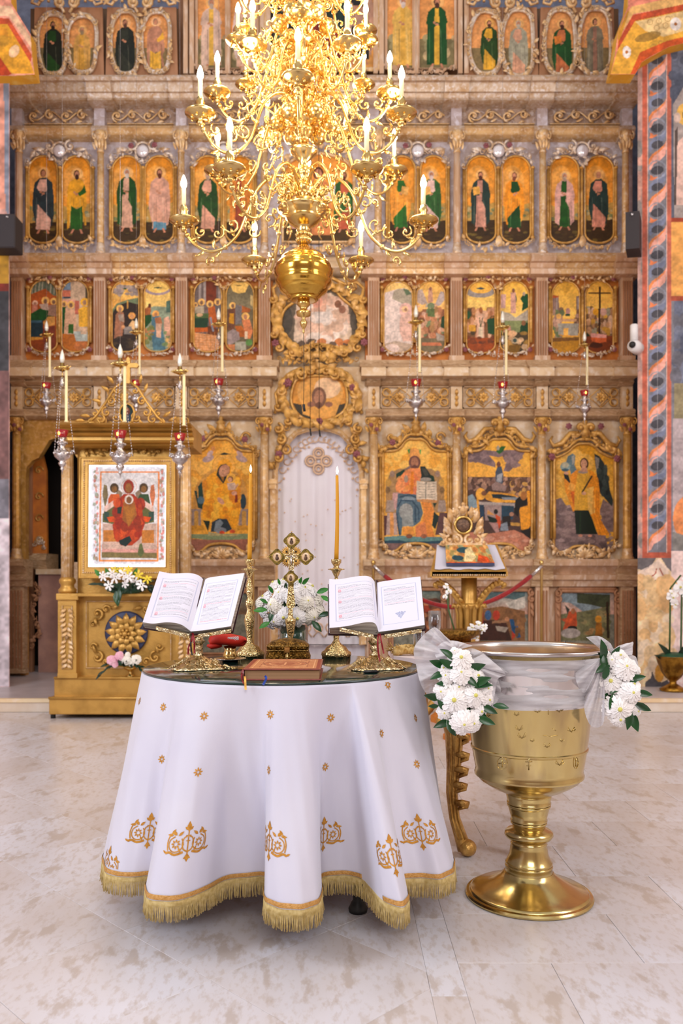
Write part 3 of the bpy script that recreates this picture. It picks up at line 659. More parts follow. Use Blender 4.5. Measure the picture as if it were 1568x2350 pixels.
# ================================================================== ICONS OF THE SCREEN
GR={'ap':'apostle pictures in the upper row','fe':'feast day pictures in the middle row','pr':'prophet pictures in the top row','big':'great pictures beside the holy door','pl':'small landscape pictures on the plinth'}
SK='#c98f70'
def saint(p,cx_,y0,y1,robe,mant,hair,beard=True,style='wrap',w_=1.,sky=None,halo='#f2bd7c',robe2=None,mir=1,book=None,feet=True,land=True):
    h=y1-y0
    X=lambda a:cx_+mir*a*h*w_
    Yy=lambda a:y0+a*h
    def P(pts,c,al=1.):p.p([(X(a),Yy(b)) for a,b in pts],c,al)
    x0,_,x1,yb=p.b
    if land:
        gy=y0+.86*h
        p.p([(x0,y0+.55*h),(cx_-.1*h,y0+.62*h),(x1,y0+.52*h),(x1,yb),(x0,yb)],'#b59a5c',.75)
        p.spots(x0,y0+.6*h,x1,y0+.84*h,14,h*.035,['#7b8158','#a89a66','#8a8f74','#c8b487'],int(cx_),.8)
        p.p([(x0,gy-4),(x1,gy-7),(x1,yb),(x0,yb)],'#4b3518');p.spots(x0,gy,x1,yb,12,h*.05,['#6b5322','#3c2a16','#7a6630','#54401e'],int(cx_)+5,.35)
    p.e(cx_+mir*.01*h,Yy(.075),.088*h,.088*h,halo,.85);p.ring(cx_+mir*.01*h,Yy(.075),.092*h,.5,'#d89a52',.7)
    if style=='wrap':
        P([(-.05,.15),(-.13,.22),(-.155,.40),(-.165,.62),(-.12,.82),(-.05,.90),(.13,.88),(.165,.7),(.16,.42),(.14,.22),(.05,.14)],mant)
        P([(-.085,.55),(-.11,.93),(.10,.94),(.12,.78),(-.02,.62)],robe)
        P([(-.05,.17),(-.10,.3),(-.02,.42),(.06,.34),(.05,.17)],robe);P([(-.14,.36),(.02,.44),(.13,.36),(.14,.48),(-.02,.56),(-.15,.52)],mant)
    elif style=='open':
        P([(-.05,.15),(-.12,.21),(-.155,.36),(-.15,.86),(-.06,.92),(.08,.92),(.15,.84),(.16,.38),(.13,.22),(.05,.14)],mant)
        P([(-.045,.16),(-.065,.4),(-.07,.7),(-.085,.93),(.095,.93),(.075,.6),(.02,.5),(.035,.3),(.035,.16)],robe)
    elif style=='cope':
        P([(-.04,.15),(-.11,.2),(-.14,.34),(-.15,.6),(-.10,.66),(.02,.58),(.11,.66),(.155,.56),(.14,.3),(.1,.19),(.04,.14)],mant)
        P([(-.09,.56),(-.095,.93),(.09,.93),(.095,.56),(0,.62)],robe);P([(-.145,.5),(-.15,.93),(-.11,.9),(-.09,.55)],mant);P([(.1,.5),(.15,.86),(.12,.88),(.085,.62)],mant)
    else:  # full vestment
        P([(-.05,.15),(-.12,.21),(-.135,.5),(-.14,.94),(.14,.94),(.135,.5),(.12,.21),(.05,.14)],mant)
        P([(-.03,.16),(-.035,.94),(.035,.94),(.03,.16)],robe)
    if robe2:P([(-.09,.82),(-.1,.95),(.1,.95),(.1,.84)],robe2)
    P([(-.13,.24),(-.15,.38),(-.03,.42),(.03,.36),(-.07,.34)],mant);P([(.12,.24),(.15,.36),(.05,.42),(.01,.38),(.08,.32)],mant if style!='cope' else robe)
    p.e(X(.0),Yy(.385),.026*h,.017*h,SK);p.e(X(-.035),Yy(.36),.02*h,.016*h,SK)
    if book:P([(-.13,.28),(-.02,.26),(.0,.38),(-.11,.41)],book)
    for k,a in enumerate((-.10,-.05,.05,.1)):
        p.l([(X(a),Yy(.45)),(X(a*1.15+.01),Yy(.9))],h*.012,'#3a2a18' if k%2 else '#fff0d0',.22)
    p.e(X(0),Yy(.075),.042*h,.058*h,hair);p.e(X(.004),Yy(.08),.031*h,.046*h,SK)
    if beard:p.e(X(.004),Yy(.125),.03*h,.042*h,hair if beard is True else beard)
    p.e(X(-.012),Yy(.078),.5,.5,'#4a2e20',.8);p.e(X(.018),Yy(.078),.5,.5,'#4a2e20',.8)
    if feet:
        for a in (-.05,.055):P([(a-.015,.925),(a+.015,.925),(a+.03*(1 if a>0 else -1)+.012,.99),(a+.03*(1 if a>0 else -1)-.02,.99)],'#cf8f72')
    return p
def frame_tube(b_,clip,D,r,off=0.,cx_=0,cy_=0):
    P=[(wx(cx_+(x-cx_)*(1+off),D),D,wz(cy_+(y_-cy_)*(1+off),D)) for x,y_ in clip];b_.tube(P,r,6,closed=True)
def pill(cx_,hw,y0,y1,n=9,b=None):
    """opening with round head and round foot"""
    b=b or hw*.75;pts=[]
    for i in range(n+1):a=PI*i/n;pts.append((cx_-hw*math.cos(a),y0+hw-hw*math.sin(a)))
    for i in range(n+1):a=PI*i/n;pts.append((cx_+hw*math.cos(a),y1-b+b*math.sin(a)))
    return pts
def pearls(x,y_,r,D,parent):return MB().ball((0,0,0),r*D/F,16,9,ry=r*D/F*.5).build('pearl_boss','pearl',parent,local=True)
def garland(b_,pts,D,step,sz_,seed=1,both=True,leafp=.5,lift=.3):
    R=random.Random(seed);s_=D/F
    for (x0,y0),(x1,y1) in zip(pts,pts[1:]):
        L_=math.hypot(x1-x0,y1-y0);n=max(1,int(L_/step));a0=math.atan2(-(y1-y0),x1-x0)
        for i in range(n):
            t=(i+R.random()*.5)/n;x,y_=x0+(x1-x0)*t,y0+(y1-y0)*t;q=sz_*R.uniform(.7,1.25)*s_
            if R.random()<leafp:b_.leaf(wx(x,D),D-.012,wz(y_,D),q*1.7,a0+R.uniform(-1.2,1.2)+(PI if R.random()<.5 else 0),wd=.5,bend=R.uniform(-.4,.4),lift=lift)
            else:b_.curl(wx(x,D),D-.012,wz(y_,D),q*.75,R.uniform(0,6.28),R.choice((-1,1)),n=8,k=4,lift=.01)
            if R.random()<.35:b_.ball((wx(x+R.uniform(-2,2),D),D-.02,wz(y_+R.uniform(-2,2),D)),q*.3,6,4)

# ---- apostles
AP=[(0,(99,33,176),[dict(cx_=99,y0=386,y1=537,robe='#ddb1a0',mant='#33434a',hair='#6b3a2a',beard=False,style='wrap'),dict(cx_=176,y0=388,y1=537,robe='#2c6118',mant='#e3a52c',hair='#4a2618',style='cope')],
       'apostle pair, one in grey and pale pink, one in yellow over green'),
      (1,(291,33,366),[dict(cx_=291,y0=385,y1=533,robe='#dcae94',mant='#24521a',hair='#cfc0b4',style='open'),dict(cx_=366,y0=385,y1=535,robe='#dba78e',mant='#d9a893',hair='#6a3524',style='wrap',robe2='#6d95a8')],
       'apostle pair, one green cloaked and white bearded, one in pale pink'),
      (2,(477,32,550),[dict(cx_=477,y0=390,y1=534,robe='#dba58c',mant='#2c5222',hair='#b9a08c',style='wrap'),dict(cx_=550,y0=388,y1=534,robe='#a9553a',mant='#d98a3a',hair='#6a3524',style='open')],
       'apostle pair half hidden behind the lower left arms of the chandelier'),
      (4,(923,30,995),[dict(cx_=920,y0=390,y1=532,robe='#35702a',mant='#f0a545',hair='#8f5a44',style='wrap',book='#f0b96c',mir=-1),dict(cx_=990,y0=390,y1=533,robe='#e3bfb4',mant='#3b6a34',hair='#d6c0b8',style='wrap',book='#f2bd72',mir=1)],
       'apostle pair holding pale open books, right of the chandelier'),
      (5,(1104,34,1184),[dict(cx_=1103,y0=391,y1=531,robe='#d29a86',mant='#2f443e',hair='#5a2f20',style='open',book='#efb65a',w_=1.0),dict(cx_=1181,y0=393,y1=532,robe='#1f5222',mant='#ef9c2c',hair='#8a5038',style='wrap',mir=-1)],
       'apostle pair, one with a book in pink, one in green and orange'),
      (6,(1296,33,1376),[dict(cx_=1296,y0=394,y1=530,robe='#265c1c',mant='#e2b0a4',hair='#cdb09a',style='open',w_=1.05),dict(cx_=1374,y0=391,y1=530,robe='#d99680',mant='#2b4440',hair='#c9926c',beard=False,style='wrap')],
       'apostle pair, one in white over green, one bare headed in grey')]
for bi,(cA,hw,cB),figs,lab in AP:
    D=D0-.03;bx=(cA+cB)/2;t=thing('icon_pair','gilt arched '+lab,'icon',(wx(bx,D),D,wz(560,D)),GR['ap'])
    fr=MB()
    for cx_,fg in ((cA,figs[0]),(cB,figs[1])):
        clip=pill(cx_,hw,358,558,b=22);pc=Pic(cx_-hw,358,cx_+hw,558,'#e9a040',k=.8);pc.e(cx_,372,hw,26,'#d98f22',.7);pc.e(cx_-8,420,hw*.8,40,'#f0b468',.6)
        saint(pc,**fg);pc.brush(.10,.08);pc.mesh('painting',D+.02,clip,t);frame_tube(fr,clip,D+.012,.012)
    s_=D/F
    for x in (cA-hw-5,bx,cB+hw+5):fr.tube([(wx(x,D),D,wz(543,D)),(wx(x,D),D,wz(388,D))],3.4*s_,8);fr.ball((wx(x,D),D,wz(385,D)),5.5*s_,8,5,rz=4*s_);fr.ball((wx(x,D),D,wz(545,D)),5.5*s_,8,5,rz=4*s_)
    fr.build('frame','gilt',t)
    cr=MB();garland(cr,[(cA-hw-6,385),(cA-hw,366),(cA-10,350),(bx-14,348)],D,6,8.5,bi);garland(cr,[(bx+14,348),(cB+10,350),(cB+hw,366),(cB+hw+6,385)],D,6,8.5,bi+9)
    garland(cr,[(bx-16,362),(bx,376),(bx+16,362)],D,5,7,bi+3)
    for s2 in (-1,1):cr.curl(wx(bx+s2*24,D),D-.01,wz(336,D),13*s_,PI/2,s2,r=3*s_);cr.leaf(wx(bx+s2*34,D),D-.01,wz(342,D),28*s_,(-.35 if s2>0 else PI+.35),bend=.3*s2)
    cr.tube([(wx(bx+17*math.cos(a),D),D-.01,wz(347-19*math.sin(a),D)) for a in [PI*i/10-.2 for i in range(13)]],2.8*s_,6);cr.build('crest','silver_gilt',t)
    pe=pearls(bx,349,14,D,t);pe.location=Vector((wx(bx,D),D-.02,wz(349,D)))-wloc(t)
    ft=MB();garland(ft,[(cA-hw-8,548),(cA-20,566),(cA+8,570),(bx,560),(cB-8,570),(cB+20,566),(cB+hw+8,548)],D,5.5,7.5,bi+20);ft.leaf(wx(bx,D),D-.02,wz(568,D),26*s_,PI/2,wd=.6,bend=0);ft.build('foot_carving','gilt_pale',t)
    if bi in (1,4,5):
        rosette(bx-28,334,D-.03,7,t);rosette(bx+26,332,D-.03,7,t)
# centre of the apostle row, behind the chandelier
D=D0-.03;t=thing('icon','wide arched picture with three seated figures behind the chandelier','icon',(wx(731,D),D,wz(560,D)))
clip=arch(731,82,352,400,556);pc=Pic(649,352,813,556,'#eba24c',k=.7)
pc.p([(649,520),(813,520),(813,556),(649,556)],'#5b4320');saint(pc,675,395,535,'#d9a893','#2f5c2c','#7a4a34',style='open',land=False);saint(pc,790,392,535,'#c96a4a','#3b6a34','#6a3524',style='wrap',land=False,mir=-1)
pc.p([(700,540),(705,430),(718,410),(744,410),(758,430),(762,540)],'#d98f5a');pc.e(731,398,12,15,'#6a3524');pc.e(731,399,8,11,SK);pc.p([(735,430),(770,426),(768,455),(738,458)],'#efe0d2');pc.brush();pc.mesh('painting',D+.02,clip,t)
fr=MB();frame_tube(fr,clip,D+.01,.02);garland(fr,[(649,385),(670,352),(731,338),(792,352),(813,385)],D,6,10,31);garland(fr,[(649,562),(731,574),(813,562)],D,6,10,32);fr.build('frame','gilt_pale',t)

# ---- feasts
def feast(bi,cs,hw,y0,y1,painters,lab):
    D=D0-.02;bx=sum(cs)/2;t=thing('icon_pair',lab,'icon',(wx(bx,D),D,wz(y1,D)),GR['fe']);s_=D/F;fr=MB()
    for cx_,fn in zip(cs,painters):
        clip=pill(cx_,hw,y0,y1,b=20);org,sc=fn[1];pc=Pic(cx_-hw,y0,cx_+hw,y1,fn[2],k=.95,org=org,sc=sc);fn[0](pc);pc.brush(.08,.09);pc.mesh('painting',D+.02,clip,t);frame_tube(fr,clip,D+.014,.009)
    for x in (cs[0]-hw-5,bx,cs[1]+hw+5):fr.tube([(wx(x,D),D,wz(786,D)),(wx(x,D),D,wz(664,D))],3.5*s_,8);fr.ball((wx(x,D),D,wz(660,D)),6*s_,8,5,rz=5*s_)
    fr.build('frame','gilt',t);cr=MB();garland(cr,[(cs[0]-hw-6,650),(cs[0]-hw+4,642),(bx-4,641),(bx+4,641),(cs[1]+hw-4,642),(cs[1]+hw+6,650)],D,4.5,6,bi);garland(cr,[(bx-12,650),(bx,664),(bx+12,650)],D,4,6,bi+1);cr.build('crest','gilt_pale',t)
    ft=MB();garland(ft,[(cs[0]-hw-8,795),(cs[0]-18,812),(bx-6,815),(bx+6,815),(cs[1]+18,812),(cs[1]+hw+8,795)],D,4.5,6,bi+2);ft.build('foot_carving','silver_gilt',t)
    for x,y_ in ((cs[0]-hw-2,640),(cs[1]+hw+1,640),(cs[0]-hw-3,802),(cs[1]+hw+3,802),(bx-22,637)):rosette(x,y_,D-.02,6,t)
def halo_head(p,x,y,r=60,face='#8d6a55',hal='#f3c070'):p.e(x,y,r,r,hal);p.e(x,y+r*.15,r*.45,r*.62,face)
z1=((20,620),7.127);z2=((230,620),7.84);z3=((420,620),7.84);z4=((860,620),8.253);z5=((1050,620),8.253);z6=((1240,620),7.84)
def f1a(p):
    p.p([(350,140),(800,140),(800,420),(700,420),(600,300),(500,360),(350,400)],'#6f7866')
    for x in (400,450,510,560,700,760):p.l([(x,150),(x-20,380)],22,'#b9b09c',.8)
    p.p([(350,400),(600,300),(760,440),(760,700),(350,700)],'#b5622c');halo_head(p,430,540,45,'#b98872','#e5c0a8');p.p([(390,560),(470,560),(470,760),(370,760)],'#c98a74')
    p.p([(350,720),(520,620),(700,640),(760,800),(560,830),(350,820)],'#235a2c');p.p([(350,820),(560,820),(560,1090),(350,1090)],'#27404c');p.p([(350,820),(540,820),(540,860),(350,860)],'#47697c')
    halo_head(p,600,500,65);halo_head(p,735,510,58);p.p([(500,560),(640,540),(660,660),(540,640)],'#cdb3a4');p.p([(660,570),(800,560),(800,760),(640,740)],'#a98674');p.p([(560,860),(640,760),(760,760),(760,900),(600,920)],'#d9a25a')
    p.p([(350,1090),(560,1090),(560,1160),(350,1150)],'#d39a44');p.p([(350,1150),(800,1100),(800,1340),(350,1340)],'#9a4f26');p.p([(560,960),(760,900),(760,1310),(570,1310)],'#8f4a38')
def f1b(p):
    p.p([(860,150),(1020,150),(1020,460),(860,460)],'#8a9db0');p.p([(870,330),(1020,330),(1020,440),(870,430)],'#d98468');p.p([(900,430),(1020,430),(1020,460),(900,460)],'#48535e');p.p([(1010,160),(1260,200),(1260,1000),(1010,600)],'#cdb094');p.p([(1250,240),(1310,240),(1310,520),(1250,520)],'#5a4a30')
    p.p([(860,480),(1100,480),(1100,600),(860,600)],'#e0a890');p.p([(860,600),(940,600),(930,1050),(860,1050)],'#1f5a24');p.p([(930,620),(1090,620),(1110,1000),(980,1040),(900,1060)],'#dcb090');halo_head(p,905,550,52);halo_head(p,1018,565,62)
    p.p([(1080,500),(1150,500),(1160,720),(1080,720)],'#c4705a');p.p([(1140,640),(1230,590),(1310,600),(1310,930),(1150,930)],'#e9b23a');halo_head(p,1240,520,68,'#b98f70','#f2b83a');p.p([(980,880),(1060,880),(1060,1040),(970,1030)],'#3c6a1c')
    p.p([(860,1040),(1310,1060),(1310,1340),(860,1340)],'#c07426');p.p([(1060,1000),(1310,1010),(1310,1160),(1100,1160)],'#bfc4bc');p.p([(1180,940),(1280,940),(1280,1050),(1180,1050)],'#d9b89a');p.e(1180,1240,110,80,'#cf8248')
feast(0,(100,172),31,643,808,[(f1a,z1,'#b5622c'),(f1b,z1,'#cdb094')],'gilt framed pair of feast scenes with a green draped bed and a yellow robed elder')
def f2a(p):
    p.grad(180,520,'#f2b860','#f6c46c');p.spots(230,280,700,440,22,70,['#a59590','#b5a49c','#8f8380'],4,.6);p.e(450,335,26,20,'#3e5c2a');p.p([(200,740),(300,600),(500,530),(710,490),(710,1450),(200,1450)],'#7c8a68');p.p([(210,800),(300,640),(500,570),(710,620),(710,1450),(200,1450)],'#3d2c24')
    p.l([(490,560),(490,680)],26,'#d9a24e');halo_head(p,355,690,66,'#c08a68');p.p([(280,800),(330,740),(420,760),(440,900),(400,1180),(250,1230)],'#b07a5c');p.p([(320,800),(420,790),(430,940),(340,900)],'#b5a08e');halo_head(p,570,820,62,'#d9a070','#f0ae62')
    p.p([(510,1000),(580,900),(690,960),(700,1100),(560,1060)],'#ecc28c');p.p([(430,1020),(560,1010),(600,1150),(430,1150)],'#9a8f88');p.e(410,1020,34,34,'#e2a878');p.spots(210,1200,640,1420,20,60,['#4c3a2a','#57452f','#352820'],6,.5)
def f2b(p):
    p.grad(180,700,'#f6c76a','#f8d488');p.e(1035,340,235,110,'#b09aa0');p.e(1040,300,210,110,'#f8cf76');p.p([(940,318),(1040,300),(1130,318),(1040,332)],'#4d5c4a');p.p([(800,720),(960,650),(1200,660),(1280,760),(1280,1460),(800,1460)],'#9aa48c')
    p.p([(1190,560),(1270,540),(1270,760),(1190,760)],'#5f7a6c');p.p([(800,700),(880,640),(920,700),(900,820),(800,820)],'#b06a38');p.e(890,640,28,40,'#6a3c24');p.p([(800,810),(920,800),(920,920),(800,1060)],'#21561f');halo_head(p,1000,790,64,'#c58c62','#f3b262')
    p.p([(930,840),(1060,820),(1150,1200),(1180,1440),(950,1440),(920,1100)],'#5b7f8c');p.p([(980,860),(1090,840),(1120,960),(1000,960)],'#b77a52');p.p([(1000,960),(1110,960),(1090,1220),(1010,1200)],'#dcb296');p.p([(1150,860),(1230,830),(1280,1000),(1280,1300),(1200,1380),(1150,1060)],'#e0b096');p.spots(800,1000,940,1400,16,50,['#8a8a50','#b5a060','#c9885a','#6d7a44'],9,.7);p.spots(1140,1080,1280,1350,10,40,['#d9b36a','#7f9060','#d2a080'],10,1)
feast(1,(288,362),31,643,808,[(f2a,z2,'#f2b860'),(f2b,z2,'#f6c76a')],'gilt framed pair of feast scenes, a dark cave beside a river baptism')
def f3a(p):
    p.p([(200,190),(720,190),(720,760),(200,760)],'#7b6a66');p.p([(410,200),(600,200),(600,620),(410,620)],'#7e3a1c');
    for x in (310,395,660):p.l([(x,200),(x,600)],44,'#b9aba4',.8)
    for x,y in ((335,575),(485,610),(625,570),(230,620)):halo_head(p,x,y,64 if x!=230 else 40)
    p.p([(220,660),(380,640),(380,780),(220,780)],'#b5a58e');p.p([(450,680),(570,640),(620,960),(560,1080),(480,1000)],'#bb6424');p.p([(590,640),(690,640),(690,900),(620,900)],'#6f6a70');p.p([(200,780),(460,780),(460,860),(200,870)],'#5d7040');p.e(300,805,60,30,'#d9b088');p.p([(200,860),(460,860),(440,1050),(200,1060)],'#24482c')
    p.p([(200,1040),(450,1030),(450,1110),(200,1120)],'#c8681c');p.p([(450,1000),(640,1060),(640,1200),(450,1150)],'#7c4316');p.l([(500,860),(520,1000),(545,1090)],34,'#94949c')
    p.p([(200,1120),(640,1180),(660,1460),(200,1460)],'#e3a878')
    for i in range(7):p.l([(200,1160+i*46),(660,1180+i*46)],12,'#cf8a4c',.8);p.l([(220+i*70,1120),(210+i*72,1460)],12,'#cf8a4c',.8)
def f3b(p):
    p.grad(200,700,'#7a6c50','#8f8468');p.p([(830,220),(1200,220),(1120,400),(1000,420),(900,380)],'#f8cc74');p.p([(930,270),(1070,270),(1000,290)],'#6d5a30');p.p([(1020,620),(1220,700),(1200,760),(1050,760)],'#b5682c');p.p([(1210,440),(1300,480),(1300,700),(1210,620)],'#c9b07c')
    halo_head(p,895,635,62);p.p([(810,700),(960,680),(940,960),(920,1080),(800,1080)],'#7a4e38');p.p([(840,780),(920,780),(920,970),(830,950)],'#d59a1c');p.p([(940,620),(1060,640),(1050,960),(940,980)],'#837a78');halo_head(p,1125,830,70,'#b98468');p.p([(1060,900),(1200,880),(1260,1100),(1210,1240),(1110,1240),(1090,1020)],'#d88a5c')
    p.p([(930,1000),(1060,1000),(1110,1100),(1100,1200),(1000,1200)],'#bc6a22');p.p([(800,1120),(900,1060),(1010,1120),(1020,1250),(860,1340),(800,1330)],'#a89490');p.p([(1110,1100),(1160,1100),(1160,1240),(1110,1240)],'#ecd2b4');p.p([(940,1290),(1140,1290),(1140,1440),(940,1440)],'#b5ae9c');p.e(1190,1300,62,60,'#6e9a54');p.p([(800,1340),(930,1340),(930,1460),(800,1440)],'#d28a58')
feast(2,(477,551),32,643,808,[(f3a,z3,'#7b6a66'),(f3b,z3,'#7a6c50')],'gilt framed pair of feast scenes over a chequered floor, left of the chandelier ball')
def f4a(p):
    p.p([(150,240),(720,240),(720,420),(560,340),(300,400),(150,440)],'#f5cd82');p.p([(150,440),(460,350),(600,350),(720,430),(720,1600),(150,1600)],'#e6d2c8');p.p([(360,400),(460,350),(580,370),(720,440),(720,680),(540,640),(330,540)],'#a89c86',.8);p.p([(540,350),(640,370),(700,450),(600,480)],'#6f8062');p.e(590,760,120,140,'#eabdb0');p.e(575,740,62,62,'#f3cc9c');p.e(590,750,26,36,'#b58870')
    p.p([(480,900),(560,820),(700,850),(710,1340),(540,1350),(470,1150)],'#e8bfae');p.p([(150,1400),(400,1340),(700,1400),(700,1580),(150,1590)],'#c9b09c');p.e(330,1480,140,80,'#ead0c4')
def f4b(p):
    p.grad(240,800,'#f4c068','#f3c27c');p.p([(790,380),(900,360),(1000,620),(900,660),(790,600)],'#c7b0a4');p.p([(1250,400),(1340,420),(1330,560),(1230,680),(1140,660)],'#c2b0aa');p.p([(1020,340),(1090,330),(1110,600),(1010,620)],'#d0a088');p.e(1058,350,26,36,'#a5745a');p.p([(980,620),(1130,620),(1150,700),(960,700)],'#c9b8a4')
    p.p([(790,740),(1350,740),(1350,1350),(790,1350)],'#a06c4c');p.spots(800,660,1340,1250,60,58,['#d9a27c','#c98a64','#e0b290','#8c5a3c','#7c8a64','#b58a5c','#e4b8a0'],12,1.2);p.p([(1000,730),(1140,730),(1140,880),(1000,880)],'#6d7a4c');p.p([(1270,880),(1350,860),(1350,1120),(1250,1080)],'#2a4a2c');p.e(860,740,44,50,'#f0bd74')
    p.p([(790,1280),(1350,1300),(1350,1600),(790,1600)],'#857558');p.p([(890,1370),(1240,1370),(1280,1430),(900,1430)],'#d2835c');p.p([(1160,1180),(1320,1250),(1320,1340),(1180,1330)],'#b5a596')
feast(4,(914,989),33,645,811,[(f4a,z4,'#e6d2c8'),(f4b,z4,'#f4c068')],'gilt framed pair of feast scenes, one faded white beside a crowded hill')
def f5a(p):
    p.grad(240,720,'#f7c868','#f9d27c');p.e(430,400,290,120,'#a69a92');p.e(445,340,210,100,'#f5bd56');p.p([(350,345),(440,320),(530,348),(440,372)],'#4c5a5c')
    p.p([(160,720),(330,700),(350,900),(540,900),(560,700),(720,710),(720,1350),(160,1350)],'#8a5f3c');p.spots(170,720,700,1250,36,52,['#d9a27c','#c98f60','#e6b898','#a5703c','#5c4a2c'],14,1.4);p.p([(560,930),(720,900),(720,1230),(580,1200)],'#22502c');p.e(200,850,50,80,'#2c5a34');p.p([(210,1040),(340,1040),(350,1160),(220,1160)],'#d9a23c');p.e(640,820,36,52,'#b87c54')
    p.p([(380,830),(500,830),(510,1310),(360,1320)],'#e3b79c');p.e(445,755,34,60,'#a5683c');p.l([(420,900),(440,1080),(480,900)],16,'#4a5a34');p.p([(400,1080),(480,1080),(480,1310),(400,1310)],'#e8d2b4');p.p([(150,1270),(720,1290),(720,1600),(150,1600)],'#a5521c');p.spots(160,1270,700,1380,20,50,['#6b3a24','#7c4424','#8f4a20'],15,.6)
def f5b(p):
    p.grad(240,900,'#f3bc50','#f8cf78');p.p([(1010,420),(1110,420),(1110,820),(1010,820)],'#d9a894');p.e(1062,385,28,42,'#8a5a44');p.p([(1100,460),(1130,540),(1110,620)],'#33605c');p.p([(810,460),(920,460),(910,720),(820,720)],'#dcb0a4');p.p([(1190,540),(1260,440),(1350,450),(1350,700),(1220,780),(1240,620)],'#14552a');p.e(1262,450,28,38,'#c2a890')
    p.p([(800,760),(1000,820),(1100,900),(1350,740),(1350,1000),(800,1000)],'#bcae9c');p.p([(800,960),(1350,960),(1350,1200),(800,1180)],'#8e9464');p.p([(1190,1080),(1240,980),(1350,1000),(1350,1420),(1180,1200)],'#1d4a26');p.e(1255,1000,40,50,'#9a6a44');p.p([(860,1050),(1010,1050),(1020,1190),(880,1200)],'#c98f80');p.p([(800,1180),(1350,1180),(1350,1600),(800,1600)],'#56452a')
    p.spots(900,1180,1340,1520,20,60,['#dcae84','#c99a54','#a5803c','#e3bd94'],17,.9);p.e(1090,1335,70,60,'#c9b08c');p.e(1090,1330,40,40,'#4a5a54');p.p([(980,1420),(1180,1400),(1180,1560),(960,1560)],'#8a6418')
feast(5,(1104,1181),33,645,811,[(f5a,z5,'#f7c868'),(f5b,z5,'#f3bc50')],'gilt framed pair of feast scenes with a dove on a cloud and three figures above')
def f6a(p):
    p.grad(220,860,'#f0b94c','#f6c666');p.p([(380,260),(600,260),(440,460)],'#dba63e',.8);p.p([(220,450),(330,470),(350,720),(220,740)],'#9a7c70');p.p([(220,450),(340,460),(320,500),(220,500)],'#c0622c');p.p([(650,470),(740,450),(740,740),(650,720)],'#8a7068');p.l([(300,500),(300,700)],22,'#b5a49c');p.l([(690,500),(690,700)],22,'#b8a8a0')
    p.spots(220,720,400,1220,30,44,['#b58f7c','#8c6a54','#d2ab90','#6d7a54','#a5886c'],19,1.3);p.spots(640,740,740,1100,16,44,['#b58f7c','#7c5a44','#d2ab90'],20,1.3);p.e(500,740,40,60,'#b98a80');p.p([(450,790),(540,780),(540,830),(450,830)],'#1d4430');p.e(335,830,46,46,'#f2bb68')
    p.p([(360,880),(660,880),(650,930),(370,930)],'#c99c74');p.p([(320,960),(690,960),(680,1180),(330,1160)],'#aaa294');p.p([(420,1040),(510,1040),(505,1200),(415,1190)],'#f0b65a');p.p([(320,1160),(700,1180),(500,1215)],'#e6a844');p.p([(220,1230),(740,1220),(740,1500),(220,1500)],'#c28b18');p.p([(220,1220),(740,1200),(740,1260),(220,1290)],'#6a4416',.7)
def f6b(p):
    p.grad(220,700,'#f0b850','#f5c364');p.p([(820,660),(960,700),(1200,690),(1320,660),(1320,1240),(820,1240)],'#8a6a4c');p.spots(830,700,1310,1140,60,42,['#d2ab8a','#b58a64','#e3bda0','#c99a3c','#a5a088','#7c5c3c','#e0b04c'],22,1.5);p.e(1140,750,60,70,'#d2a898');p.e(1000,750,55,60,'#e0a42c')
    p.l([(1075,310),(1065,1150)],34,'#3c1c10');p.l([(880,412),(1260,412)],28,'#3f1e12');p.p([(820,1100),(900,1180),(830,1260)],'#223a20');p.p([(820,1190),(1320,1180),(1320,1500),(820,1500)],'#874216');p.p([(910,1160),(1200,1160),(1190,1290),(1060,1310),(930,1280)],'#cf6a38');p.p([(910,1130),(1200,1160),(1190,1220),(920,1210)],'#dca094');p.e(1000,1350,130,50,'#54290f')
feast(6,(1299,1376),32,645,811,[(f6a,z6,'#f0b94c'),(f6b,z6,'#f0b850')],'gilt framed pair of feast scenes with a dark cross before a crowd')

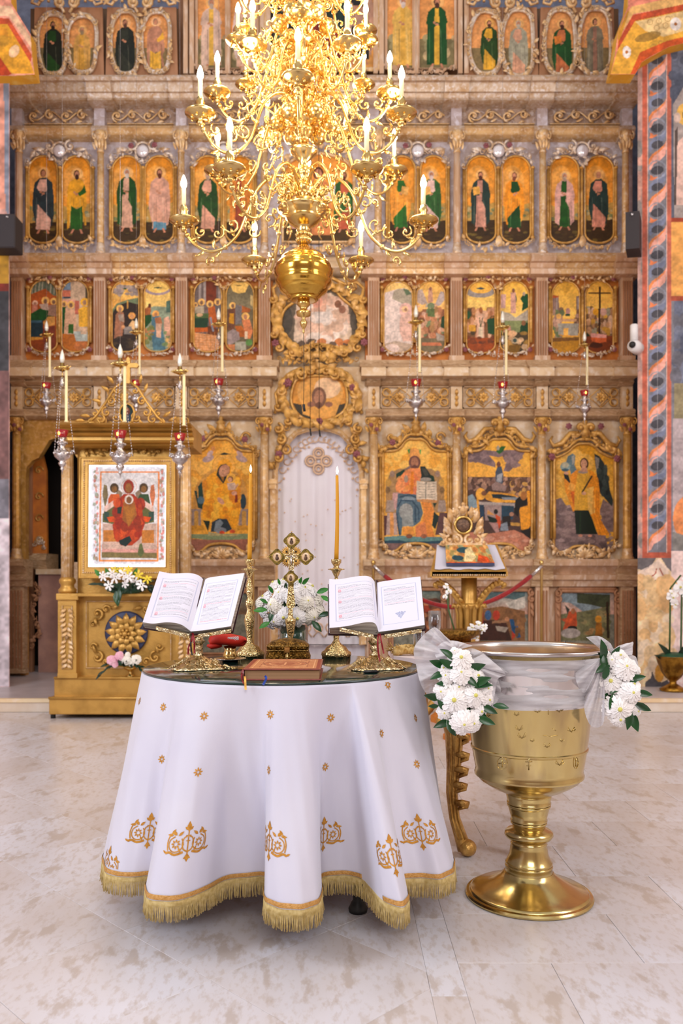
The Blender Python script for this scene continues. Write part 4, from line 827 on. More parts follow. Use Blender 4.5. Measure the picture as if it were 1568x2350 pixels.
# ---- prophets in rococo ovals on top
def ovalclip(cx_,y0,y1,hw,wv=.12,ph=0.):
    pts=[];cy=(y0+y1)/2;hh=(y1-y0)/2
    for i in range(32):
        a=2*PI*i/32;k=1-wv*math.sin(a*3+ph)*.5;c_,s__=math.cos(a),math.sin(a)
        pts.append((cx_+hw*math.copysign(abs(c_)**.75,c_)*k,cy+hh*math.copysign(abs(s__)**.75,s__)))
    return pts
PR=[((121,36,166,31),(189,40,163,31),dict(cx_=121,y0=47,y1=182,robe='#26521f',mant='#242a1c',hair='#33221a',style='wrap',feet=False,halo='#eeb46c'),dict(cx_=188,y0=60,y1=182,robe='#dca94e',mant='#dcab60',hair='#a89070',style='open',feet=False,halo='#eab878'),'prophet pair in scalloped gilt ovals at the far left, dark green and yellow robes'),
      ((288,30,166,30),(359,31,162,30),dict(cx_=287,y0=42,y1=180,robe='#3a3c30',mant='#282c24',hair='#6a4434',style='wrap',feet=False,halo='#efbc88'),dict(cx_=357,y0=40,y1=175,robe='#ebb648',mant='#c58f74',hair='#a5806a',beard=False,style='cope',feet=False,halo='#eebc90'),'prophet pair in scalloped gilt ovals, one in black, one in yellow skirt'),
      ((1115,30,166,33),(1190,26,170,33),dict(cx_=1123,y0=44,y1=168,robe='#e0ac3c',mant='#2d4c1c',hair='#5a3424',style='wrap',halo='#f0bc70',feet=False),dict(cx_=1190,y0=44,y1=180,robe='#dca88a',mant='#aaa490',hair='#c9baa8',style='wrap',feet=False),'prophet pair in scalloped gilt ovals, green over yellow and a white bearded elder'),
      ((1287,26,168,33),(1367,24,168,34),dict(cx_=1290,y0=45,y1=185,robe='#c97a4c',mant='#1f5422',hair='#5c2c1c',style='wrap',feet=False,book='#e08a3c'),dict(cx_=1366,y0=40,y1=178,robe='#a57c68',mant='#8a806c',hair='#2c201c',beard=False,style='vest',feet=False),'prophet pair in scalloped gilt ovals at the far right, one in green with a scroll')]
for k,(oa,ob,fa,fb,lab) in enumerate(PR):
    D=D0-.16;bx=(oa[0]+ob[0])/2;t=thing('icon_pair',lab,'icon',(wx(bx,D),D,wz(171,D)),GR['pr']);s_=D/F;fr=MB();crv=MB()
    for o_,fg in ((oa,fa),(ob,fb)):
        clip=ovalclip(*[o_[0],o_[1],o_[2],o_[3]],ph=.6*(k+1));pc=Pic(o_[0]-o_[3]*1.15,o_[1],o_[0]+o_[3]*1.15,o_[2],'#e4a468',k=.75)
        pc.p([(o_[0]-60,110),(o_[0]+60,110),(o_[0]+60,180),(o_[0]-60,180)],'#8f7a54');saint(pc,land=False,**fg);pc.brush(.1,.08);pc.mesh('painting',D+.02,clip,t)
        frame_tube(fr,clip,D,.017,.03,o_[0],(o_[1]+o_[2])/2);frame_tube(fr,clip,D+.01,.022,.10,o_[0],(o_[1]+o_[2])/2)
        garland(crv,[(x,y_) for x,y_ in [(o_[0]+(x-o_[0])*1.18,98+(y_-98)*1.1) for x,y_ in clip[::3]]],D,9,9,k*7+int(o_[0]),leafp=.45)
    MB().plate([(wx(oa[0]-48,D),wz(176,D)),(wx(ob[0]+48,D),wz(176,D)),(wx(ob[0]+44,D),wz(12,D)),(wx(oa[0]-44,D),wz(12,D))],[],D+.03,D+.06).build('backing','pink_dark',t,smooth=False)
    fr.build('frame','silver_gilt',t)
    for s2 in (-1,1):
        for q in range(4):crv.curl(wx(bx+s2*(14+q*20),D),D-.02,wz(10-q*4-18*(q%2),D),(15-q)*s_,PI/2+s2*q,s2*(1 if q%2 else -1),r=3.6*s_,lift=.03)
        crv.tube([(wx(bx+s2*x,D),D-.02,wz(y_,D)) for x,y_ in [(6,32),(22,4),(50,-10),(66,14),(80,10),(76,-12),(60,-30)]],3.6*s_,6)
        garland(crv,[(bx,-30),(bx+s2*40,-24),(bx+s2*78,4)],D,7,12,k+40)
    crv.build('rococo_carving','gilt_pale',t,kind='stuff')
# standing bishops, two rectangular pairs
for nm,xs,figs,lab in (('a',[(451,520),(526,592)],[dict(cx_=485,y0=-6,y1=160,robe='#e0b456',mant='#dcbcaa',hair='#b9a394',style='vest'),dict(cx_=562,y0=-12,y1=165,robe='#dcb49c',mant='#e3c9c0',hair='#8a6a5a',style='wrap')],'pair of standing bishop pictures left of the chandelier top'),
                          ('b',[(886,950),(960,1046)],[dict(cx_=925,y0=-10,y1=160,robe='#e2b254',mant='#e6bc68',hair='#d9c8c0',style='vest'),dict(cx_=1003,y0=-8,y1=158,robe='#e4b448',mant='#1f5628',hair='#5a3424',style='vest')],'pair of standing bishop pictures right of the chandelier top, one in green')):
    D=D0-.12;t=thing('icon_pair','tall gilt framed '+lab,'icon',(wx(sum(xs[0]+xs[1])/4,D),D,wz(171,D)),GR['pr']);fr=MB();s_=D/F
    for (xa,xb),fg in zip(xs,figs):
        cx_,hw=(xa+xb)/2,(xb-xa)/2;clip=arch(cx_,hw,-80,-50,158);pc=Pic(xa,-80,xb,158,'#e7a464',k=.7);pc.p([(xa,90),(xb,90),(xb,160),(xa,160)],'#8a7c58');pc.spots(xa,80,xb,130,10,8,['#a59a74','#c9b088'],3);saint(pc,land=False,**fg);pc.brush();pc.mesh('painting',D+.02,clip,t);frame_tube(fr,clip,D+.01,.018)
    xa,xb=xs[0][0],xs[1][1]
    for x in (xa-24,xa-10,(xs[0][1]+xs[1][0])/2,xb+10,xb+24):fr.box(wx(x-5,D),wx(x+5,D),D-.03,D+.04,wz(172,D),wz(-120,D))
    garland(fr,[(xa,150),(xa+20,166),((xa+xb)/2,168),(xb-20,166),(xb,150)],D,6,8,51);fr.build('frame','pink_stucco',t,smooth='auto')
D=D0-.12;t=thing('icon','large arched picture of an enthroned figure hidden behind the chandelier top','icon',(wx(739,D),D,wz(171,D)));clip=arch(739,130,-220,-120,160);pc=Pic(609,-220,869,160,'#e2a860',k=.4);saint(pc,739,-160,160,'#8f3a2c','#2b3f3a','#6a3524',style='wrap',w_=1.5,land=False);saint(pc,650,-60,150,'#5c7a5c','#2c2a2a','#6a3524',land=False);saint(pc,825,-60,150,'#2b2c30','#c9a08a','#6a3524',land=False);pc.brush();pc.mesh('painting',D+.02,clip,t)
fr=MB();frame_tube(fr,clip,D,.03);garland(fr,[(609,160),(739,170),(869,160)],D,8,10,77);fr.build('frame','gilt_pale',t)

# ---- the great icons
HALF=[(0,1008),(12,1007),(24,1013),(34,1026),(44,1033),(56,1035),(70,1036),(75,1044),(75,1242),(69,1259),(56,1267),(42,1262),(28,1251),(0,1247)]
HALF6=[(0,1018),(14,1019),(26,1026),(36,1036),(50,1044),(64,1050),(70,1057),(70,1246),(64,1262),(52,1268),(36,1262),(22,1254),(0,1253)]
def big(cx_,half,bg,org,sc,fn,lab,seed,crest='leaf'):
    D=D0-.01;t=thing('icon',lab,'icon',(wx(cx_,D),D,wz(1275,D)),GR['big']);s_=D/F
    R_=[(cx_+a,b) for a,b in half];L_=[(cx_-a,b) for a,b in half[::-1][1:-1]];clip=R_+L_;hw=max(a for a,b in half)
    pc=Pic(cx_-hw,half[0][1]-2,cx_+hw,1270,bg,k=1.15,org=org,sc=sc);fn(pc);pc.brush(.07,.09);pc.mesh('painting',D+.01,clip,t)
    fr=MB();sm=[tuple(p) for p in crom(clip,3,True)];frame_tube(fr,sm,D,.016);
    for s2 in (-1,1):x=cx_+s2*(hw+6);fr.tube([(wx(x,D),D-.01,wz(1236,D)),(wx(x,D),D-.01,wz(1048,D))],3.2*s_,8);fr.ball((wx(x,D),D-.01,wz(1046,D)),6*s_,8,5)
    fr.build('frame','gilt',t);cr=MB();top=half[0][1]
    for s2 in (-1,1):
        edge=[(cx_+s2*a,b-9) for a,b in half[:8]];cr.tube([(wx(x,D),D-.03,wz(y_,D)) for x,y_ in [tuple(q) for q in crom(edge,4)]],[3.4*s_*(1+.3*math.sin(i)) for i in range(len(edge)*4-3)],6)
        garland(cr,[(cx_+s2*8,top-22),(cx_+s2*30,top-8),(cx_+s2*52,top+12),(cx_+s2*78,top+20),(cx_+s2*82,top+40)],D-.02,5,10,seed+s2)
        if crest=='scroll':cr.curl(wx(cx_+s2*12,D),D-.04,wz(top-34,D),13*s_,-PI/2,-s2,r=4*s_,lift=.03);cr.tube([(wx(cx_+s2*x,D),D-.03,wz(y_,D)) for x,y_ in [(14,top-24),(34,top-22),(54,top+2),(72,top+6),(80,top-6),(74,top-16)]],[5*s_,6*s_,7*s_,5*s_,4*s_,2*s_],7)
        else:cr.leaf(wx(cx_+s2*14,D),D-.03,wz(top-14,D),26*s_,PI/2-s2*.5,wd=.5);cr.curl(wx(cx_+s2*56,D),D-.03,wz(top-4,D),12*s_,0,s2,r=3*s_)
    cr.leaf(wx(cx_,D),D-.03,wz(top-8,D),36*s_,PI/2,wd=.55,bend=0);cr.lathe([(0,0),(.04,.01),(.05,.05),(.035,.08),(.055,.1),(.02,.13),(.03,.16),(0,.18)],(wx(cx_,D),D-.03,wz(top-14,D)),n=10);cr.build('crest','gilt',t)
    ft=MB();garland(ft,[(cx_-78,1246),(cx_-56,1272),(cx_-24,1262),(cx_,1262),(cx_+24,1262),(cx_+56,1272),(cx_+78,1246)],D-.01,4.5,9,seed+5);garland(ft,[(cx_-40,1276),(cx_+40,1276)],D-.01,5,9,seed+6)
    for a in range(-3,4):ft.leaf(wx(cx_,D),D-.03,wz(1278,D),22*s_,PI/2+a*.45,wd=.4,bend=0)
    ft.build('foot_carving','gilt_pale',t);return t
zc=((420,960),6.914);zd=((860,960),6.91);ze=((1050,960),6.91);zf=((1240,960),6.91)
def motherofgod(p):
    p.grad(300,900,'#e8aa3e','#edb458');p.spots(110,300,1200,1200,30,90,['#e9ae48','#f0bc5c','#dd9c30'],2,1);
    for sx,a in ((400,1),(930,-1)):p.e(sx,640,95,50,'#b79a94',1,-.4*a);p.e(sx+30*a,560,60,36,'#c4a49c',1,-.8*a);p.e(sx+80*a,480,34,40,'#c9884a')
    p.e(650,760,185,185,'#f2b452');p.ring(650,760,182,8,'#d69a34',.8);p.p([(560,575),(660,540),(760,572),(660,582)],'#1f2a18')
    p.p([(180,1150),(230,1020),(350,880),(480,800),(860,860),(960,980),(1020,1150),(1020,1500),(140,1500),(150,1300)],'#d09a4c');p.p([(240,1080),(300,1000),(330,1300),(250,1340)],'#1f4436');p.p([(830,900),(880,930),(900,1150),(860,1200)],'#1a4034');p.p([(180,1150),(220,1150),(240,1300),(330,1330),(330,1450),(240,1420)],'#183c34');p.e(285,1300,55,60,'#5c7480');p.e(955,1320,50,120,'#2c4450')
    for x in (210,970):p.p([(x-90,1440),(x+90,1440),(x+70,1500),(x+80,1700),(x-90,1700),(x-70,1500)],'#a08a80');p.l([(x,1500),(x,1690)],70,'#c99a4c');p.p([(x-110,1700),(x+120,1700),(x+120,1780),(x-110,1780)],'#cf9630')
    p.p([(540,830),(560,700),(640,640),(720,650),(780,730),(760,830),(800,940),(900,1120),(920,1450),(880,1600),(830,1760),(740,1740),(700,1640),(560,1590),(430,1620),(320,1580),(310,1400),(350,1280),(330,1080),(380,940),(470,860)],'#eba51f')
    p.spots(340,900,900,1600,46,52,['#f2b436','#e09418','#f4bc44','#d98c14'],5,1.2);p.p([(555,800),(600,740),(680,720),(750,780),(740,860),(700,930),(640,1040),(530,900)],'#16281c');p.p([(570,880),(660,900),(640,1010)],'#a8701c');p.e(655,830,82,100,'#c28a6c',1,.5);p.e(640,850,60,78,'#cd9878',1,.5);p.e(630,830,7,5,'#4a2c20');p.e(680,810,7,5,'#4a2c20');p.l([(655,820),(650,860)],6,'#a0684c');p.l([(625,885),(650,890)],6,'#9a4c38')
    p.e(765,950,75,80,'#f0b650');p.e(755,965,42,48,'#6a3c20');p.e(748,975,34,40,'#cf9a78');p.p([(700,1030),(820,1020),(850,1080),(830,1140),(720,1140)],'#ccae9c');p.l([(840,1100),(870,1050)],24,'#c9987c');p.p([(740,1140),(860,1140),(870,1330),(800,1360),(730,1260)],'#d98a20');p.p([(830,1200),(870,1220),(870,1330),(820,1340)],'#8f3414')
    p.e(600,1310,70,36,'#cf9a80',1,.8);p.e(815,1190,44,34,'#cf9a80');p.p([(310,1620),(430,1630),(400,1800),(330,1640)],'#20301c');p.p([(440,1800),(460,1650),(560,1590),(700,1600),(780,1760),(700,1800)],'#2c3a44');p.p([(490,1790),(520,1640),(590,1600),(640,1660),(560,1780)],'#85909a');p.e(600,1780,90,50,'#8a8f98');p.e(620,1815,44,32,'#d1552c');p.e(785,1795,46,28,'#cf5a30')
    p.p([(110,1840),(1080,1830),(1080,1910),(720,1930),(420,1930),(110,1900)],'#8f9a74');p.p([(400,1800),(700,1850),(900,1830),(850,1870),(400,1860)],'#b5a87c');p.p([(90,1910),(440,1930),(740,1930),(1090,1910),(1090,2150),(90,2150)],'#a8705c')
big(508,HALF,'#e9ab42',*zc,motherofgod,'great icon of a seated mother in yellow holding a child on a gold ground',100)
def christ(p):
    p.grad(300,1300,'#f0b552','#ecb04c');p.spots(130,360,1140,900,40,90,['#f2bc5e','#e9a942','#f4c468'],2,1)
    for x,m_ in ((300,1),(980,-1)):p.p([(x-130*m_,1500),(x-120*m_,1050),(x-60*m_,880),(x+80*m_,800),(x+260*m_,800),(x+100*m_,1500)],'#b08a5c');p.e(x-80*m_,1020,46,60,'#c79a4c');p.e(x-20*m_,880,40,50,'#a88a78');p.e(x-90*m_,1140,40,50,'#8c6c44')
    p.p([(340,880),(480,800),(480,960),(350,1010)],'#12402c');p.p([(860,880),(940,920),(960,1010),(860,1000)],'#0f3a26');p.p([(540,560),(520,500),(560,480),(590,560)],'#3f8a3a');p.p([(690,560),(700,490),(740,500),(730,570)],'#5a9c54');p.p([(560,500),(630,470),(710,500),(720,620),(550,620)],'#e0a058')
    p.e(635,700,95,110,'#7c5044');p.e(635,700,58,82,'#b07a5c');p.e(635,775,46,36,'#6d4438');p.e(612,690,7,5,'#3c241c');p.e(658,690,7,5,'#3c241c');p.l([(636,700),(634,735)],6,'#8f5c44')
    p.p([(330,1090),(380,960),(480,840),(560,790),(720,790),(760,960),(680,1210),(430,1200),(350,1160)],'#e8935a');p.spots(400,880,700,1180,20,46,['#ef9c4c','#e58a62','#f0a868','#dd7c4c'],6,1.3);p.l([(600,860),(590,1180)],46,'#dd8420');p.e(410,1060,75,85,'#ee9c62');p.e(500,960,32,60,'#a8907c');p.p([(450,820),(570,740),(560,800)],'#93766c')
    p.p([(720,760),(800,760),(880,880),(900,980),(730,1000),(740,900)],'#182a24');p.p([(740,790),(820,800),(860,900),(800,920)],'#4a4a40');p.e(810,970,90,34,'#a0968a')
    p.p([(290,1180),(400,1180),(420,1260),(360,1460),(270,1420)],'#c9a09a');p.p([(370,1190),(560,1200),(680,1210),(730,1340),(770,1500),(720,1640),(640,1700),(600,1720),(440,1700),(420,1860),(380,1840),(340,1500)],'#5f7480');p.e(500,1480,110,130,'#a4a4a0');p.p([(440,1560),(600,1540),(620,1700),(440,1720)],'#9a9c98');p.p([(380,1330),(480,1240),(660,1260),(640,1300),(470,1290)],'#8c98a0')
    for pts in ([(400,1250),(560,1210),(660,1260)],[(370,1400),(420,1300),(600,1310),(700,1440)],[(350,1500),(370,1700),(400,1850)],[(640,1400),(650,1640)],[(700,1440),(700,1600)]):p.l(pts,22,'#324c60',.9)
    p.p([(740,1320),(900,1340),(950,1480),(900,1700),(960,1880),(860,1900),(650,1880),(640,1720),(760,1620),(780,1480)],'#e59444');p.p([(650,1720),(800,1640),(840,1880),(660,1880)],'#dc8a58');p.p([(450,1720),(610,1720),(640,1860),(450,1850)],'#e09a48');p.p([(940,1480),(1030,1560),(960,1760),(910,1700)],'#17302a');p.p([(920,1340),(990,1340),(950,1420)],'#1a3a28')
    p.p([(670,990),(820,1010),(980,1000),(990,1300),(810,1280),(660,1290)],'#d9c6b0');p.p([(670,1290),(810,1280),(990,1300),(980,1340),(680,1320)],'#c8905a');p.l([(815,1020),(808,1280)],16,'#8a8478')
    for i in range(6):p.l([(700,1040+i*42),(795,1045+i*42)],8,'#8c8074',.8);p.l([(840,1045+i*42),(960,1038+i*42)],8,'#8c8074',.8)
    for x in (260,1080):p.p([(x-60,1300),(x+40,1300),(x+60,1480),(x-80,1480)],'#b09a8c')
    p.p([(200,1500),(340,1500),(370,1850),(180,1850)],'#bda296');p.l([(270,1520),(275,1840)],60,'#d99c5c');p.p([(1030,1500),(1150,1500),(1150,1850),(960,1850)],'#6b4a48');p.p([(120,1540),(200,1540),(180,1860),(120,1870)],'#6d4444')
    p.p([(130,1880),(420,1860),(700,1880),(1100,1880),(1150,1950),(700,1990),(130,1960)],'#6f9490');p.p([(130,1940),(400,1930),(520,1960),(880,1950),(1150,1930),(1150,2000),(480,2010),(130,1980)],'#2f5060');p.e(550,1870,50,36,'#8f5a40');p.e(780,1870,50,34,'#a0664a');p.p([(120,1980),(1150,1990),(1150,2150),(120,2150)],'#8a6c68')
big(954,HALF,'#f0b552',*zd,christ,'great icon of a crowned enthroned man holding an open book',200)
def dormition(p):
    p.grad(320,950,'#f2b848','#edb04e');p.p([(150,640),(200,540),(330,490),(620,520),(800,500),(1000,500),(1070,540),(980,680),(840,830),(730,840),(800,640),(790,570),(660,620),(500,590),(600,700),(600,780),(400,720)],'#8f7676');p.spots(180,520,600,680,16,60,['#a08684','#7c6668'],4,.6);p.spots(760,540,1000,800,12,56,['#9a807c','#7c6464'],5,.8)
    p.p([(610,520),(700,440),(770,440),(720,530),(660,570)],'#2c6a20');p.e(645,470,24,40,'#a8a090');p.p([(150,930),(1165,930),(1165,1960),(150,1960)],'#5a4038');p.spots(160,950,1160,1120,90,34,['#a5806c','#7c5a4c','#c49a80','#5c4034','#8f7062'],7,1.2);p.spots(780,960,1160,1250,50,36,['#b58a6c','#8c6444','#d9a85c','#6b4a34'],8,1.2)
    p.p([(600,860),(640,760),(700,760),(730,900),(720,1040),(610,1040)],'#4c5666');p.e(655,730,32,46,'#7c4c34');p.p([(630,900),(720,860),(700,1020),(620,1010)],'#a5a4a8');p.e(655,1080,44,36,'#e08a3c');p.p([(540,1060),(620,1000),(780,1080),(760,1160),(560,1140)],'#9a8078')
    p.e(370,1200,78,95,'#eeb04a');p.e(420,1190,40,40,'#8c5c3c');p.p([(430,1240),(500,1160),(880,1200),(990,1260),(980,1320),(600,1340),(460,1290)],'#dfa038');p.p([(540,1200),(680,1200),(920,1240),(980,1290),(700,1280),(560,1260)],'#1f3238');p.p([(700,1250),(960,1250),(980,1300),(720,1290)],'#8a8f94');p.l([(560,1310),(900,1320)],34,'#eeb040')
    p.p([(340,1320),(960,1350),(960,1420),(350,1400)],'#b3a49c');p.p([(350,1370),(420,1370),(430,1600),(360,1600)],'#2b4358');p.p([(700,1380),(900,1390),(880,1600),(700,1600)],'#2c4a5c');p.p([(430,1380),(700,1380),(700,1620),(440,1620)],'#a8908a');p.p([(160,1240),(240,1200),(300,1300),(330,1440),(190,1480)],'#8fa0a8');p.p([(190,1430),(320,1420),(360,1560),(200,1640)],'#cf9c3a')
    p.l([(320,1280),(340,1560)],34,'#e5a63c');p.p([(1100,1150),(1150,1150),(1165,1500),(1165,1700),(1080,1800),(1010,1760),(980,1420),(1120,1380)],'#e9a02c');p.p([(980,1240),(1110,1270),(1100,1380),(1000,1400),(960,1560),(900,1500),(920,1300)],'#17110e');p.e(1050,1230,50,70,'#b5783c');p.p([(600,1520),(680,1560),(690,1700),(640,1780)],'#cc5a2c');p.p([(470,1540),(620,1590),(640,1640),(520,1660)],'#12281a');p.e(610,1480,34,40,'#1c1410')
    p.p([(480,1450),(600,1540),(470,1520)],'#dca25c');p.p([(500,1650),(640,1660),(680,1880),(640,1860)],'#b58d86');p.p([(720,1560),(850,1540),(840,1700),(720,1760)],'#2f2420');p.p([(690,1680),(790,1640),(810,1780),(680,1780)],'#8a9098');p.p([(840,1650),(990,1660),(990,1710),(850,1700)],'#c99a4c');p.e(860,1520,34,34,'#b5866c')
    p.p([(150,1800),(500,1830),(700,1800),(900,1770),(1165,1880),(1165,2150),(150,2150)],'#c5856a');p.p([(1000,1780),(1165,1740),(1165,1920),(1080,1860)],'#241814');p.spots(400,1850,1150,2080,14,80,['#cf9478','#bd7c60','#d6a088'],9,.4)
big(1146,HALF,'#f0b552',*ze,dormition,'great icon of a figure lying on a bier before a crowd',300,'scroll')
def angel(p):
    p.grad(400,1300,'#d99c20','#dfae54');p.spots(200,500,1160,1200,30,90,['#e0ac44','#d9a238','#e6b65c'],2,1);p.p([(215,1300),(330,1260),(440,1420),(560,1500),(600,1800),(1160,1800),(1160,1400),(1000,1280),(950,1450),(1100,2150),(215,2150)],'#8c7470');p.spots(220,1300,560,2080,50,60,['#9a827c','#7c6664','#a48c88','#74605e'],6,.6);p.spots(600,1860,1150,2100,40,60,['#9a827c','#7c6664','#695654'],7,.6);p.spots(960,1350,1150,1850,30,56,['#9a827c','#7c6664','#8a726c'],8,.6)
    p.p([(410,700),(440,600),(520,555),(560,600),(545,740),(580,820),(500,920),(460,780)],'#6b7f84');p.p([(500,600),(545,580),(545,700),(510,740)],'#a8a49c');p.p([(860,560),(940,600),(1020,720),(1080,950),(1110,1150),(1160,1300),(1140,1400),(1000,1240),(940,1180),(900,900),(870,700)],'#2f3a38');p.p([(870,600),(940,640),(920,820),(890,860)],'#8f8880');p.spots(930,800,1080,1200,16,40,['#4a5450','#1e2826','#3a4642'],9,2)
    p.e(700,700,150,140,'#eab85c',.8);p.e(400,770,78,76,'#8fa09c');p.e(400,740,56,44,'#b9b29a');p.e(400,820,60,24,'#44606c');p.e(415,870,36,24,'#cf9c80');p.p([(370,880),(450,900),(480,1000),(460,1070),(410,1030),(390,960)],'#111c18')
    p.p([(620,800),(560,830),(480,900),(480,1040),(400,960),(375,960),(400,1150),(520,1480),(560,1460),(550,1200),(620,1000)],'#e39424');p.p([(480,1020),(560,1060),(540,1160),(430,1120)],'#e8aa4c');p.p([(480,1170),(540,1150),(540,1420)],'#d56c1c');p.p([(600,820),(760,820),(780,1100),(770,1460),(540,1460),(560,1100)],'#dfab3c');p.p([(760,810),(850,850),(920,950),(950,1200),(950,1600),(1100,1830),(1090,1860),(920,1850),(820,1560),(770,1540),(740,1100),(800,940)],'#ea9a24')
    p.p([(740,1110),(850,1080),(870,1500),(770,1540)],'#eebc62');
    for x in (850,900,930):p.l([(x,1150),(x-10,1500),(x+100,1820)],14,'#cc7818',.7)
    p.p([(545,1460),(770,1460),(830,1600),(910,1840),(570,1840)],'#142612');p.l([(640,1500),(630,1820)],20,'#223a1c');p.l([(820,920),(670,1170)],26,'#3c2c18');p.e(695,1190,38,26,'#d2a080');p.e(680,850,76,26,'#a8948a');p.e(700,720,68,92,'#4a2c18');p.e(695,720,48,70,'#cf9c7c');p.e(676,710,6,4,'#4a2c20');p.e(714,710,6,4,'#4a2c20');p.p([(650,780),(740,780),(750,850),(640,850)],'#c9987c');p.e(640,1860,34,20,'#c99076');p.e(790,1862,34,18,'#c99076')
t6=big(1341,HALF6,'#dfa83c',*zf,angel,'great icon of a winged angel in orange holding a globe, at the far right',400,'scroll')
for x,y_,r in ((1306,978,8),(1380,978,8),(1267,1048,9),(1417,1052,9)):rosette(x,y_,D0-.06,r,t6)
for o_,xs in (('x',((465,1006),(562,1008),(901,1015),(1006,1016))),):
    for x,y_ in xs:rosette(x,y_,D0-.06,8,ico)

# ---- cartouche icons over the holy door
def ringleaf(b_,cx_,cy_,rx,ry,n,L_,D,flip=1,seed=1):
    R=random.Random(seed)
    for i in range(n):
        a=2*PI*i/n;b_.leaf(wx(cx_+rx*math.cos(a),D),D-.02,wz(cy_+ry*math.sin(a),D),L_*R.uniform(.8,1.2)*D/F,-(a+PI/2)*1+R.uniform(-.3,.3),wd=.55,bend=.35*flip,lift=.3)
D=D0-.02;t=thing('icon','carved cartouche with a faded face on a cloth above the holy door','icon',(wx(731,D),D,wz(985,D)))
clip=[tuple(q) for q in crom([(731,862),(770,866),(792,880),(797,920),(788,945),(760,962),(731,965),(700,962),(676,942),(668,915),(676,878),(695,866)],4,True)]
pc=Pic(664,860,800,968,'#e2a048',k=.8);pc.e(735,900,52,46,'#ecb468',.9);pc.p([(672,925),(690,960),(715,962),(700,930)],'#4c4234');pc.p([(795,925),(780,955),(760,960),(775,930)],'#4c4234');pc.p([(715,870),(775,868),(785,910),(770,955),(730,962),(695,950),(690,900)],'#e9ad5c');pc.e(752,890,30,24,'#f4d2b4',.8)
pc.e(732,912,17,24,'#8c6450');pc.e(732,912,11,17,'#b58468');pc.e(714,928,9,6,'#a0705a');pc.e(755,928,9,6,'#a0705a');pc.e(732,930,7,8,'#7c5442');pc.e(728,908,1.3,1,'#4a3024');pc.e(737,908,1.3,1,'#4a3024');pc.brush(.08,.06);pc.mesh('painting',D+.01,clip,t)
fr=MB();frame_tube(fr,clip,D,.018);ringleaf(fr,731,912,78,60,26,30,D,1,1);ringleaf(fr,731,912,90,68,22,30,D-.02,-1,2)
for s2 in (-1,1):
    for (x,y_,r) in ((40,862,15),(86,900,13),(92,935,14),(70,968,12),(92,985,13),(86,1010,13),(74,1034,12),(92,1052,12),(20,852,12)):fr.curl(wx(731+s2*x,D),D-.03,wz(y_,D),r*D/F,PI/2,s2,r=3.4*D/F,lift=.03)
    garland(fr,[(731+s2*60,965),(731+s2*84,995),(731+s2*92,1030),(731+s2*100,1060),(731+s2*106,1080)],D-.01,5,11,9+s2)
    fr.tube([(wx(731+s2*x,D),D-.02,wz(y_,D)) for x,y_ in [(14,858),(40,846),(66,858),(84,882),(98,905),(94,930),(100,950)]],4*D/F,6)
fr.build('frame','gilt',t)
for x,y_ in ((660,878),(812,888),(733,967),(640,1042),(819,1042)):rosette(x,y_,D-.06,11 if y_<900 else 9,t)
t=thing('icon','large oval cartouche painting, pale and worn, below the chandelier ball','icon',(wx(731,D),D,wz(830,D)))
clip=[tuple(q) for q in crom([(731,655),(765,662),(785,684),(812,708),(824,738),(820,775),(790,804),(765,796),(731,790),(697,796),(672,804),(648,780),(644,745),(652,712),(678,690),(700,662)],4,True)]
pc=Pic(640,650,828,806,'#7b6c5c',k=.8);pc.p([(680,700),(710,680),(760,672),(790,700),(808,740),(806,780),(770,798),(700,800),(674,780)],'#e2c8b0');pc.spots(690,690,790,780,40,16,['#ead2c2','#e6bfa8','#dcb8a0','#efdccf'],3,1);pc.spots(690,780,800,800,14,12,['#6b5648','#8c7462','#d9884c'],4,.6);pc.p([(718,672),(752,672),(748,716),(720,716)],'#ddb098');pc.e(728,690,12,16,'#e6a890');pc.e(776,698,8,9,'#8c6048');pc.e(786,710,8,9,'#a5745c');pc.e(656,735,16,34,'#5d544a');pc.e(815,735,12,26,'#655a4e');pc.p([(722,715),(758,715),(756,740),(724,742)],'#ecdcd2');pc.brush(.1,.08);pc.mesh('painting',D+.01,clip,t)
fr=MB();frame_tube(fr,clip,D,.018);ringleaf(fr,733,738,92,76,30,30,D,1,3);ringleaf(fr,733,735,103,86,26,30,D-.01,-1,4)
for s2 in (-1,1):
    fr.tube([(wx(731+s2*x,D),D-.03,wz(y_,D)) for x,y_ in [(0,638),(30,640),(60,655),(88,650),(104,664),(98,690),(106,720)]],4.4*D/F,6)
    for (x,y_,r) in ((30,806,12),(60,812,12),(90,800,12),(102,770,11),(104,690,12),(80,660,13)):fr.curl(wx(731+s2*x,D),D-.03,wz(y_,D),r*D/F,PI/2,s2,r=3.4*D/F,lift=.03)
garland(fr,[(660,806),(700,798),(731,795),(762,798),(802,806)],D-.02,4,9,33);garland(fr,[(640,824),(700,828),(760,828),(822,824)],D-.02,5,9,34);fr.build('frame','gilt',t)
for x,y_ in ((632,787),(836,785)):rosette(x,y_,D-.06,9,t)
mould('arched_moulding',[(600,.05),(606,.1),(614,.12),(620,.08),(628,.04)],622,842,'cream_stucco')

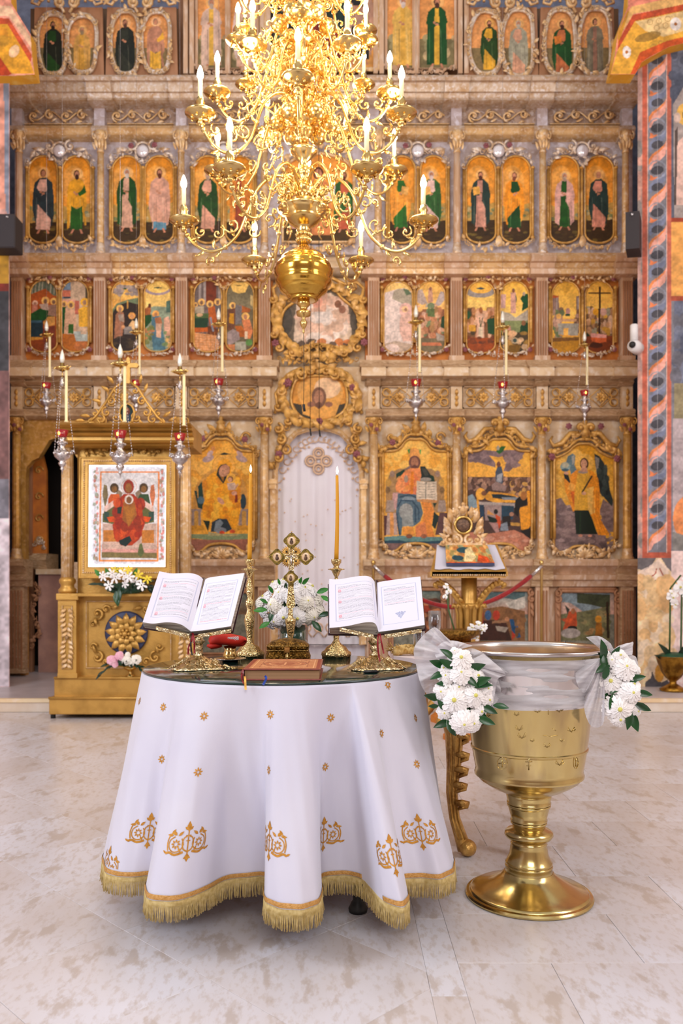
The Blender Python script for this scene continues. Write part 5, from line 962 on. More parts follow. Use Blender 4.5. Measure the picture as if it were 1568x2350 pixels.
# ---- plinth pictures
def plinth(xa,xb,ya,yb,ops,lab):
    D=D0-.0;t=thing('icon',lab,'icon',(wx((xa+xb)/2,D),D,wz(yb,D)),GR['pl']);clip=[(xa+6,ya),(xb-6,ya),(xb,ya+8),(xb,yb),(xa,yb),(xa,ya+8)]
    pc=Pic(xa,ya,xb,yb,'#8c8a7c',k=1.0,org=(980,1260),sc=2.667);ops(pc);pc.brush(.12,.1);pc.mesh('painting',D+.02,clip,t)
    fr=MB();frame_tube(fr,clip,D,.02);frame_tube(fr,clip,D+.01,.022,.09,(xa+xb)/2,(ya+yb)/2)
    for s2 in (-1,1):
        x=(xa+xb)/2+s2*((xb-xa)/2+4)
        for y_ in (ya+6,ya+20):fr.curl(wx(x,D),D-.02,wz(y_,D),9*D/F,PI/2,s2,r=2.6*D/F);fr.leaf(wx(x,D),D-.02,wz(y_+22,D),20*D/F,-PI/2,bend=.2)
    fr.build('frame','pink_dark',t)
def pl1(p):
    p.grad(260,400,'#b9a698','#cfa898');p.p([(800,270),(1120,270),(1120,330),(980,400),(880,330),(800,320)],'#8c9aa0');p.p([(920,270),(1120,280),(1120,370),(1000,340),(920,330)],'#4a5038');p.p([(810,400),(960,380),(1120,350),(1120,560),(810,560)],'#7d7a58');p.spots(940,380,1110,520,24,20,['#8c8a60','#6a6a4c','#9a8c64','#b58f60'],3,.7);p.p([(830,500),(870,380),(915,380),(920,470),(850,500)],'#c65a2c');p.p([(820,430),(860,420),(850,450)],'#c05a34');p.p([(845,340),(875,370),(860,400)],'#3c3c34');p.e(895,380,14,18,'#a5704c');p.e(890,485,30,16,'#20180f');p.e(880,515,60,30,'#b0a49c');p.e(1050,430,20,22,'#cf9434');p.p([(1035,450),(1070,450),(1075,530),(1030,530)],'#a5702c');p.l([(1105,330),(1110,540)],16,'#3c2c18')
def pl2(p):
    p.grad(260,400,'#9aa8a4','#c99c88');p.p([(320,270),(600,260),(600,320),(480,300),(320,340)],'#5c7274');p.p([(480,330),(600,290),(600,360),(520,380)],'#c9c0b4');p.p([(320,370),(460,350),(600,380),(600,560),(320,560)],'#8c6440');p.p([(320,440),(480,430),(520,560),(320,560)],'#4c2c20');p.p([(318,400),(345,380),(345,460),(320,460)],'#a8322c');p.e(375,405,20,30,'#4a6a90');p.e(425,405,22,30,'#b5442c');p.p([(400,440),(490,430),(490,450),(400,455)],'#a07858');p.p([(505,430),(545,430),(575,540),(550,545),(520,500)],'#2c5a80');p.e(490,430,14,14,'#c08a64');p.p([(520,500),(545,530),(520,560)],'#c04424');p.p([(420,470),(500,480),(480,510),(430,500)],'#a89a8c');p.spots(540,400,600,520,10,14,['#9a7048','#7c5834'],5)
def pl3(p):
    p.grad(240,400,'#7d9490','#8a6a50');p.p([(-60,310),(60,300),(90,320),(90,560),(-60,560)],'#6d4430');p.spots(-60,320,90,540,20,22,['#a5442c','#4c5a3c','#8c5a3c','#c98a60'],7,1)
plinth(1284,1414,1356,1500,pl1,'small plinth painting of a flying figure in red over a landscape');plinth(1098,1216,1354,1500,pl2,'small plinth painting of people by a well, behind the gilt lectern');plinth(900,1016,1352,1500,pl3,'small dark plinth painting partly behind the open book and lectern');plinth(455,575,1358,1500,pl3,'small plinth painting hidden behind the left open book')
# small carved border rows and holy door curtain
b_=MB();nx,nz=140,60;V=[];D=D0+.12
for j in range(nz+1):
    for i in range(nx+1):
        u=i/nx;px_=622+u*218;py_=965+j/nz*572;a=.009*math.sin(u*30+.6*math.sin(j*.06))+.005*math.sin(u*71+1);V.append((wx(px_,D),D+a,wz(py_,D)))
b_.add(V,[(j*(nx+1)+i,j*(nx+1)+i+1,(j+1)*(nx+1)+i+1,(j+1)*(nx+1)+i) for j in range(nz) for i in range(nx)])
cur=tag(b_.build('door_curtain','curtain_white'),'white curtain with faint gold embroidery hanging in the arched holy door','curtain')
mat('pale_embroidery','#eec9a8',.7)
em=MB();D=D0+.095
def stroke(b_,pts,D,r,n=4):b_.tube([(wx(x,D),D,wz(y_,D)) for x,y_ in pts],r*D/F,n)
for k in range(4):
    a=k*PI/2;cx_,cy_=731+18*math.cos(a),1058+18*math.sin(a);stroke(em,[(cx_+12*math.cos(t),cy_+12*math.sin(t)) for t in [i*PI/6 for i in range(13)]],D,2.4);stroke(em,[(cx_+6*math.cos(t),cy_+6*math.sin(t)) for t in [i*PI/4 for i in range(9)]],D,2)
for s2 in (-1,1):
    for i in range(9):x,y_=731+s2*(8+i*10.5),1008+i*i*1.45;stroke(em,[(x+8*math.cos(t),y_+7*math.sin(t)) for t in [q*PI/4 for q in range(7)]],D,1.3)
    for i in range(8):x,y_=731+s2*(22+i*9.5),1026+i*i*2.0;em.ball((wx(x,D),D,wz(y_,D)),3*D/F,6,4)
R=random.Random(5)
for _ in range(60):em.ball((wx(731+R.uniform(-92,92),D),D,wz(R.uniform(1130,1440),D)),1.8*D/F,5,3)
for i in range(7):
    x=650+i*27;stroke(em,[(x+10*math.cos(t),1440+10*math.sin(t)) for t in [q*PI/4 for q in range(9)]],D,1.8);stroke(em,[(x-12,1462),(x,1446),(x+12,1462)],D,1.8)
em.build('embroidery','pale_embroidery',cur,kind='stuff')
# inside the open deacon door at the left
MB().box(wx(30,9.6),wx(240,9.6),9.6,9.65,POD,wz(980,9.6)).build('doorway_shade_sheet','door_shadow',ico,smooth=False)  # near-black sheet, its colour stands in for the shade inside the doorway
dl=thing('door_leaf','orange wooden door leaf standing open in the dark side doorway','door',(wx(64,D0),D0+.1,POD));D=8.95
MB().plate([(wx(72,D),wz(1300,D)),(wx(108,D),wz(1300,D)),(wx(106,D),wz(1080,D)),(wx(98,D),wz(1045,D)),(wx(90,D),wz(1030,D)),(wx(78,D),wz(1040,D)),(wx(72,D),wz(1060,D))],[],D,D+.05).build('panel','orange_wood',dl,smooth=False)
MB().box(wx(66,D),wx(76,D),D-.03,D+.05,POD,wz(1050,D)).build('door_post','pink_dark',dl,smooth=False)
for y_ in (1080,1140,1190,1240):MB().curl(wx(90,D),D-.01,wz(y_,D),.05,0,1).build('carved_scroll','gilt',dl)
tb=thing('side_table','pinkish chest with carved dark front inside the open side doorway','table',(wx(110,8.9),8.9,POD));MB().box(wx(88,8.9),wx(150,8.9),8.9,9.4,POD,wz(1318,8.9)).build('body','plaster_pink',tb,smooth=False);MB().box(wx(84,8.9),wx(152,8.9),8.87,9.4,wz(1318,8.9),wz(1306,8.9)).build('top','cream_stucco',tb,smooth=False)
b_=MB();garland(b_,[(66,1330),(92,1350),(74,1400),(92,1450),(70,1490)],8.85,5,9,3);b_.build('carving','pink_dark',tb)
st=thing('cabinet','small dark carved cabinet inside the open side doorway','cabinet',(wx(80,9.1),9.1,wz(1306,8.9)));b_=MB();b_.profile([(8.95,wz(1306,8.95)),(8.9,wz(1285,8.95)),(8.93,wz(1270,8.95)),(9.3,wz(1270,8.95)),(9.3,wz(1306,8.95))],wx(66,9),wx(112,9));b_.build('body','tan_wood',st,smooth=False);b_=MB();garland(b_,[(70,1262),(90,1235),(104,1262)],8.95,4,8,8);b_.build('ornament','silver_gilt',st)
# ================================================================== SHRINE STAND (left)
DK=6.62;s_=DK/F
ks=thing('shrine_stand','tall gilded shrine stand with columns and a sunburst on a blue disc','shrine',(wx(290,DK),DK+.3,0));GB='gilt_bright'
def kbox(name,xa,xb,ya,yb,d0,d1,m_=GB,parent=ks,bev=None):
    D=DK+d0;o=MB().box(wx(xa,D),wx(xb,D),D,DK+d1,wz(yb,D),wz(ya,D)).build(name,m_,parent,smooth=False)
    if bev:md=o.modifiers.new('edge','BEVEL');md.width=bev;md.segments=2
    return o
kbox('plinth',112,466,1600,1640,-.06,.62,bev=.008);kbox('base_block',124,456,1553,1600,0,.58,bev=.006)
b_=MB();
for y_,o_,r in ((1602,-.07,.012),(1556,-.01,.01)):b_.tube([(wx(112 if y_>1600 else 124,DK+o_),DK+o_,wz(y_,DK+o_)),(wx(466 if y_>1600 else 456,DK+o_),DK+o_,wz(y_,DK+o_))],r,6)
b_.build('moulding',GB,ks)
for x in (122,455):
    MB().lathe([(.02,0),(.02,.035),(.012,.04)],(wx(x,DK),DK,0),n=12).build('foot','black_plastic',ks)
for x in (300,440):MB().lathe([(.02,0),(.02,.035),(.012,.04)],(wx(x,DK),DK+.5,0),n=12).build('foot','black_plastic',ks)
body=kbox('body',175,408,1368,1553,.06,.5)
# panel with raised border
D=DK+.04;b_=MB();X=[(198,1380),(392,1380),(392,1533),(198,1533)];b_.tube([(wx(x,D),D,wz(y_,D)) for x,y_ in X],.006,4,closed=True);b_.build('panel_border','gilt_pale',body)
for sx,sy in ((-1,1),(1,1),(-1,-1),(1,-1)):
    b_=MB();cx_,cy_=290+sx*66,1458+sy*50
    b_.curl(wx(cx_,D),D,wz(cy_,D),14*s_,PI/2*sy,sx*sy,r=3*s_,lift=.01);b_.curl(wx(cx_-sx*20,D),D,wz(cy_+sy*10,D),10*s_,0,sx*sy,r=2.6*s_,lift=.01)
    b_.curl(wx(cx_+sx*10,D),D,wz(cy_-sy*24,D),9*s_,0,-sx,r=2.4*s_);b_.leaf(wx(cx_+sx*6,D),D-.005,wz(cy_-sy*8,D),20*s_,PI/2*sy);b_.leaf(wx(cx_-sx*30,D),D-.005,wz(cy_+sy*14,D),22*s_,PI if sx>0 else 0);b_.build('corner_scroll',GB,body)
MB().lathe([(0,0),(47*s_,0),(50*s_,.01),(46*s_,.02),(0,.02)],n=36).build('disc','blue_enamel',body,local=True)
dsc=bpy.data.objects['disc'];dsc.rotation_euler=(PI/2,0,0);dsc.location=Vector((wx(290,D),D+.01,wz(1452,D)))-wloc(body)
b_=MB();D=DK+.03
for k in range(13):a=2*PI*k/13+.1;b_.leaf(wx(290,D)+12*s_*math.cos(a),D-.01,wz(1454,D)+12*s_*math.sin(a),36*s_,a,wd=.48,bend=0,lift=.25)
for k in range(9):a=2*PI*k/9;b_.leaf(wx(290,D)+4*s_*math.cos(a),D-.03,wz(1454,D)+4*s_*math.sin(a),24*s_,a,wd=.6,bend=0,lift=.3)
b_.ball((wx(290,D),D-.05,wz(1454,D)),7*s_,10,6)
for k in range(6):a=k*PI/3;b_.ball((wx(290,D)+9*s_*math.cos(a),D-.05,wz(1454,D)+9*s_*math.sin(a)),4*s_,7,5)
b_.build('sunburst',GB,body)
for xc in (155,425):
    pd=kbox('pedestal',xc-22,xc+20,1376,1553,-.02,.4);kbox('pedestal_cap',xc-27,xc+25,1362,1377,-.05,.42,parent=pd,bev=.006);kbox('pedestal_base',xc-23,xc+22,1545,1556,-.03,.42,parent=pd)
    D=DK-.025;b_=MB();b_.tube([(wx(xc-12,D),D,wz(1390,D)),(wx(xc+10,D),D,wz(1390,D)),(wx(xc+10,D),D,wz(1536,D)),(wx(xc-12,D),D,wz(1536,D))],.005,4,closed=True)
    for q in (0,1):
        for s2 in (-1,1):
            for k in range(6):b_.leaf(wx(xc-1+s2*(3+2*math.sin(k)),D),D-.004,wz(1396+q*72+k*11,D),15*s_,-PI/2+s2*.5,wd=.5,bend=.3*s2,lift=.35)
        b_.ball((wx(xc-1,D),D-.006,wz(1463,D)),5*s_,8,5)
    b_.build('carved_drop','gilt_pale',pd)
    D=DK+.06;r=13*s_;z0,z1_=wz(1362,D),wz(1008,D)
    cl=MB().lathe([(r*1.5,0),(r*1.6,.03),(r*1.2,.05),(r*1.15,.07),(r*1.45,.09),(r*1.45,.11),(r*1.1,.13)],(wx(xc,D),D,z0),n=24).build('column_base',GB,ks)
    MB().lathe([(r*1.05,0),(r*1.05,(z1_-z0-.13)*.5),(r*.92,z1_-z0-.13)],(wx(xc,D),D,z0+.13),n=56,wob=lambda rr,z,a:rr*(1+.06*math.cos(14*a))).build('column','gilt_pale',ks)
    c=MB();src=capital_mesh(.048,xc);c.add([(x+wx(xc,D),y_+D,z+z1_-.005) for x,y_,z in src.v],src.f);c.build('capital',GB,ks)
shelf=kbox('shelf',176,408,1362,1369,-.1,.3,bev=.004)
for pts,m_ in (([(1008,.0),(1005,.025),(1001,.01),(998,.03),(993,.015),(991,.0),(984,0),(982,.03),(978,.045),(975,.03),(972,.06),(967,.05),(963,.09),(960,.1)],GB),):
    prof=[(DK+.02-p*1.6,wz(y_+18,DK)) for y_,p in pts];prof=prof+[(DK+.4,prof[-1][1]),(DK+.4,prof[0][1])]
    MB().profile(prof,wx(137,DK),wx(444,DK)).build('entablature',GB,ks,smooth=False)
kbox('back_board',178,405,1024,1362,.14,.2,'gilt_bright');
D=DK+.13;b_=MB();
for s2 in (-1,1):garland(b_,[(290+s2*8,1036),(290+s2*40,1030),(290+s2*66,1038),(290+s2*98,1030)],D,6,9,60+s2)
b_.build('foliage_swag',GB,ks)
# pierced crest with cross
D=DK+.05;b_=MB();cy0=978
for s2 in (-1,1):
    b_.tube([(wx(290+s2*x,D),D,wz(y_,D)) for x,y_ in [(90,cy0-4),(70,cy0-22),(46,cy0-56),(26,cy0-88),(10,cy0-100)]],3.2*s_,6)
    for (x,y_,r,f_) in ((24,958,14,1),(46,946,12,-1),(60,962,12,1),(80,970,9,-1),(36,920,11,1),(20,896,9,-1),(72,948,9,1)):b_.curl(wx(290+s2*x,D),D,wz(y_,D),r*s_,PI/2,s2*f_,r=2.3*s_)
    for (x,y_,a) in ((40,900,.9),(58,925,.6),(84,956,.3),(96,966,.2),(30,880,1.1)):b_.leaf(wx(290+s2*x,D),D-.004,wz(y_,D),22*s_,a if s2>0 else PI-a)
    garland(b_,[(290+s2*12,974),(290+s2*92,976)],D,6,8,70+s2)
b_.tube([(wx(292+17*math.cos(t),D),D-.01,wz(950+23*math.sin(t),D)) for t in [i*PI/10 for i in range(20)]],2.6*s_,6,closed=True);b_.build('pierced_crest',GB,ks)
pc=Pic(275,926,309,974,'#20382e',k=1.2);pc.e(292,944,6,9,'#7a3c2c');pc.p([(284,974),(287,952),(298,952),(302,974)],'#4a5a6a');pc.e(292,940,3,4,'#b98a68');pc.e(300,960,6,12,'#183c5a',.7);pc.brush();pc.mesh('medallion_painting',D-.002,[(292+16*math.cos(t),950+22*math.sin(t)) for t in [i*PI/10 for i in range(20)]],ks)
Pc=[(-4,0),(-4,-36),(-20,-36),(-24,-41),(-20,-46),(-4,-46),(-4,-56),(0,-61),(4,-56),(4,-46),(20,-46),(24,-41),(20,-36),(4,-36),(4,0)]
MB().plate([(wx(295+x,D),wz(880+y_,D)) for x,y_ in Pc],[],D-.01,D+.02).build('top_cross','gilt_bright',ks,smooth=False)
# lit icon on the stand
pi_=thing('icon','backlit icon with a red robed enthroned mother and two angels in a beaded gold frame','icon',(wx(291,DK),DK-.02,wz(1362,DK)))
D=DK-.03;out=[(184,1050),(400,1050),(402,1326),(182,1326)];inn=[(203,1066),(383,1066),(381,1302),(201,1302)]
MB().plate(pxz(out,D),[pxz(inn,D)],D,D+.06).build('frame',GB,pi_,smooth=False)
b_=MB();pr_=[(x*.5+y_*.5,a*.5+c*.5) for (x,a),(y_,c) in zip(out,inn)]
for (xa,ya),(xb,yb) in zip(pr_,pr_[1:]+pr_[:1]):
    n=int(math.hypot(xb-xa,yb-ya)/5)
    for i in range(n):b_.ball((wx(xa+(xb-xa)*i/n,D),D-.004,wz(ya+(yb-ya)*i/n,D)),2.2*s_,6,4)
o=b_.build('beading','gilt_pale',pi_,kind='stuff')
b_=MB();frame_tube(b_,out,D,.012);frame_tube(b_,inn,D,.007);b_.build('frame_moulding',GB,pi_)
lt=[(207,1070),(379,1070),(377,1298),(205,1298)]
MB().plate(pxz(inn,D),[pxz(lt,D)],D+.01,D+.03).build('light_strip','lit_strip',pi_,smooth=False)
pc=Pic(203,1066,383,1302,'#e9e8ef',k=1.25,org=(0,800),sc=3.564)
def litp(p):
    p.p([(740,960),(1360,960),(1350,1760),(735,1760)],'#e6e4ea')
    for y_ in range(1000,1740,70):
        for x in (785,1325):p.spots(x-15,y_-26,x+15,y_+26,5,10,['#c2a890','#d98c84','#a8b0a0','#b59a84','#e0b0a8'],y_+x,1.5)
    p.p([(825,1010),(1300,1010),(1290,1740),(815,1740)],'#e2dedf');p.l([(825,1010),(1300,1010),(1290,1735),(815,1735),(825,1010)],13,'#ee9a5c');p.p([(835,1600),(1285,1600),(1282,1700),(832,1700)],'#dfa89c');p.p([(832,1665),(1282,1670),(1282,1715),(830,1710)],'#8c7c50')
    p.p([(840,1430),(1280,1430),(1280,1640),(838,1640)],'#d3b4a4');p.p([(845,1485),(960,1485),(960,1580),(845,1580)],'#c9853c');p.p([(1160,1485),(1262,1485),(1260,1590),(1160,1590)],'#c9853c');p.p([(840,1350),(960,1240),(960,1440),(840,1420)],'#6d6c3c');p.p([(1260,1350),(1150,1250),(1150,1440),(1260,1420)],'#6d6c3c')
    for s2,cx_ in ((-1,935),(1,1175)):
        p.p([(cx_+s2*85,1110),(cx_+s2*96,1200),(cx_+s2*75,1310),(cx_+s2*50,1200),(cx_+s2*60,1120)],'#8c7c58' if s2<0 else '#cf8058');p.p([(cx_-s2*30,1150),(cx_-s2*70,1180),(cx_-s2*50,1240),(cx_-s2*10,1200)],'#94806a');p.e(cx_,1140,36,40,'#5c4424');p.e(cx_,1150,22,27,'#8c6434');p.p([(cx_-50,1230),(cx_-30,1190),(cx_+40,1190),(cx_+60,1290),(cx_-50,1290)],'#3f5a38' if s2>0 else '#d2672c')
        p.p([(cx_-s2*20,1225),(cx_+s2*80,1290),(cx_+s2*90,1350),(cx_-s2*10,1280)],'#e3c2b4');p.p([(cx_+s2*40,1340),(cx_+s2*85,1330),(cx_+s2*85,1400),(cx_+s2*50,1420)],'#3c5448');p.p([(cx_+s2*0,1370),(cx_+s2*60,1380),(cx_+s2*40,1420),(cx_-s2*10,1420)],'#da5c1c')
    p.e(1052,1130,44,58,'#a5402c');p.e(1052,1140,27,40,'#a5703c');p.p([(960,1300),(975,1230),(1010,1190),(1095,1190),(1140,1240),(1165,1330),(1180,1450),(1140,1560),(1080,1610),(990,1610),(930,1520),(920,1440),(960,1400)],'#b5401c');p.spots(950,1250,1160,1560,40,30,['#c24c1e','#a53418','#cf5a24','#9a3a1c'],4,1.4)
    p.p([(1010,1250),(1100,1250),(1120,1360),(1060,1450),(1000,1400)],'#a5672c');p.e(1055,1235,36,38,'#ddd0c4');p.e(1055,1238,22,28,'#8c5c34');p.p([(1010,1290),(1030,1380),(1050,1460),(1090,1380),(1110,1290)],'#b0742c');p.p([(960,1300),(1000,1290),(990,1350),(960,1350)],'#2c3c30')
    p.p([(975,1570),(1060,1530),(1080,1570),(1030,1620),(980,1600)],'#1f3430');p.p([(1140,1600),(1160,1590),(1180,1670),(1150,1710),(1125,1680)],'#6d7448');p.ring(1055,1130,62,3,'#c9a08c',.6)
litp(pc);pc.brush(.07,.08);pc.mesh('painting',D+.025,lt,pi_)
for o in pi_.children:pass

# ================================================================== FLOWER ARRANGEMENTS helpers
def leaf_mesh(name,m_,L=1.,wd=.42,curve=.25):
    b_=MB();P=[(0,.12),(.15,.6),(.4,1.),(.65,.85),(.85,.45),(1,.02)]
    for t,w_ in P:
        z=curve*math.sin(t*PI*.9);h=wd*w_*.5;b_.v+=[(t*L,-h*L,z*L*.5+.12*h*L),(t*L,0,z*L*.5-.05*w_*L),(t*L,h*L,z*L*.5+.12*h*L)]
    for i in range(5):a=i*3;b_.f+=[(a,a+1,a+4,a+3),(a+1,a+2,a+5,a+4)]
    me=bpy.data.meshes.new(name);me.from_pydata(b_.v,[],b_.f);me.shade_smooth();me.materials.append(MATS[m_]);return me
def mum_mesh(name,m_='petal',seed=1,rings=((20,1.0,.05),(22,.95,.25),(20,.84,.48),(17,.68,.70),(13,.5,.88),(8,.32,.95)),eye=True,wd=.15):
    """chrysanthemum head facing +Z, radius about 1"""
    R=random.Random(seed);b_=MB();mi=[]
    for k,(n,r,z) in enumerate(rings):
        for i in range(n):
            a=2*PI*(i+.5*(k%2))/n+R.uniform(-.06,.06);rr=r*R.uniform(.88,1.08);w_=wd*R.uniform(.85,1.15)*(1-.06*k);ca,sa=math.cos(a),math.sin(a);zz=z*.55
            V=[]
            for t,q in ((.12,.5),(.5,.9),(.82,1.15),(1.,.55)):
                x=rr*t;h=zz*(1.1-.3*t)+(.10*math.sin(t*PI))-.16*t**3*(1-z);hw=w_*q
                V+=[(ca*x-sa*-hw,sa*x+ca*-hw,h+.05*q),(ca*x,sa*x,h),(ca*x-sa*hw,sa*x+ca*hw,h+.05*q)]
            o=len(b_.v);b_.v+=V
            for j in range(3):c=o+j*3;b_.f+=[(c,c+1,c+4,c+3),(c+1,c+2,c+5,c+4)]
    nf=len(b_.f)
    if eye:b_.ball((0,0,.5),.16,8,5)
    me=bpy.data.meshes.new(name);me.from_pydata(b_.v,[],b_.f);me.shade_smooth();me.materials.append(MATS[m_]);me.materials.append(MATS['flower_eye'])
    for p_ in me.polygons[nf:]:p_.material_index=1
    return me
MUM=[mum_mesh('chrysanthemum','petal',1),mum_mesh('chrysanthemum','petal',2,((18,1.,.05),(20,.92,.3),(18,.76,.52),(14,.56,.68),(9,.38,.74))),mum_mesh('chrysanthemum','petal_warm',3)]
ROSE=mum_mesh('rose','petal_pink',5,((7,.95,.5),(7,.8,.9),(6,.6,1.15),(5,.4,1.3)),eye=False,wd=.32);ROSEW=ROSE.copy();ROSEW.materials[0]=MATS['petal_warm']
LILY=mum_mesh('lily','petal',7,((6,1.,1.),),eye=False,wd=.2);LILYY=LILY.copy();LILYY.materials[0]=MATS['petal_yellow']
LEAF=leaf_mesh('leaf','leaf_green');LEAFB=leaf_mesh('leaf','leaf_bright');LEAFD=leaf_mesh('leaf','leaf_dark',wd=.25)
def inst(me,name,parent,loc,d,sc,spin=0.):
    o=bpy.data.objects.new(name,me);COL.objects.link(o);o.parent=parent;o.location=Vector(loc)-wloc(parent)
    q=Vector(d).to_track_quat('Z','Y');q=q@Matrix.Rotation(spin,3,'Z').to_quaternion();o.rotation_mode='QUATERNION';o.rotation_quaternion=q;o.scale=(sc,sc,sc);return o
def leafat(parent,loc,d,L,me=None,name='leaf',roll=0.):
    o=bpy.data.objects.new(name,me or LEAF);COL.objects.link(o);o.parent=parent;o.location=Vector(loc)-wloc(parent)
    x=Vector(d).normalized();f=Vector((0,-1,.35));z=(f-x*f.dot(x))
    z=z.normalized() if z.length>.05 else x.orthogonal();y_=z.cross(x);M=Matrix((x,y_,z)).transposed();M=M@Matrix.Rotation(roll,3,'X')
    o.rotation_mode='QUATERNION';o.rotation_quaternion=M.to_quaternion();o.scale=(L,L,L);return o

# flowers on the shrine stand
D=DK-.08
fa=thing('flower_arrangement','white and yellow lily arrangement with dark greens on the shelf below the lit icon','flowers',(wx(290,D),D,wz(1362,D)))
MB().ball((wx(288,D),D,wz(1350,D)),46*s_,14,8,rz=14*s_,ry=.07).build('foliage_base','foam_green',fa)
R=random.Random(8)
for (x,y_,r,k) in ((262,1316,9,0),(247,1328,9,0),(272,1328,10,0),(290,1318,11,0),(306,1326,10,0),(296,1340,8,0),(258,1345,9,0),(330,1345,10,0),(240,1320,7,0),(322,1320,9,1),(342,1333,9,1),(268,1308,7,1),(300,1310,8,1),(282,1309,6,1),(316,1334,8,0)):
    inst(LILYY if k else LILY,'lily',fa,(wx(x,D),D-.06+R.uniform(-.02,.02),wz(y_,D)),(R.uniform(-.5,.5),-1,R.uniform(-.1,.7)),r*s_*1.35,R.random()*6)
for i in range(30):
    x=R.uniform(232,348);a=math.atan2(1352-1335,x-290);leafat(fa,(wx(x,D),D-.05,wz(R.uniform(1338,1356),D)),((x-290)/60+R.uniform(-.3,.3),-.3,R.uniform(-.8,.5)),R.uniform(18,30)*s_,LEAFD)
for x,y_ in ((272,1356),(276,1362),(280,1350)):leafat(fa,(wx(x,D),D-.07,wz(y_,D)),(.05,-.1,-1),30*s_,LEAF)
for x in (236,256,274,310):leafat(fa,(wx(x,D),D-.04,wz(1325,D)),((x-285)/60,-.1,1),24*s_,LEAFB)
D=DK-.14
fb=thing('flower_arrangement','small pink and white rose arrangement in a brass bowl, low on the shrine stand','flowers',(wx(287,D),D,wz(1556,D)))
fb.location=(wx(287,D),D,wz(1553,DK));
b_=MB().lathe([(.0,0),(.035,0),(.035,.008),(.012,.02),(.012,.045),(.045,.06),(.05,.075),(.0,.075)],(wx(287,D),D+.08,wz(1553,DK+.0)),n=18);b_.build('bowl','brass',fb);fb.location.y=D+.08
MB().ball((wx(285,D),D+.06,wz(1520,D)),34*s_,12,7,rz=11*s_,ry=.05).build('foliage_base','foam_green',fb)
for (x,y_,r,k) in ((257,1516,13,1),(274,1506,11,1),(262,1525,9,1),(290,1516,12,0),(312,1514,12,0),(292,1503,7,0),(302,1522,9,0)):inst(ROSE if k else ROSEW,'rose',fb,(wx(x,D),D+.01,wz(y_,D)),(R.uniform(-.4,.4),-1,.4),r*s_,R.random()*6)
for i in range(16):x=R.uniform(236,325);leafat(fb,(wx(x,D),D+.02,wz(R.uniform(1520,1532),D)),((x-285)/50,-.4,R.uniform(-.7,.3)),R.uniform(18,28)*s_,LEAFD)
for x,y_ in ((236,1540),(244,1536),(232,1548)):leafat(fb,(wx(x,D),D+.01,wz(y_,D)),(-.6,-.2,-.6),18*s_,LEAFD)

# ================================================================== LECTERN STAND (right, behind the font)
DL=6.45;s_=DL/F
lc=thing('lectern','gilded carved lectern with a sloping top, leafy brackets and fluted capital stem, behind the font','lectern',(wx(1077,DL),DL,0))
D=DL-.2;zf=wz(1306,D);P=[(wx(988,D),D,wz(1312,D)),(wx(1166,D),D,wz(1312,D)),(wx(1142,D+.35),D+.35,wz(1250,D+.35)),(wx(1003,D+.35),D+.35,wz(1250,D+.35))]
b_=MB();b_.add(P+[(x,y_,z-.035) for x,y_,z in P],[(0,1,2,3),(4,5,1,0),(5,6,2,1),(6,7,3,2),(7,4,0,3),(7,6,5,4)]);b_.build('slanted_top','gilt_bright',lc,smooth=False)
b_=MB();b_.box(wx(992,D),wx(1162,D),D,D+.34,wz(1326,D),wz(1312,D));b_.build('top_box','gilt',lc,smooth=False)
b_=MB()
for i in range(40):b_.ball((wx(996+i*4.2,D),D-.004,wz(1320,D)),1.8*s_,5,4,rz=2.6*s_)
b_.build('beading','gilt_pale',lc,kind='stuff')
b_=MB();r=18*s_;zz=lambda y_:wz(y_,DL)
b_.lathe([(r*1.25,zz(1395)),(r*1.1,zz(1385)),(r*.95,zz(1372)),(r*.95,zz(1326))],(wx(1077,DL),DL,0),n=20,wob=lambda rr,z,a:rr*(1+.07*math.cos(10*a)));b_.build('upper_stem','gilt_bright',lc)
b_=MB()
for s2 in (-1,1):
    b_.tube([(wx(1077+s2*x,DL),DL-.03,wz(y_,DL)) for x,y_ in [(12,1398),(24,1378),(40,1356),(56,1341),(74,1338),(80,1346),(72,1350)]],[9*s_,8*s_,8*s_,7*s_,6*s_,4*s_,3*s_],8)
    for k in range(7):t=k/6;x,y_=18+46*t,1384-44*t**.8;b_.leaf(wx(1077+s2*x,DL),DL-.06,wz(y_,DL),15*s_,(PI/2-.3) if s2>0 else PI/2+.3,wd=.5,lift=.4)
    b_.ball((wx(1077+s2*78,DL),DL-.03,wz(1342,DL)),7*s_,9,6)
b_.build('leaf_bracket','gilt_bright',lc)
b_=MB();b_.lathe([(21*s_,zz(1452)),(20*s_,zz(1430)),(24*s_,zz(1398)),(30*s_,zz(1390)),(27*s_,zz(1384))],(wx(1077,DL),DL,0),n=18)
for k in range(10):
    a=2*PI*k/10;x,y_=wx(1077,DL)+25*s_*math.cos(a),DL+25*s_*math.sin(a);b_.tube([(x,y_,zz(1448)),(x,y_,zz(1410)),(x*1+4*s_*math.cos(a),y_+4*s_*math.sin(a),zz(1392)),(x+12*s_*math.cos(a),y_+12*s_*math.sin(a),zz(1388)),(x+14*s_*math.cos(a),y_+14*s_*math.sin(a),zz(1395))],[5.5*s_,6*s_,5.5*s_,4.5*s_,3*s_],6)
b_.build('capital','gilt_bright',lc)
MB().lathe([(26*s_,zz(1530)),(24*s_,zz(1500)),(22*s_,zz(1470)),(25*s_,zz(1462)),(22*s_,zz(1452))],(wx(1077,DL),DL,0),n=24).build('stem','gilt_bright',lc)
MB().lathe([(.0,0),(.30,0),(.30,.05),(.26,.08),(.2,.12),(.12,.2),(26*s_,zz(1530)),(0,zz(1530))],(wx(1077,DL),DL,0),n=8).build('foot','orange_wood',lc,smooth=False)
b_=MB();
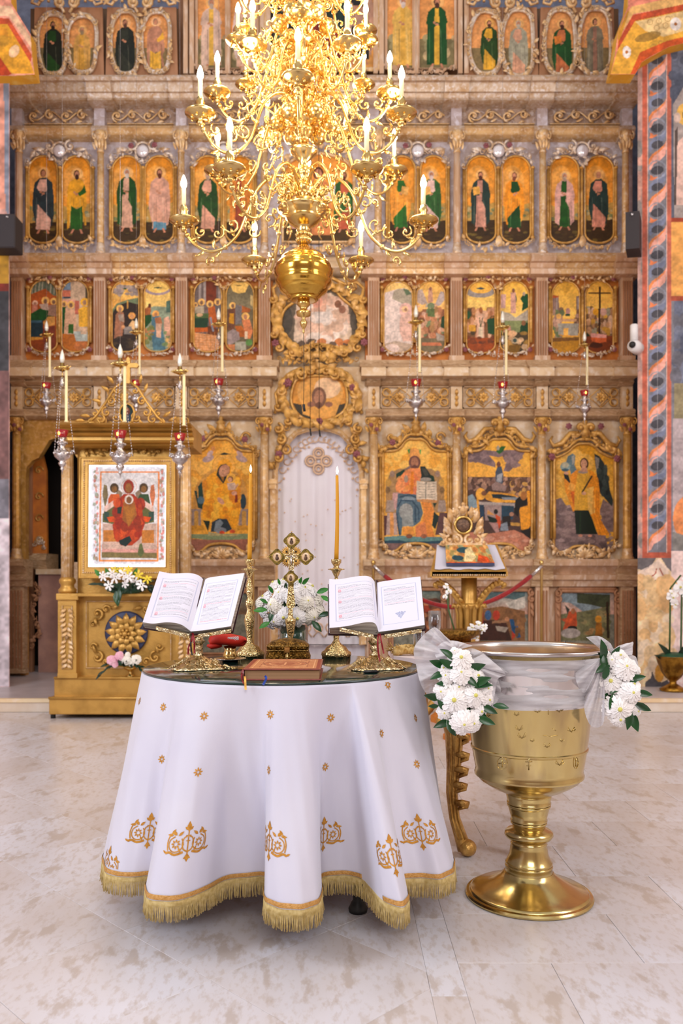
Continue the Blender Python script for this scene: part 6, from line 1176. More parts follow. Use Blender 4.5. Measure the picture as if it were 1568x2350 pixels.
for a in (2.8,3.9,5.0,6.0,1.2):x,y_=math.cos(a),math.sin(a);b_.tube([(wx(1077,DL)+x*.12,DL+y_*.12,.22),(wx(1077,DL)+x*.24,DL+y_*.24,.2),(wx(1077,DL)+x*.32,DL+y_*.32,.08),(wx(1077,DL)+x*.36,DL+y_*.36,.03)],[.03,.04,.035,.03],7)
b_.build('claw_foot','gilt_bright',lc)
# cloth, icon and standing ornament on it
def onslope(x,y_):t=(1312-y_)/62;Dq=D+.35*t;return (wx(x,Dq),Dq,wz(y_,Dq))
b_=MB();V=[];nx,ny=14,10
for j in range(ny+1):
    for i in range(nx+1):
        u,v=i/nx,j/ny;xa,xb=998+5*v,1160-24*v;p=onslope(xa+(xb-xa)*u,1308-56*v+(1.5*math.sin(i*1.7) if j==0 else 0));V.append((p[0],p[1]-.002,p[2]+.006+.002*math.sin(i*.9+j)))
b_.add(V,[(j*(nx+1)+i,j*(nx+1)+i+1,(j+1)*(nx+1)+i+1,(j+1)*(nx+1)+i) for j in range(ny) for i in range(nx)])
tag(b_.build('lectern_cloth','linen'),'small white cloth spread on the sloping top of the gilded lectern','cloth')
li=thing('icon','small colourful panel icon lying on the white cloth of the lectern','icon',onslope(1077,1305));Q=[onslope(1024,1303),onslope(1135,1303),onslope(1116,1257),onslope(1022,1257)]
Q=[(x,y_-.01,z+.014) for x,y_,z in Q];b_=MB();b_.add([(x,y_,z+.022) for x,y_,z in Q]+Q,[(0,1,2,3),(4,5,1,0),(5,6,2,1),(6,7,3,2),(7,4,0,3)]);b_.build('panel','blue_enamel',li,smooth=False)
pc=Pic(1024,1257,1135,1303,'#b9a468',k=1.2);pc.spots(1024,1257,1135,1303,50,7,['#cf8a50','#a8b08c','#d9a05c','#8c9c80','#e0b070'],3,.8);pc.e(1070,1274,18,7,'#33606c');pc.e(1052,1292,14,6,'#2f5560');pc.p([(1066,1300),(1074,1272),(1090,1266),(1096,1290),(1084,1300)],'#ecd6a4');pc.p([(1096,1300),(1104,1284),(1124,1290),(1126,1302)],'#e0602c');pc.l([(1024,1302),(1135,1302)],3,'#d8703c');pc.brush(.15,.1)
A_,B_,C_,E_=[np.array(v)+np.array((0,-.001,.0235)) for v in Q]
def Pm(s):
    u=(s.X-s.X.min())/(s.X.max()-s.X.min());v=1-(s.Y-s.Y.min())/(s.Y.max()-s.Y.min());u,v=u[...,None],v[...,None];q=(A_*(1-u)+B_*u)*(1-v)+(E_*(1-u)+C_*u)*v;return q[...,0],q[...,1],q[...,2]
pc.mesh('painting',D,parent=li,P=Pm)
D2=DL+.12;so=thing('reliquary','bright gilt leafy ornament with a dark round medallion, standing at the back of the lectern','ornament',(wx(1062,D2),D2,wz(1252,D2)));b_=MB();s2_=D2/F
for s2 in (-1,1):
    for (x,y_,r,f_,a0) in ((14,1240,13,1,0),(32,1240,11,-1,2),(46,1246,8,1,1),(24,1176,8,1,1)):b_.curl(wx(1062+s2*x,D2),D2-.03,wz(y_,D2),r*s2_,PI/2,s2*f_,r=3.4*s2_,lift=.02)
    for (x,y_,L_,a) in ((24,1226,30,.5),(30,1214,30,.8),(24,1200,30,1.0),(16,1190,26,1.2),(34,1236,24,.2),(20,1186,22,.7),(40,1228,20,1.2)):b_.leaf(wx(1062+s2*x,D2),D2-.03,wz(y_,D2),L_*s2_,a if s2>0 else PI-a,wd=.5,bend=.3*s2,lift=.35)
for x,y_,r in ((1062,1158,5),(1054,1166,5),(1070,1166,5),(1062,1172,6),(1048,1178,5),(1076,1178,5)):b_.ball((wx(x,D2),D2-.03,wz(y_,D2)),r*s2_,8,6)
b_.leaf(wx(1062,D2),D2-.03,wz(1184,D2),26*s2_,PI/2,wd=.6,bend=0);b_.box(wx(1008,D2),wx(1116,D2),D2-.05,D2+.03,wz(1252,D2),wz(1247,D2));b_.build('leaf_carving','gilt_pale',so,smooth='auto')
b_=MB();b_.tube([(wx(1062+19*math.cos(t),D2),D2-.04,wz(1206+19*math.sin(t),D2)) for t in [i*PI/12 for i in range(24)]],3.2*s2_,7,closed=True);b_.build('medallion_rim','brass',so)
mat('dark_relief','#4a3226',.4,.2,'#7c5c44',60,bump=.4,bscale=90);o=MB().ball((0,0,0),17*s2_,18,8,ry=.015).build('medallion','dark_relief',so,local=True);o.location=Vector((wx(1062,D2),D2-.03,wz(1206,D2)))-wloc(so)
# flowers low behind the font
D=5.75;s_=D/F
of=thing('flower_arrangement','white orchid blooms in a low gilt bowl just behind the font rim','flowers',(wx(1070,D),D,wz(1452,D)))
b_=MB();b_.lathe([(.0,-.0),(.09,0),(.10,.03),(.16,.06),(.17,.09),(0,.09)],(wx(1050,D),D,wz(1475,D)),n=20);b_.build('bowl','antique_gold',of)
ORC=mum_mesh('orchid_bloom','petal',9,((3,1.,.2),(2,.9,.5)),eye=True,wd=.42)
for (x,y_,r) in ((1080,1440,11),(1096,1434,11),(1104,1446,10),(1088,1452,11),(1074,1452,9),(1110,1438,9),(1092,1464,9),(1078,1462,8)):inst(ORC,'orchid_bloom',of,(wx(x,D),D-.03,wz(y_,D)),(R.uniform(-.4,.4),-1,.2),r*s_,R.random()*6)
for (x,y_,r) in ((1028,1345,8),(1034,1358,9),(1026,1370,7)):inst(ORC,'orchid_bloom',of,(wx(x,D),D+.1,wz(y_,D)),(0,-1,.2),r*s_,R.random()*6)
MB().tube([(wx(1050,D),D,wz(1470,D)),(wx(1034,D),D+.1,wz(1400,D)),(wx(1030,D),D+.1,wz(1350,D))],.006,5).build('stem','stem_green',of)
MB().tube([(wx(1050,D),D,wz(1470,D)),(wx(1090,D),D,wz(1455,D)),(wx(1108,D),D,wz(1445,D))],.006,5).build('stem','stem_green',of)
# the bowl stands on a low wooden plant stool
ps=thing('plant_stool','low gilt wooden plant stool hidden behind the font','stool',(wx(1050,D),D,0));MB().lathe([(0,0),(.10,0),(.10,.03),(.03,.08),(.03,wz(1475,D)-.04),(.15,wz(1475,D)-.02),(.15,wz(1475,D)),(0,wz(1475,D))],(wx(1050,D),D,0),n=20).build('pedestal','orange_wood',ps,smooth='auto')

# ================================================================== ROPE BARRIER
DR=7.35
posts=[]
for x,lab in ((581,'slim brass rope post left of the holy door'),(857,'slim brass rope post right of the holy door'),(1243,'slim brass rope post between the gilt lectern and the right pier')):
    t=thing('rope_post',lab,'post',(wx(x,DR),DR,POD),'brass rope posts');z1_=wz(1296,DR)
    MB().lathe([(0,0),(.14,0),(.14,.015),(.05,.03),(.02,.05),(0,.05)],(wx(x,DR),DR,POD),n=24).build('base','brass',t)
    MB().lathe([(.013,.05),(.013,z1_-POD),(.02,z1_-POD+.01),(.02,z1_-POD+.03),(0,z1_-POD+.045)],(wx(x,DR),DR,POD),n=12).build('pole','brass',t);posts.append((wx(x,DR),z1_))
def rope(pa,pb,sag,lab):
    t=thing('barrier_rope',lab,'rope',((pa[0]+pb[0])/2,DR-.03,POD));n=30;P=[]
    for i in range(n+1):u=i/n;P.append((pa[0]+(pb[0]-pa[0])*u,DR-.03,pa[1]+(pb[1]-pa[1])*u-sag*4*u*(1-u)))
    MB().tube(P[2:-2],[.021+.0015*math.sin(i*1.3) for i in range(n-3)],8).build('velvet_rope','rope_velvet',t)
    for q in (P[:3],P[-3:]):MB().tube(q,.017,8).build('end_fitting','steel',t)
rope((posts[1][0],wz(1298,DR)),(posts[2][0],wz(1298,DR)),.37,'red velvet rope sagging behind the gilt lectern')
rope((posts[0][0],wz(1300,DR)),(wx(300,DR),wz(1300,DR)),.37,'red velvet rope end showing beside the left brass candlestick')
t=thing('rope_post','slim brass rope post hidden behind the shrine stand','post',(wx(300,DR),DR,POD),'brass rope posts');MB().lathe([(0,0),(.14,0),(.14,.015),(.013,.05),(.013,1.0),(0,1.02)],(wx(300,DR),DR,POD),n=12).build('pole','brass',t)

# ================================================================== HANGING OIL LAMPS
def lamp_proto():
    """local origin at the red cup's middle; total scale 1 = front row"""
    t=bpy.data.objects.new('hanging_oil_lamp',None);COL.objects.link(t)
    def part(name,b_,m_):
        o=b_.build(name,m_,local=True);o.parent=t;return o
    part('red_cup',MB().lathe([(.0,-.028),(.03,-.028),(.034,-.02),(.048,.028),(.044,.028),(.03,-.018),(0,-.018)],n=20),'red_glass')
    part('lamp_flame',MB().ball((-.012,-.04,.0),.008,8,6,rz=.013),'lamp_flame')
    b_=MB().lathe([(.03,-.03),(.02,-.05),(.034,-.065),(.024,-.085),(.018,-.10),(.05,-.13),(.062,-.15),(.055,-.175),(.03,-.195),(.02,-.205),(.03,-.22),(.02,-.24),(.01,-.25),(.016,-.262),(.006,-.275),(.0,-.31)],n=18)
    for k in range(12):a=2*PI*k/12;b_.ball((.058*math.cos(a),.058*math.sin(a),-.145),.011,6,4);b_.ball((.034*math.cos(a),.034*math.sin(a),-.065),.008,5,4)
    for k in range(3):a=2*PI*k/3+.5;b_.curl(.07*math.cos(a),.07*math.sin(a),-.135,.02,0,1,r=.005);b_.tube([(.055*math.cos(a),.055*math.sin(a),-.14),(.085*math.cos(a),.085*math.sin(a),-.11),(.09*math.cos(a),.09*math.sin(a),-.14)],.005,5)
    part('silver_body',b_,'silver')
    H_=.42
    for k in range(3):
        a=2*PI*k/3+.5;ch=MB();n=26
        for i in range(n):
            u=i/n;r=.085+(.02-.085)*u;z=-.11+(H_+.11)*u;ch.ball((r*math.cos(a),r*math.sin(a),z),.0042,5,3,rz=.009)
        part('chain',ch,'silver')['kind']='stuff'
    b_=MB().lathe([(.0,H_-.07),(.008,H_-.06),(.02,H_-.04),(.01,H_-.02),(.016,H_)],n=10);part('canopy',b_,'silver')
    b_=MB().lathe([(.0,H_+.055),(.014,H_+.05),(.05,H_+.065),(.055,H_+.075),(.02,H_+.08),(.016,H_+.11),(0,H_+.11)],n=12)
    for k in range(6):a=2*PI*k/6;b_.leaf(.03*math.cos(a),.03*math.sin(a),H_+.07,.04,.2 if math.cos(a)>0 else PI-.2)
    b_.tube([(0,0,H_),(.0,0,H_+.055)],.004,5);part('pan',b_,'brass')
    part('glass_bulb',MB().lathe([(0,H_+.11),(.012,H_+.112),(.019,H_+.14),(.016,H_+.17),(.006,H_+.20),(0,H_+.215)],n=12),'clear_bulb')
    part('candle_tube',MB().lathe([(0,.09),(.016,.09),(.016,.095),(.011,.1),(.011,H_+.055),(0,H_+.055)],(.03,.0,0),n=10),'ivory')
    part('wire',MB().tube([(0,0,H_+.21),(0,0,H_+3.6)],.0011,4),'silver')
    return t
LP=[(143,996,6.2,1.,.0,'leftmost red cupped silver lamp of the near row, before the dark side doorway'),(276,998,6.2,1.08,.6,'middle red cupped silver lamp of the near row, before the lit icon'),(413,1004,6.2,1.,1.3,'right red cupped silver lamp of the near row, beside the lit icon'),
      (107,886,8.0,1.,.3,'red cupped silver lamp of the far row at the far left of the icon screen'),(313,880,8.0,1.,1.1,'red cupped silver lamp of the far row, behind the cross on the shrine stand'),(502,878,8.0,1.14,0,'red cupped silver lamp of the far row above the great mother icon'),
      (955,880,8.0,1.2,.5,'red cupped silver lamp of the far row above the crowned man icon'),(1154,885,8.0,1.14,.2,'red cupped silver lamp of the far row above the crowd icon'),(1342,903,8.0,.95,1.6,'red cupped silver lamp of the far row above the angel icon')]
lp0=lamp_proto()
for i,(x,y_,Dd,sc,rz,lab) in enumerate(LP):
    o=lp0 if i==0 else cp(lp0);o.location=W(x,y_,Dd);o.scale=(sc,sc,sc);o.rotation_euler=(0,0,rz*.2);tag(o,lab,'hanging lamp','silver hanging lamps with red cups')
# thin black microphone leads
for (xa,ya,xb,yb,Dd,lab) in ((697,764,697,944,4.8,'thin black cable with a small plug hanging below the chandelier ball'),(716,-300,712,1000,8.0,'left thin black cable hanging over the holy door arch'),(729,-300,733,1002,8.0,'right thin black cable hanging over the holy door arch')):
    t=thing('hanging_cable',lab,'cable',W(xa,ya,Dd));MB().tube([W(xa,ya,Dd),W((xa+xb)/2+1,(ya+yb)/2,Dd),W(xb,yb-14,Dd)],.0025*Dd/6,5).build('lead','black_plastic',t);MB().tube([W(xb,yb-16,Dd),W(xb+2,yb,Dd)],.008,7).build('plug','black_plastic',t)

# ================================================================== CHANDELIER
CHX,CHY=wx(697,4.8),4.8
zc_=lambda py:wz(py,4.8)
ch=thing('chandelier','large tiered brass chandelier with scrolled arms, electric candles and a ribbed ball below','chandelier',(CHX,CHY,zc_(765)))
sp=4.8/F
def lathe_px(prof,name,m_,n=36,extra=None):
    b_=MB().lathe([(r*sp,zc_(y_)-zc_(765)) for y_,r in prof],n=n)
    if extra:extra(b_)
    o=b_.build(name,m_,local=True);o.parent=ch;return o
lathe_px([(768,0),(762,3),(756,2),(748,7),(740,9),(732,4),(728,5),(724,16),(716,17),(712,8),(706,9),(700,15),(692,14),(686,6),(682,8),(678,14)],'finial','brass_lamp')
b_=MB();pr_=[(690,26),(688,34)]
for i in range(29):
    t=i/28;a=-1.12+2.4*t;y_=632-60*math.sin(a);r=64*math.cos(a);pr_.append((y_,r*1.02*(1+(.03 if i%4 in (1,2) else -.012))+(5 if abs(y_-622)<4 else 0)))
pr_+=[(568,14),(560,10)]
lathe_px(pr_,'ball','brass_ball',48)
def beads(b_):
    for y_,r,n in ((552,14,10),(540,15,10),(446,16,9),(300,20,10),(190,20,10)):
        for k in range(n):a=2*PI*k/n;b_.ball((r*sp*math.cos(a),r*sp*math.sin(a),zc_(y_)-zc_(765)),5*sp,7,5)
lathe_px([(562,8),(556,14),(548,16),(540,10),(536,12),(530,17),(524,14),(520,20),(514,30),(508,36),(502,42),(498,40),(494,50),(490,48),(486,58),(482,60),(480,52),(476,34),(466,36),(462,30),(456,12),(446,16),(436,22),(428,22),(420,14),(412,10),(404,16),(396,18),(388,12),(372,10),(360,22),(352,30),(346,32),(340,22),(330,12),(318,12),(308,20),(300,24),(292,20),(284,30),(278,34),(272,24),(262,14),(240,12),(228,22),(220,28),(212,22),(200,14),(186,20),(176,30),(168,32),(160,20),(146,12),(120,14),(108,24),(98,30),(90,26),(78,14),(60,12),(44,22),(30,34),(20,30),(8,16),(-10,12),(-40,20),(-60,26),(-80,16),(-110,12),(-140,20),(-160,16),(-190,6),(-420,5),(-425,0)],'central_shaft','brass_lamp',32,beads)
def arm_proto(Rr,sc):
    """arm in the XZ plane: from shaft out to the pan at radius Rr, z=0 is the pan level"""
    a=bpy.data.objects.new('arm',None)
    b_=MB();k=Rr/.70
    P=[(.05,.20),(.12,.27),(.20,.26),(.28,.18),(.33,.06),(.38,-.06),(.46,-.14),(.55,-.165),(.63,-.13),(.68,-.07),(.70,-.01)]
    P=[(r*k,0,z*sc) for r,z in P];P=[tuple(q) for q in crom(P,4)];n=len(P)
    b_.tube(P,[.0095*sc*(1.15-.35*i/n) for i in range(n)],6)
    for (r,z,s,f_,a0) in ((.25,.10,.055,1,1.5),(.20,.02,.045,-1,-1.5),(.42,-.01,.055,-1,0),(.50,-.06,.04,1,2),(.60,-.05,.035,-1,1),(.14,.15,.045,1,0),(.36,.12,.04,-1,2),(.29,-.05,.04,1,3),(.54,-.22,.03,1,-1)):
        b_.curl(r*k,0,z*sc,s*sc,a0,f_,r=.0055*sc,n=11,k=5)
    for (r,z,a0) in ((.33,.05,.6),(.40,-.08,.9),(.48,-.15,-1.2),(.58,-.16,-.8),(.66,-.10,2.6),(.22,.25,1.4),(.28,.17,.4),(.10,.25,2.),(.52,-.15,1.3),(.62,-.13,.9)):
        b_.leaf(r*k,0,z*sc,.06*sc,a0,wd=.35,lift=.1)
    for (r,z) in ((.12,.27),(.33,.06),(.46,-.14),(.68,-.07)):b_.ball((r*k,0,z*sc),.016*sc,7,5)
    arm=b_.build('arm','brass_lamp',local=True)
    p_=MB().lathe([(.0,-.05),(.012,-.05),(.018,-.035),(.01,-.025),(.02,-.015),(.05,-.012),(.075,.004),(.086,.012),(.084,.018),(.06,.008),(.03,.002),(.018,.01),(.02,.02),(.014,.03),(.024,.045),(.02,.06),(.026,.075),(.02,.085),(.018,.10),(0,.10)],n=20)
    p_.v=[(x*sc+Rr,y_*sc,z*sc) for x,y_,z in p_.v]
    for q in range(8):aa=q*PI/4;p_.ball((Rr+.05*sc*math.cos(aa),.05*sc*math.sin(aa),-.018*sc),.008*sc,5,4)
    pan=p_.build('drip_pan','brass_lamp',local=True);pan.parent=arm
    c_=MB().lathe([(.0125*sc,.095*sc),(.0125*sc,.20*sc),(0,.20*sc)],(Rr,0,0),n=12).build('candle','ivory',local=True);c_.parent=arm
    u_=MB().lathe([(0,.198*sc),(.008*sc,.20*sc),(.017*sc,.218*sc),(.018*sc,.232*sc),(.012*sc,.256*sc),(.004*sc,.275*sc),(0,.28*sc)],(Rr,0,0),n=12).build('bulb','bulb_lit',local=True);u_.parent=arm
    return arm
TIERS=[(512,.695,0,6,1.0,.0),(336,.63,30,6,.98,0),(218,.50,0,6,.92,0),(150,.41,30,6,.8,0),(20,.42,30,6,.85,0),(-70,.26,0,6,.8,0)]
for (py,Rr,off,n,sc,_) in TIERS:
    a0=arm_proto(Rr,sc)
    for k in range(n):
        o=a0 if k==0 else cp(a0);o.parent=ch;o.rotation_euler=(0,0,math.radians(off+360*k/n));o.location=(0,0,zc_(py)-zc_(765)+(.0 if k%2 else .0))
R=random.Random(2)
src=MB().ball((0,0,0),.052,14,9).build('hanging_ball','brass_lamp',local=True);src.parent=ch;first=True
for (py,r,n,off) in ((285,.15,6,0),(175,.14,6,.4),(60,.14,6,.1)):
    for k in range(n):
        o=src if first else cp(src);first=False;o.parent=ch;a=2*PI*k/n+off;o.location=(r*math.cos(a),r*math.sin(a),zc_(py)-zc_(765))
# inner basket scrolls close to the shaft
b_=MB()
for py in (440,250,120,0):
    for k in range(6):
        a=2*PI*k/8+py;ca,sa=math.cos(a),math.sin(a);tmp=MB();tmp.curl(.12,0,0,.06,R.uniform(0,6),R.choice((-1,1)),r=.009,n=10,k=5);tmp.tube([(.03,0,-.03),(.08,0,.02),(.15,0,.03),(.19,0,-.02)],.008,5);tmp.leaf(.15,0,.03,.07,.8)
        b_.add([(x*ca-y_*sa,x*sa+y_*ca,z+zc_(py)-zc_(765)) for x,y_,z in tmp.v],tmp.f)
o=b_.build('inner_scrolls','brass_lamp',local=True,kind='stuff');o.parent=ch
# the light its bulbs give
for py,r in ((470,.62),(300,.55),(190,.45),(20,.4)):
    for k in range(3):
        l=bpy.data.lights.new('bulb_light','POINT');l.energy=9;l.color=(1.,.84,.64);l.shadow_soft_size=.12;o=bpy.data.objects.new('bulb_light',l);COL.objects.link(o);o.parent=ch
        a=2*PI*k/3+py*.37;o.location=(r*math.cos(a),r*math.sin(a),zc_(py)-zc_(765)+.12)
# long chain to the vault
b_=MB()
for i in range(60):b_.ball((0,0,zc_(-420)-zc_(765)+i*.05),.012,6,4,rz=.03)
o=b_.build('chain','antique_gold',local=True,kind='stuff');o.parent=ch

# ================================================================== WALL FITTINGS
t=thing('loudspeaker','black wall loudspeaker at the left edge, beside the apostle row','speaker',(wx(2,7.5),7.6,wz(568,7.5)));D=7.5
o=MB().box(wx(-36,D),wx(34,D),D,D+.2,wz(568,D),wz(490,D)).build('cabinet','speaker_grey',t,smooth=False);m_=o.modifiers.new('b','BEVEL');m_.width=.01;MB().box(wx(14,D),wx(19,D),D-.004,D,wz(500,D),wz(496,D)).build('badge','silver',t,smooth=False)
t=thing('loudspeaker','black wall loudspeaker fixed to the right pier beside the apostle row','speaker',(wx(1453,7.5),7.6,wz(572,7.5)))
o=MB().add([(wx(x,y_),y_,wz(z,D)) for z in (572,487) for x,y_ in ((1436,D),(1468,D-.03),(1473,D+.18),(1440,D+.2))],[(0,1,5,4),(1,2,6,5),(2,3,7,6),(3,0,4,7),(4,5,6,7),(3,2,1,0)]).build('cabinet','speaker_grey',t,smooth=False);MB().box(wx(1446,D),wx(1451,D),D-.03,D-.015,wz(497,D),wz(493,D)).build('badge','silver',t,smooth=False)
t=thing('security_camera','white dome security camera on the right pier beside the feast pictures','camera',(wx(1460,7.6),7.6,wz(806,7.6)));D=7.62
MB().lathe([(0,0),(.036,0),(.036,.14),(.03,.148),(0,.15)],(wx(1460,D),D+.05,wz(778,D)),n=20).build('bracket','white_plastic',t)
MB().tube([(wx(1449,D),D,wz(793,D)),(wx(1460,D),D+.03,wz(793,D)),(wx(1472,D),D+.08,wz(795,D))],[.045,.06,.058],18).build('housing','white_plastic',t);MB().ball((wx(1449,D),D-.03,wz(793,D)),.03,14,8).build('lens','black_plastic',t)
# white orchid in a brass urn at the right edge
D=7.4;s_=D/F
t=thing('potted_orchid','white orchid in a brass urn on the platform before the right pier','plant',(wx(1545,D),D,POD))
MB().lathe([(0,0),(28*s_,0),(30*s_,.02),(20*s_,.04),(8*s_,.07),(8*s_,.09),(16*s_,.12),(26*s_,.18),(34*s_,.27),(38*s_,.31),(40*s_,.315),(36*s_,.31),(0,.29)],(wx(1545,D),D,POD),n=32,wob=lambda r,z,a:r*(1+(.04*math.cos(16*a) if .1<z<.3 else 0))).build('urn','orchid_pot',t)
MB().ball((wx(1545,D),D,POD+.3),36*s_,16,8,rz=.05).build('moss','foam_green',t)
for x,h in ((1537,1350),(1563,1365)):MB().tube([(wx(x,D),D,POD+.3),(wx(x+1,D),D,wz(1440,D)),(wx(x,D),D-.02,wz(h,D)),(wx(1560,D),D-.03,wz(h-30,D))],.008,6).build('stem','stem_green',t)
for (x,y_,r) in ((1555,1348,17),(1541,1372,15),(1566,1358,14),(1545,1388,10),(1568,1335,12),(1536,1362,10),(1580,1350,14),(1590,1370,12)):inst(ORC,'orchid_bloom',t,(wx(x,D),D-.04,wz(y_,D)),(R.uniform(-.5,.3),-1,.1),r*s_,R.random()*6)
for (x,y_,dx,dz,L_) in ((1545,1520,-.8,.9,56),(1540,1522,-1,.45,44),(1550,1520,.5,1,50),(1556,1520,1,.5,56),(1545,1522,.9,.9,46),(1540,1520,-.3,1,30)):leafat(t,(wx(x,D),D,wz(y_,D)),(dx,-.2,dz),L_*s_*1.1,LEAFD)
# ================================================================== ROUND TABLE, CLOTH, GLASS
TX,TY,TZ=-.214,3.03,.790
tb=thing('round_table','round table with black foot caps, hidden under the white cloth','table',(TX,TY,0))
MB().lathe([(0,.745),(.492,.745),(.496,.75),(.496,.774),(.492,.778),(0,.778)],(TX,TY,0),n=48).build('tabletop','orange_wood',tb,smooth='auto')
for px_,py_ in ((428,2092),(822,2092),(500,1960),(760,1960)):
    D=EYE*F/(py_-YH);x=wx(px_,D);MB().lathe([(0,0),(.03,0),(.032,.012),(.024,.03),(.017,.04),(.015,.745)],(x,D,0),n=16).build('leg','black_plastic',tb)
HEM=[(-.60,-.02),(-.585,-.2),(-.565,-.33),(-.52,-.43),(-.44,-.45),(-.375,-.44),(-.375,-.56),(-.33,-.635),(-.25,-.635),(-.19,-.56),(-.145,-.475),(-.07,-.45),(-.01,-.455),(-.015,-.57),(.0,-.66),(.05,-.70),(.11,-.70),(.15,-.66),(.155,-.56),(.145,-.47),(.2,-.435),(.27,-.455),(.305,-.55),(.34,-.65),(.385,-.685),(.41,-.62),(.395,-.49),(.45,-.455),(.52,-.47),(.565,-.42),(.58,-.32),(.565,-.2),(.59,-.05),(.56,.1),(.53,.25),(.42,.33),(.34,.48),(.2,.50),(.06,.60),(-.08,.53),(-.22,.56),(-.34,.44),(-.47,.40),(-.52,.24),(-.60,.12)]
hem=np.array(crom(HEM,20,True));NU=len(hem);ang=np.unwrap(np.arctan2(hem[:,1],hem[:,0]));sgn=1 if ang[-1]>ang[0] else -1
base_a=ang[0]+sgn*2*PI*np.arange(NU)/NU;k_=41;dlt=ang-base_a;ext=np.concatenate([dlt[-k_:],dlt,dlt[:k_]]);dl=np.convolve(ext,np.ones(2*k_+1)/(2*k_+1),'valid');a_s=base_a+dl
HZ=.182
def cloth(u,t,off=0.):
    """u in [0,NU), t 0 (table edge) .. 1 (hem) -> world"""
    i=int(math.floor(u))%NU;j=(i+1)%NU;f=u-math.floor(u)
    hx,hy=hem[i]*(1-f)+hem[j]*f;ai,aj=a_s[i],a_s[j]
    if j==0:aj=a_s[0]+sgn*2*PI
    a=ai*(1-f)+aj*f;cx_,cy_=.503*math.cos(a),.503*math.sin(a);w_=t**.92 if t>0 else 0
    x=cx_+(hx-cx_)*w_;y=cy_+(hy-cy_)*w_
    wr=.0035*math.sin(u*.11+5*t)*t+.002*math.sin(u*.31-9*t)*t;r=math.hypot(x,y);x+=x/r*wr;y+=y/r*wr
    return Vector((TX+x,TY+y,.782-(.782-HZ)*t-.006*min(1,t*20)))
def cnorm(u,t):
    e=.6;p=cloth(u+e,t)-cloth(u-e,t);q=cloth(u,min(1,t+.01))-cloth(u,max(0,t-.01));n=p.cross(q);n.normalize();c=cloth(u,t)
    if n.dot(Vector((c.x-TX,c.y-TY,0)))<0:n=-n
    return n
ct=thing('tablecloth','white floor-length tablecloth with gold embroidery and gold fringe on the round table','tablecloth',(TX,TY,HZ))
b_=MB();NT=56;st=1;us=list(range(0,NU,st));m=len(us);rings=[]
for r in (0.0,.25,.44,.485,.498):
    for u in us:a=a_s[u];b_.v.append((TX+r*math.cos(a),TY+r*math.sin(a),.782))
for j in range(NT+1):
    t=(j/NT)**1.1
    for u in us:b_.v.append(tuple(cloth(u,t)))
nr=5+NT+1;b_.f=[(j*m+i,j*m+(i+1)%m,(j+1)*m+(i+1)%m,(j+1)*m+i) for j in range(nr-1) for i in range(m)]
b_.build('cloth','linen',ct)
def band(name,t0,t1,off,m_,rough=0):
    b_=MB()
    for j,t in enumerate((t0,(t0+t1)/2,t1)):
        for u in us:p=cloth(u,t)+cnorm(u,t)*(off*(1.6 if j==1 else 1));b_.v.append(tuple(p))
    b_.f=[(j*m+i,j*m+(i+1)%m,(j+1)*m+(i+1)%m,(j+1)*m+i) for j in range(2) for i in range(m)];return b_.build(name,m_,ct)
band('woven_trim',.968,.990,.0025,'trim_gold')
# fringe
R=random.Random(4);b_=MB();cum=0;last=0;hp=[cloth(u,1.) for u in range(NU)];u=0.
while u<NU:
    p=cloth(u,1.);ds=(cloth(u+.5,1.)-p).length*2;n=cnorm(u,1.);L_=.056*R.uniform(.9,1.06);sx,sy=R.uniform(-.004,.004),R.uniform(-.003,.004)
    b_.tube([p+Vector((0,0,.004)),p+n*.002+Vector((0,0,-.014)),p+n*sy*.5+Vector((sx*.5,0,-.035)),p+n*sy+Vector((sx,0,-L_))],[.0012,.0011,.0012,.0014],3)
    u+=.0023/max(ds,1e-4)
b_.build('fringe','fringe_gold',ct,kind='stuff')
b_=MB()
for j,z in enumerate((.002,-.012)):
    for u in us:p=cloth(u,1.)+cnorm(u,1.)*.001;b_.v.append((p.x,p.y,p.z+z))
b_.f=[(i,(i+1)%m,(i+1)%m+m,i+m) for i in range(m)];b_.build('fringe_heading','fringe_gold',ct)
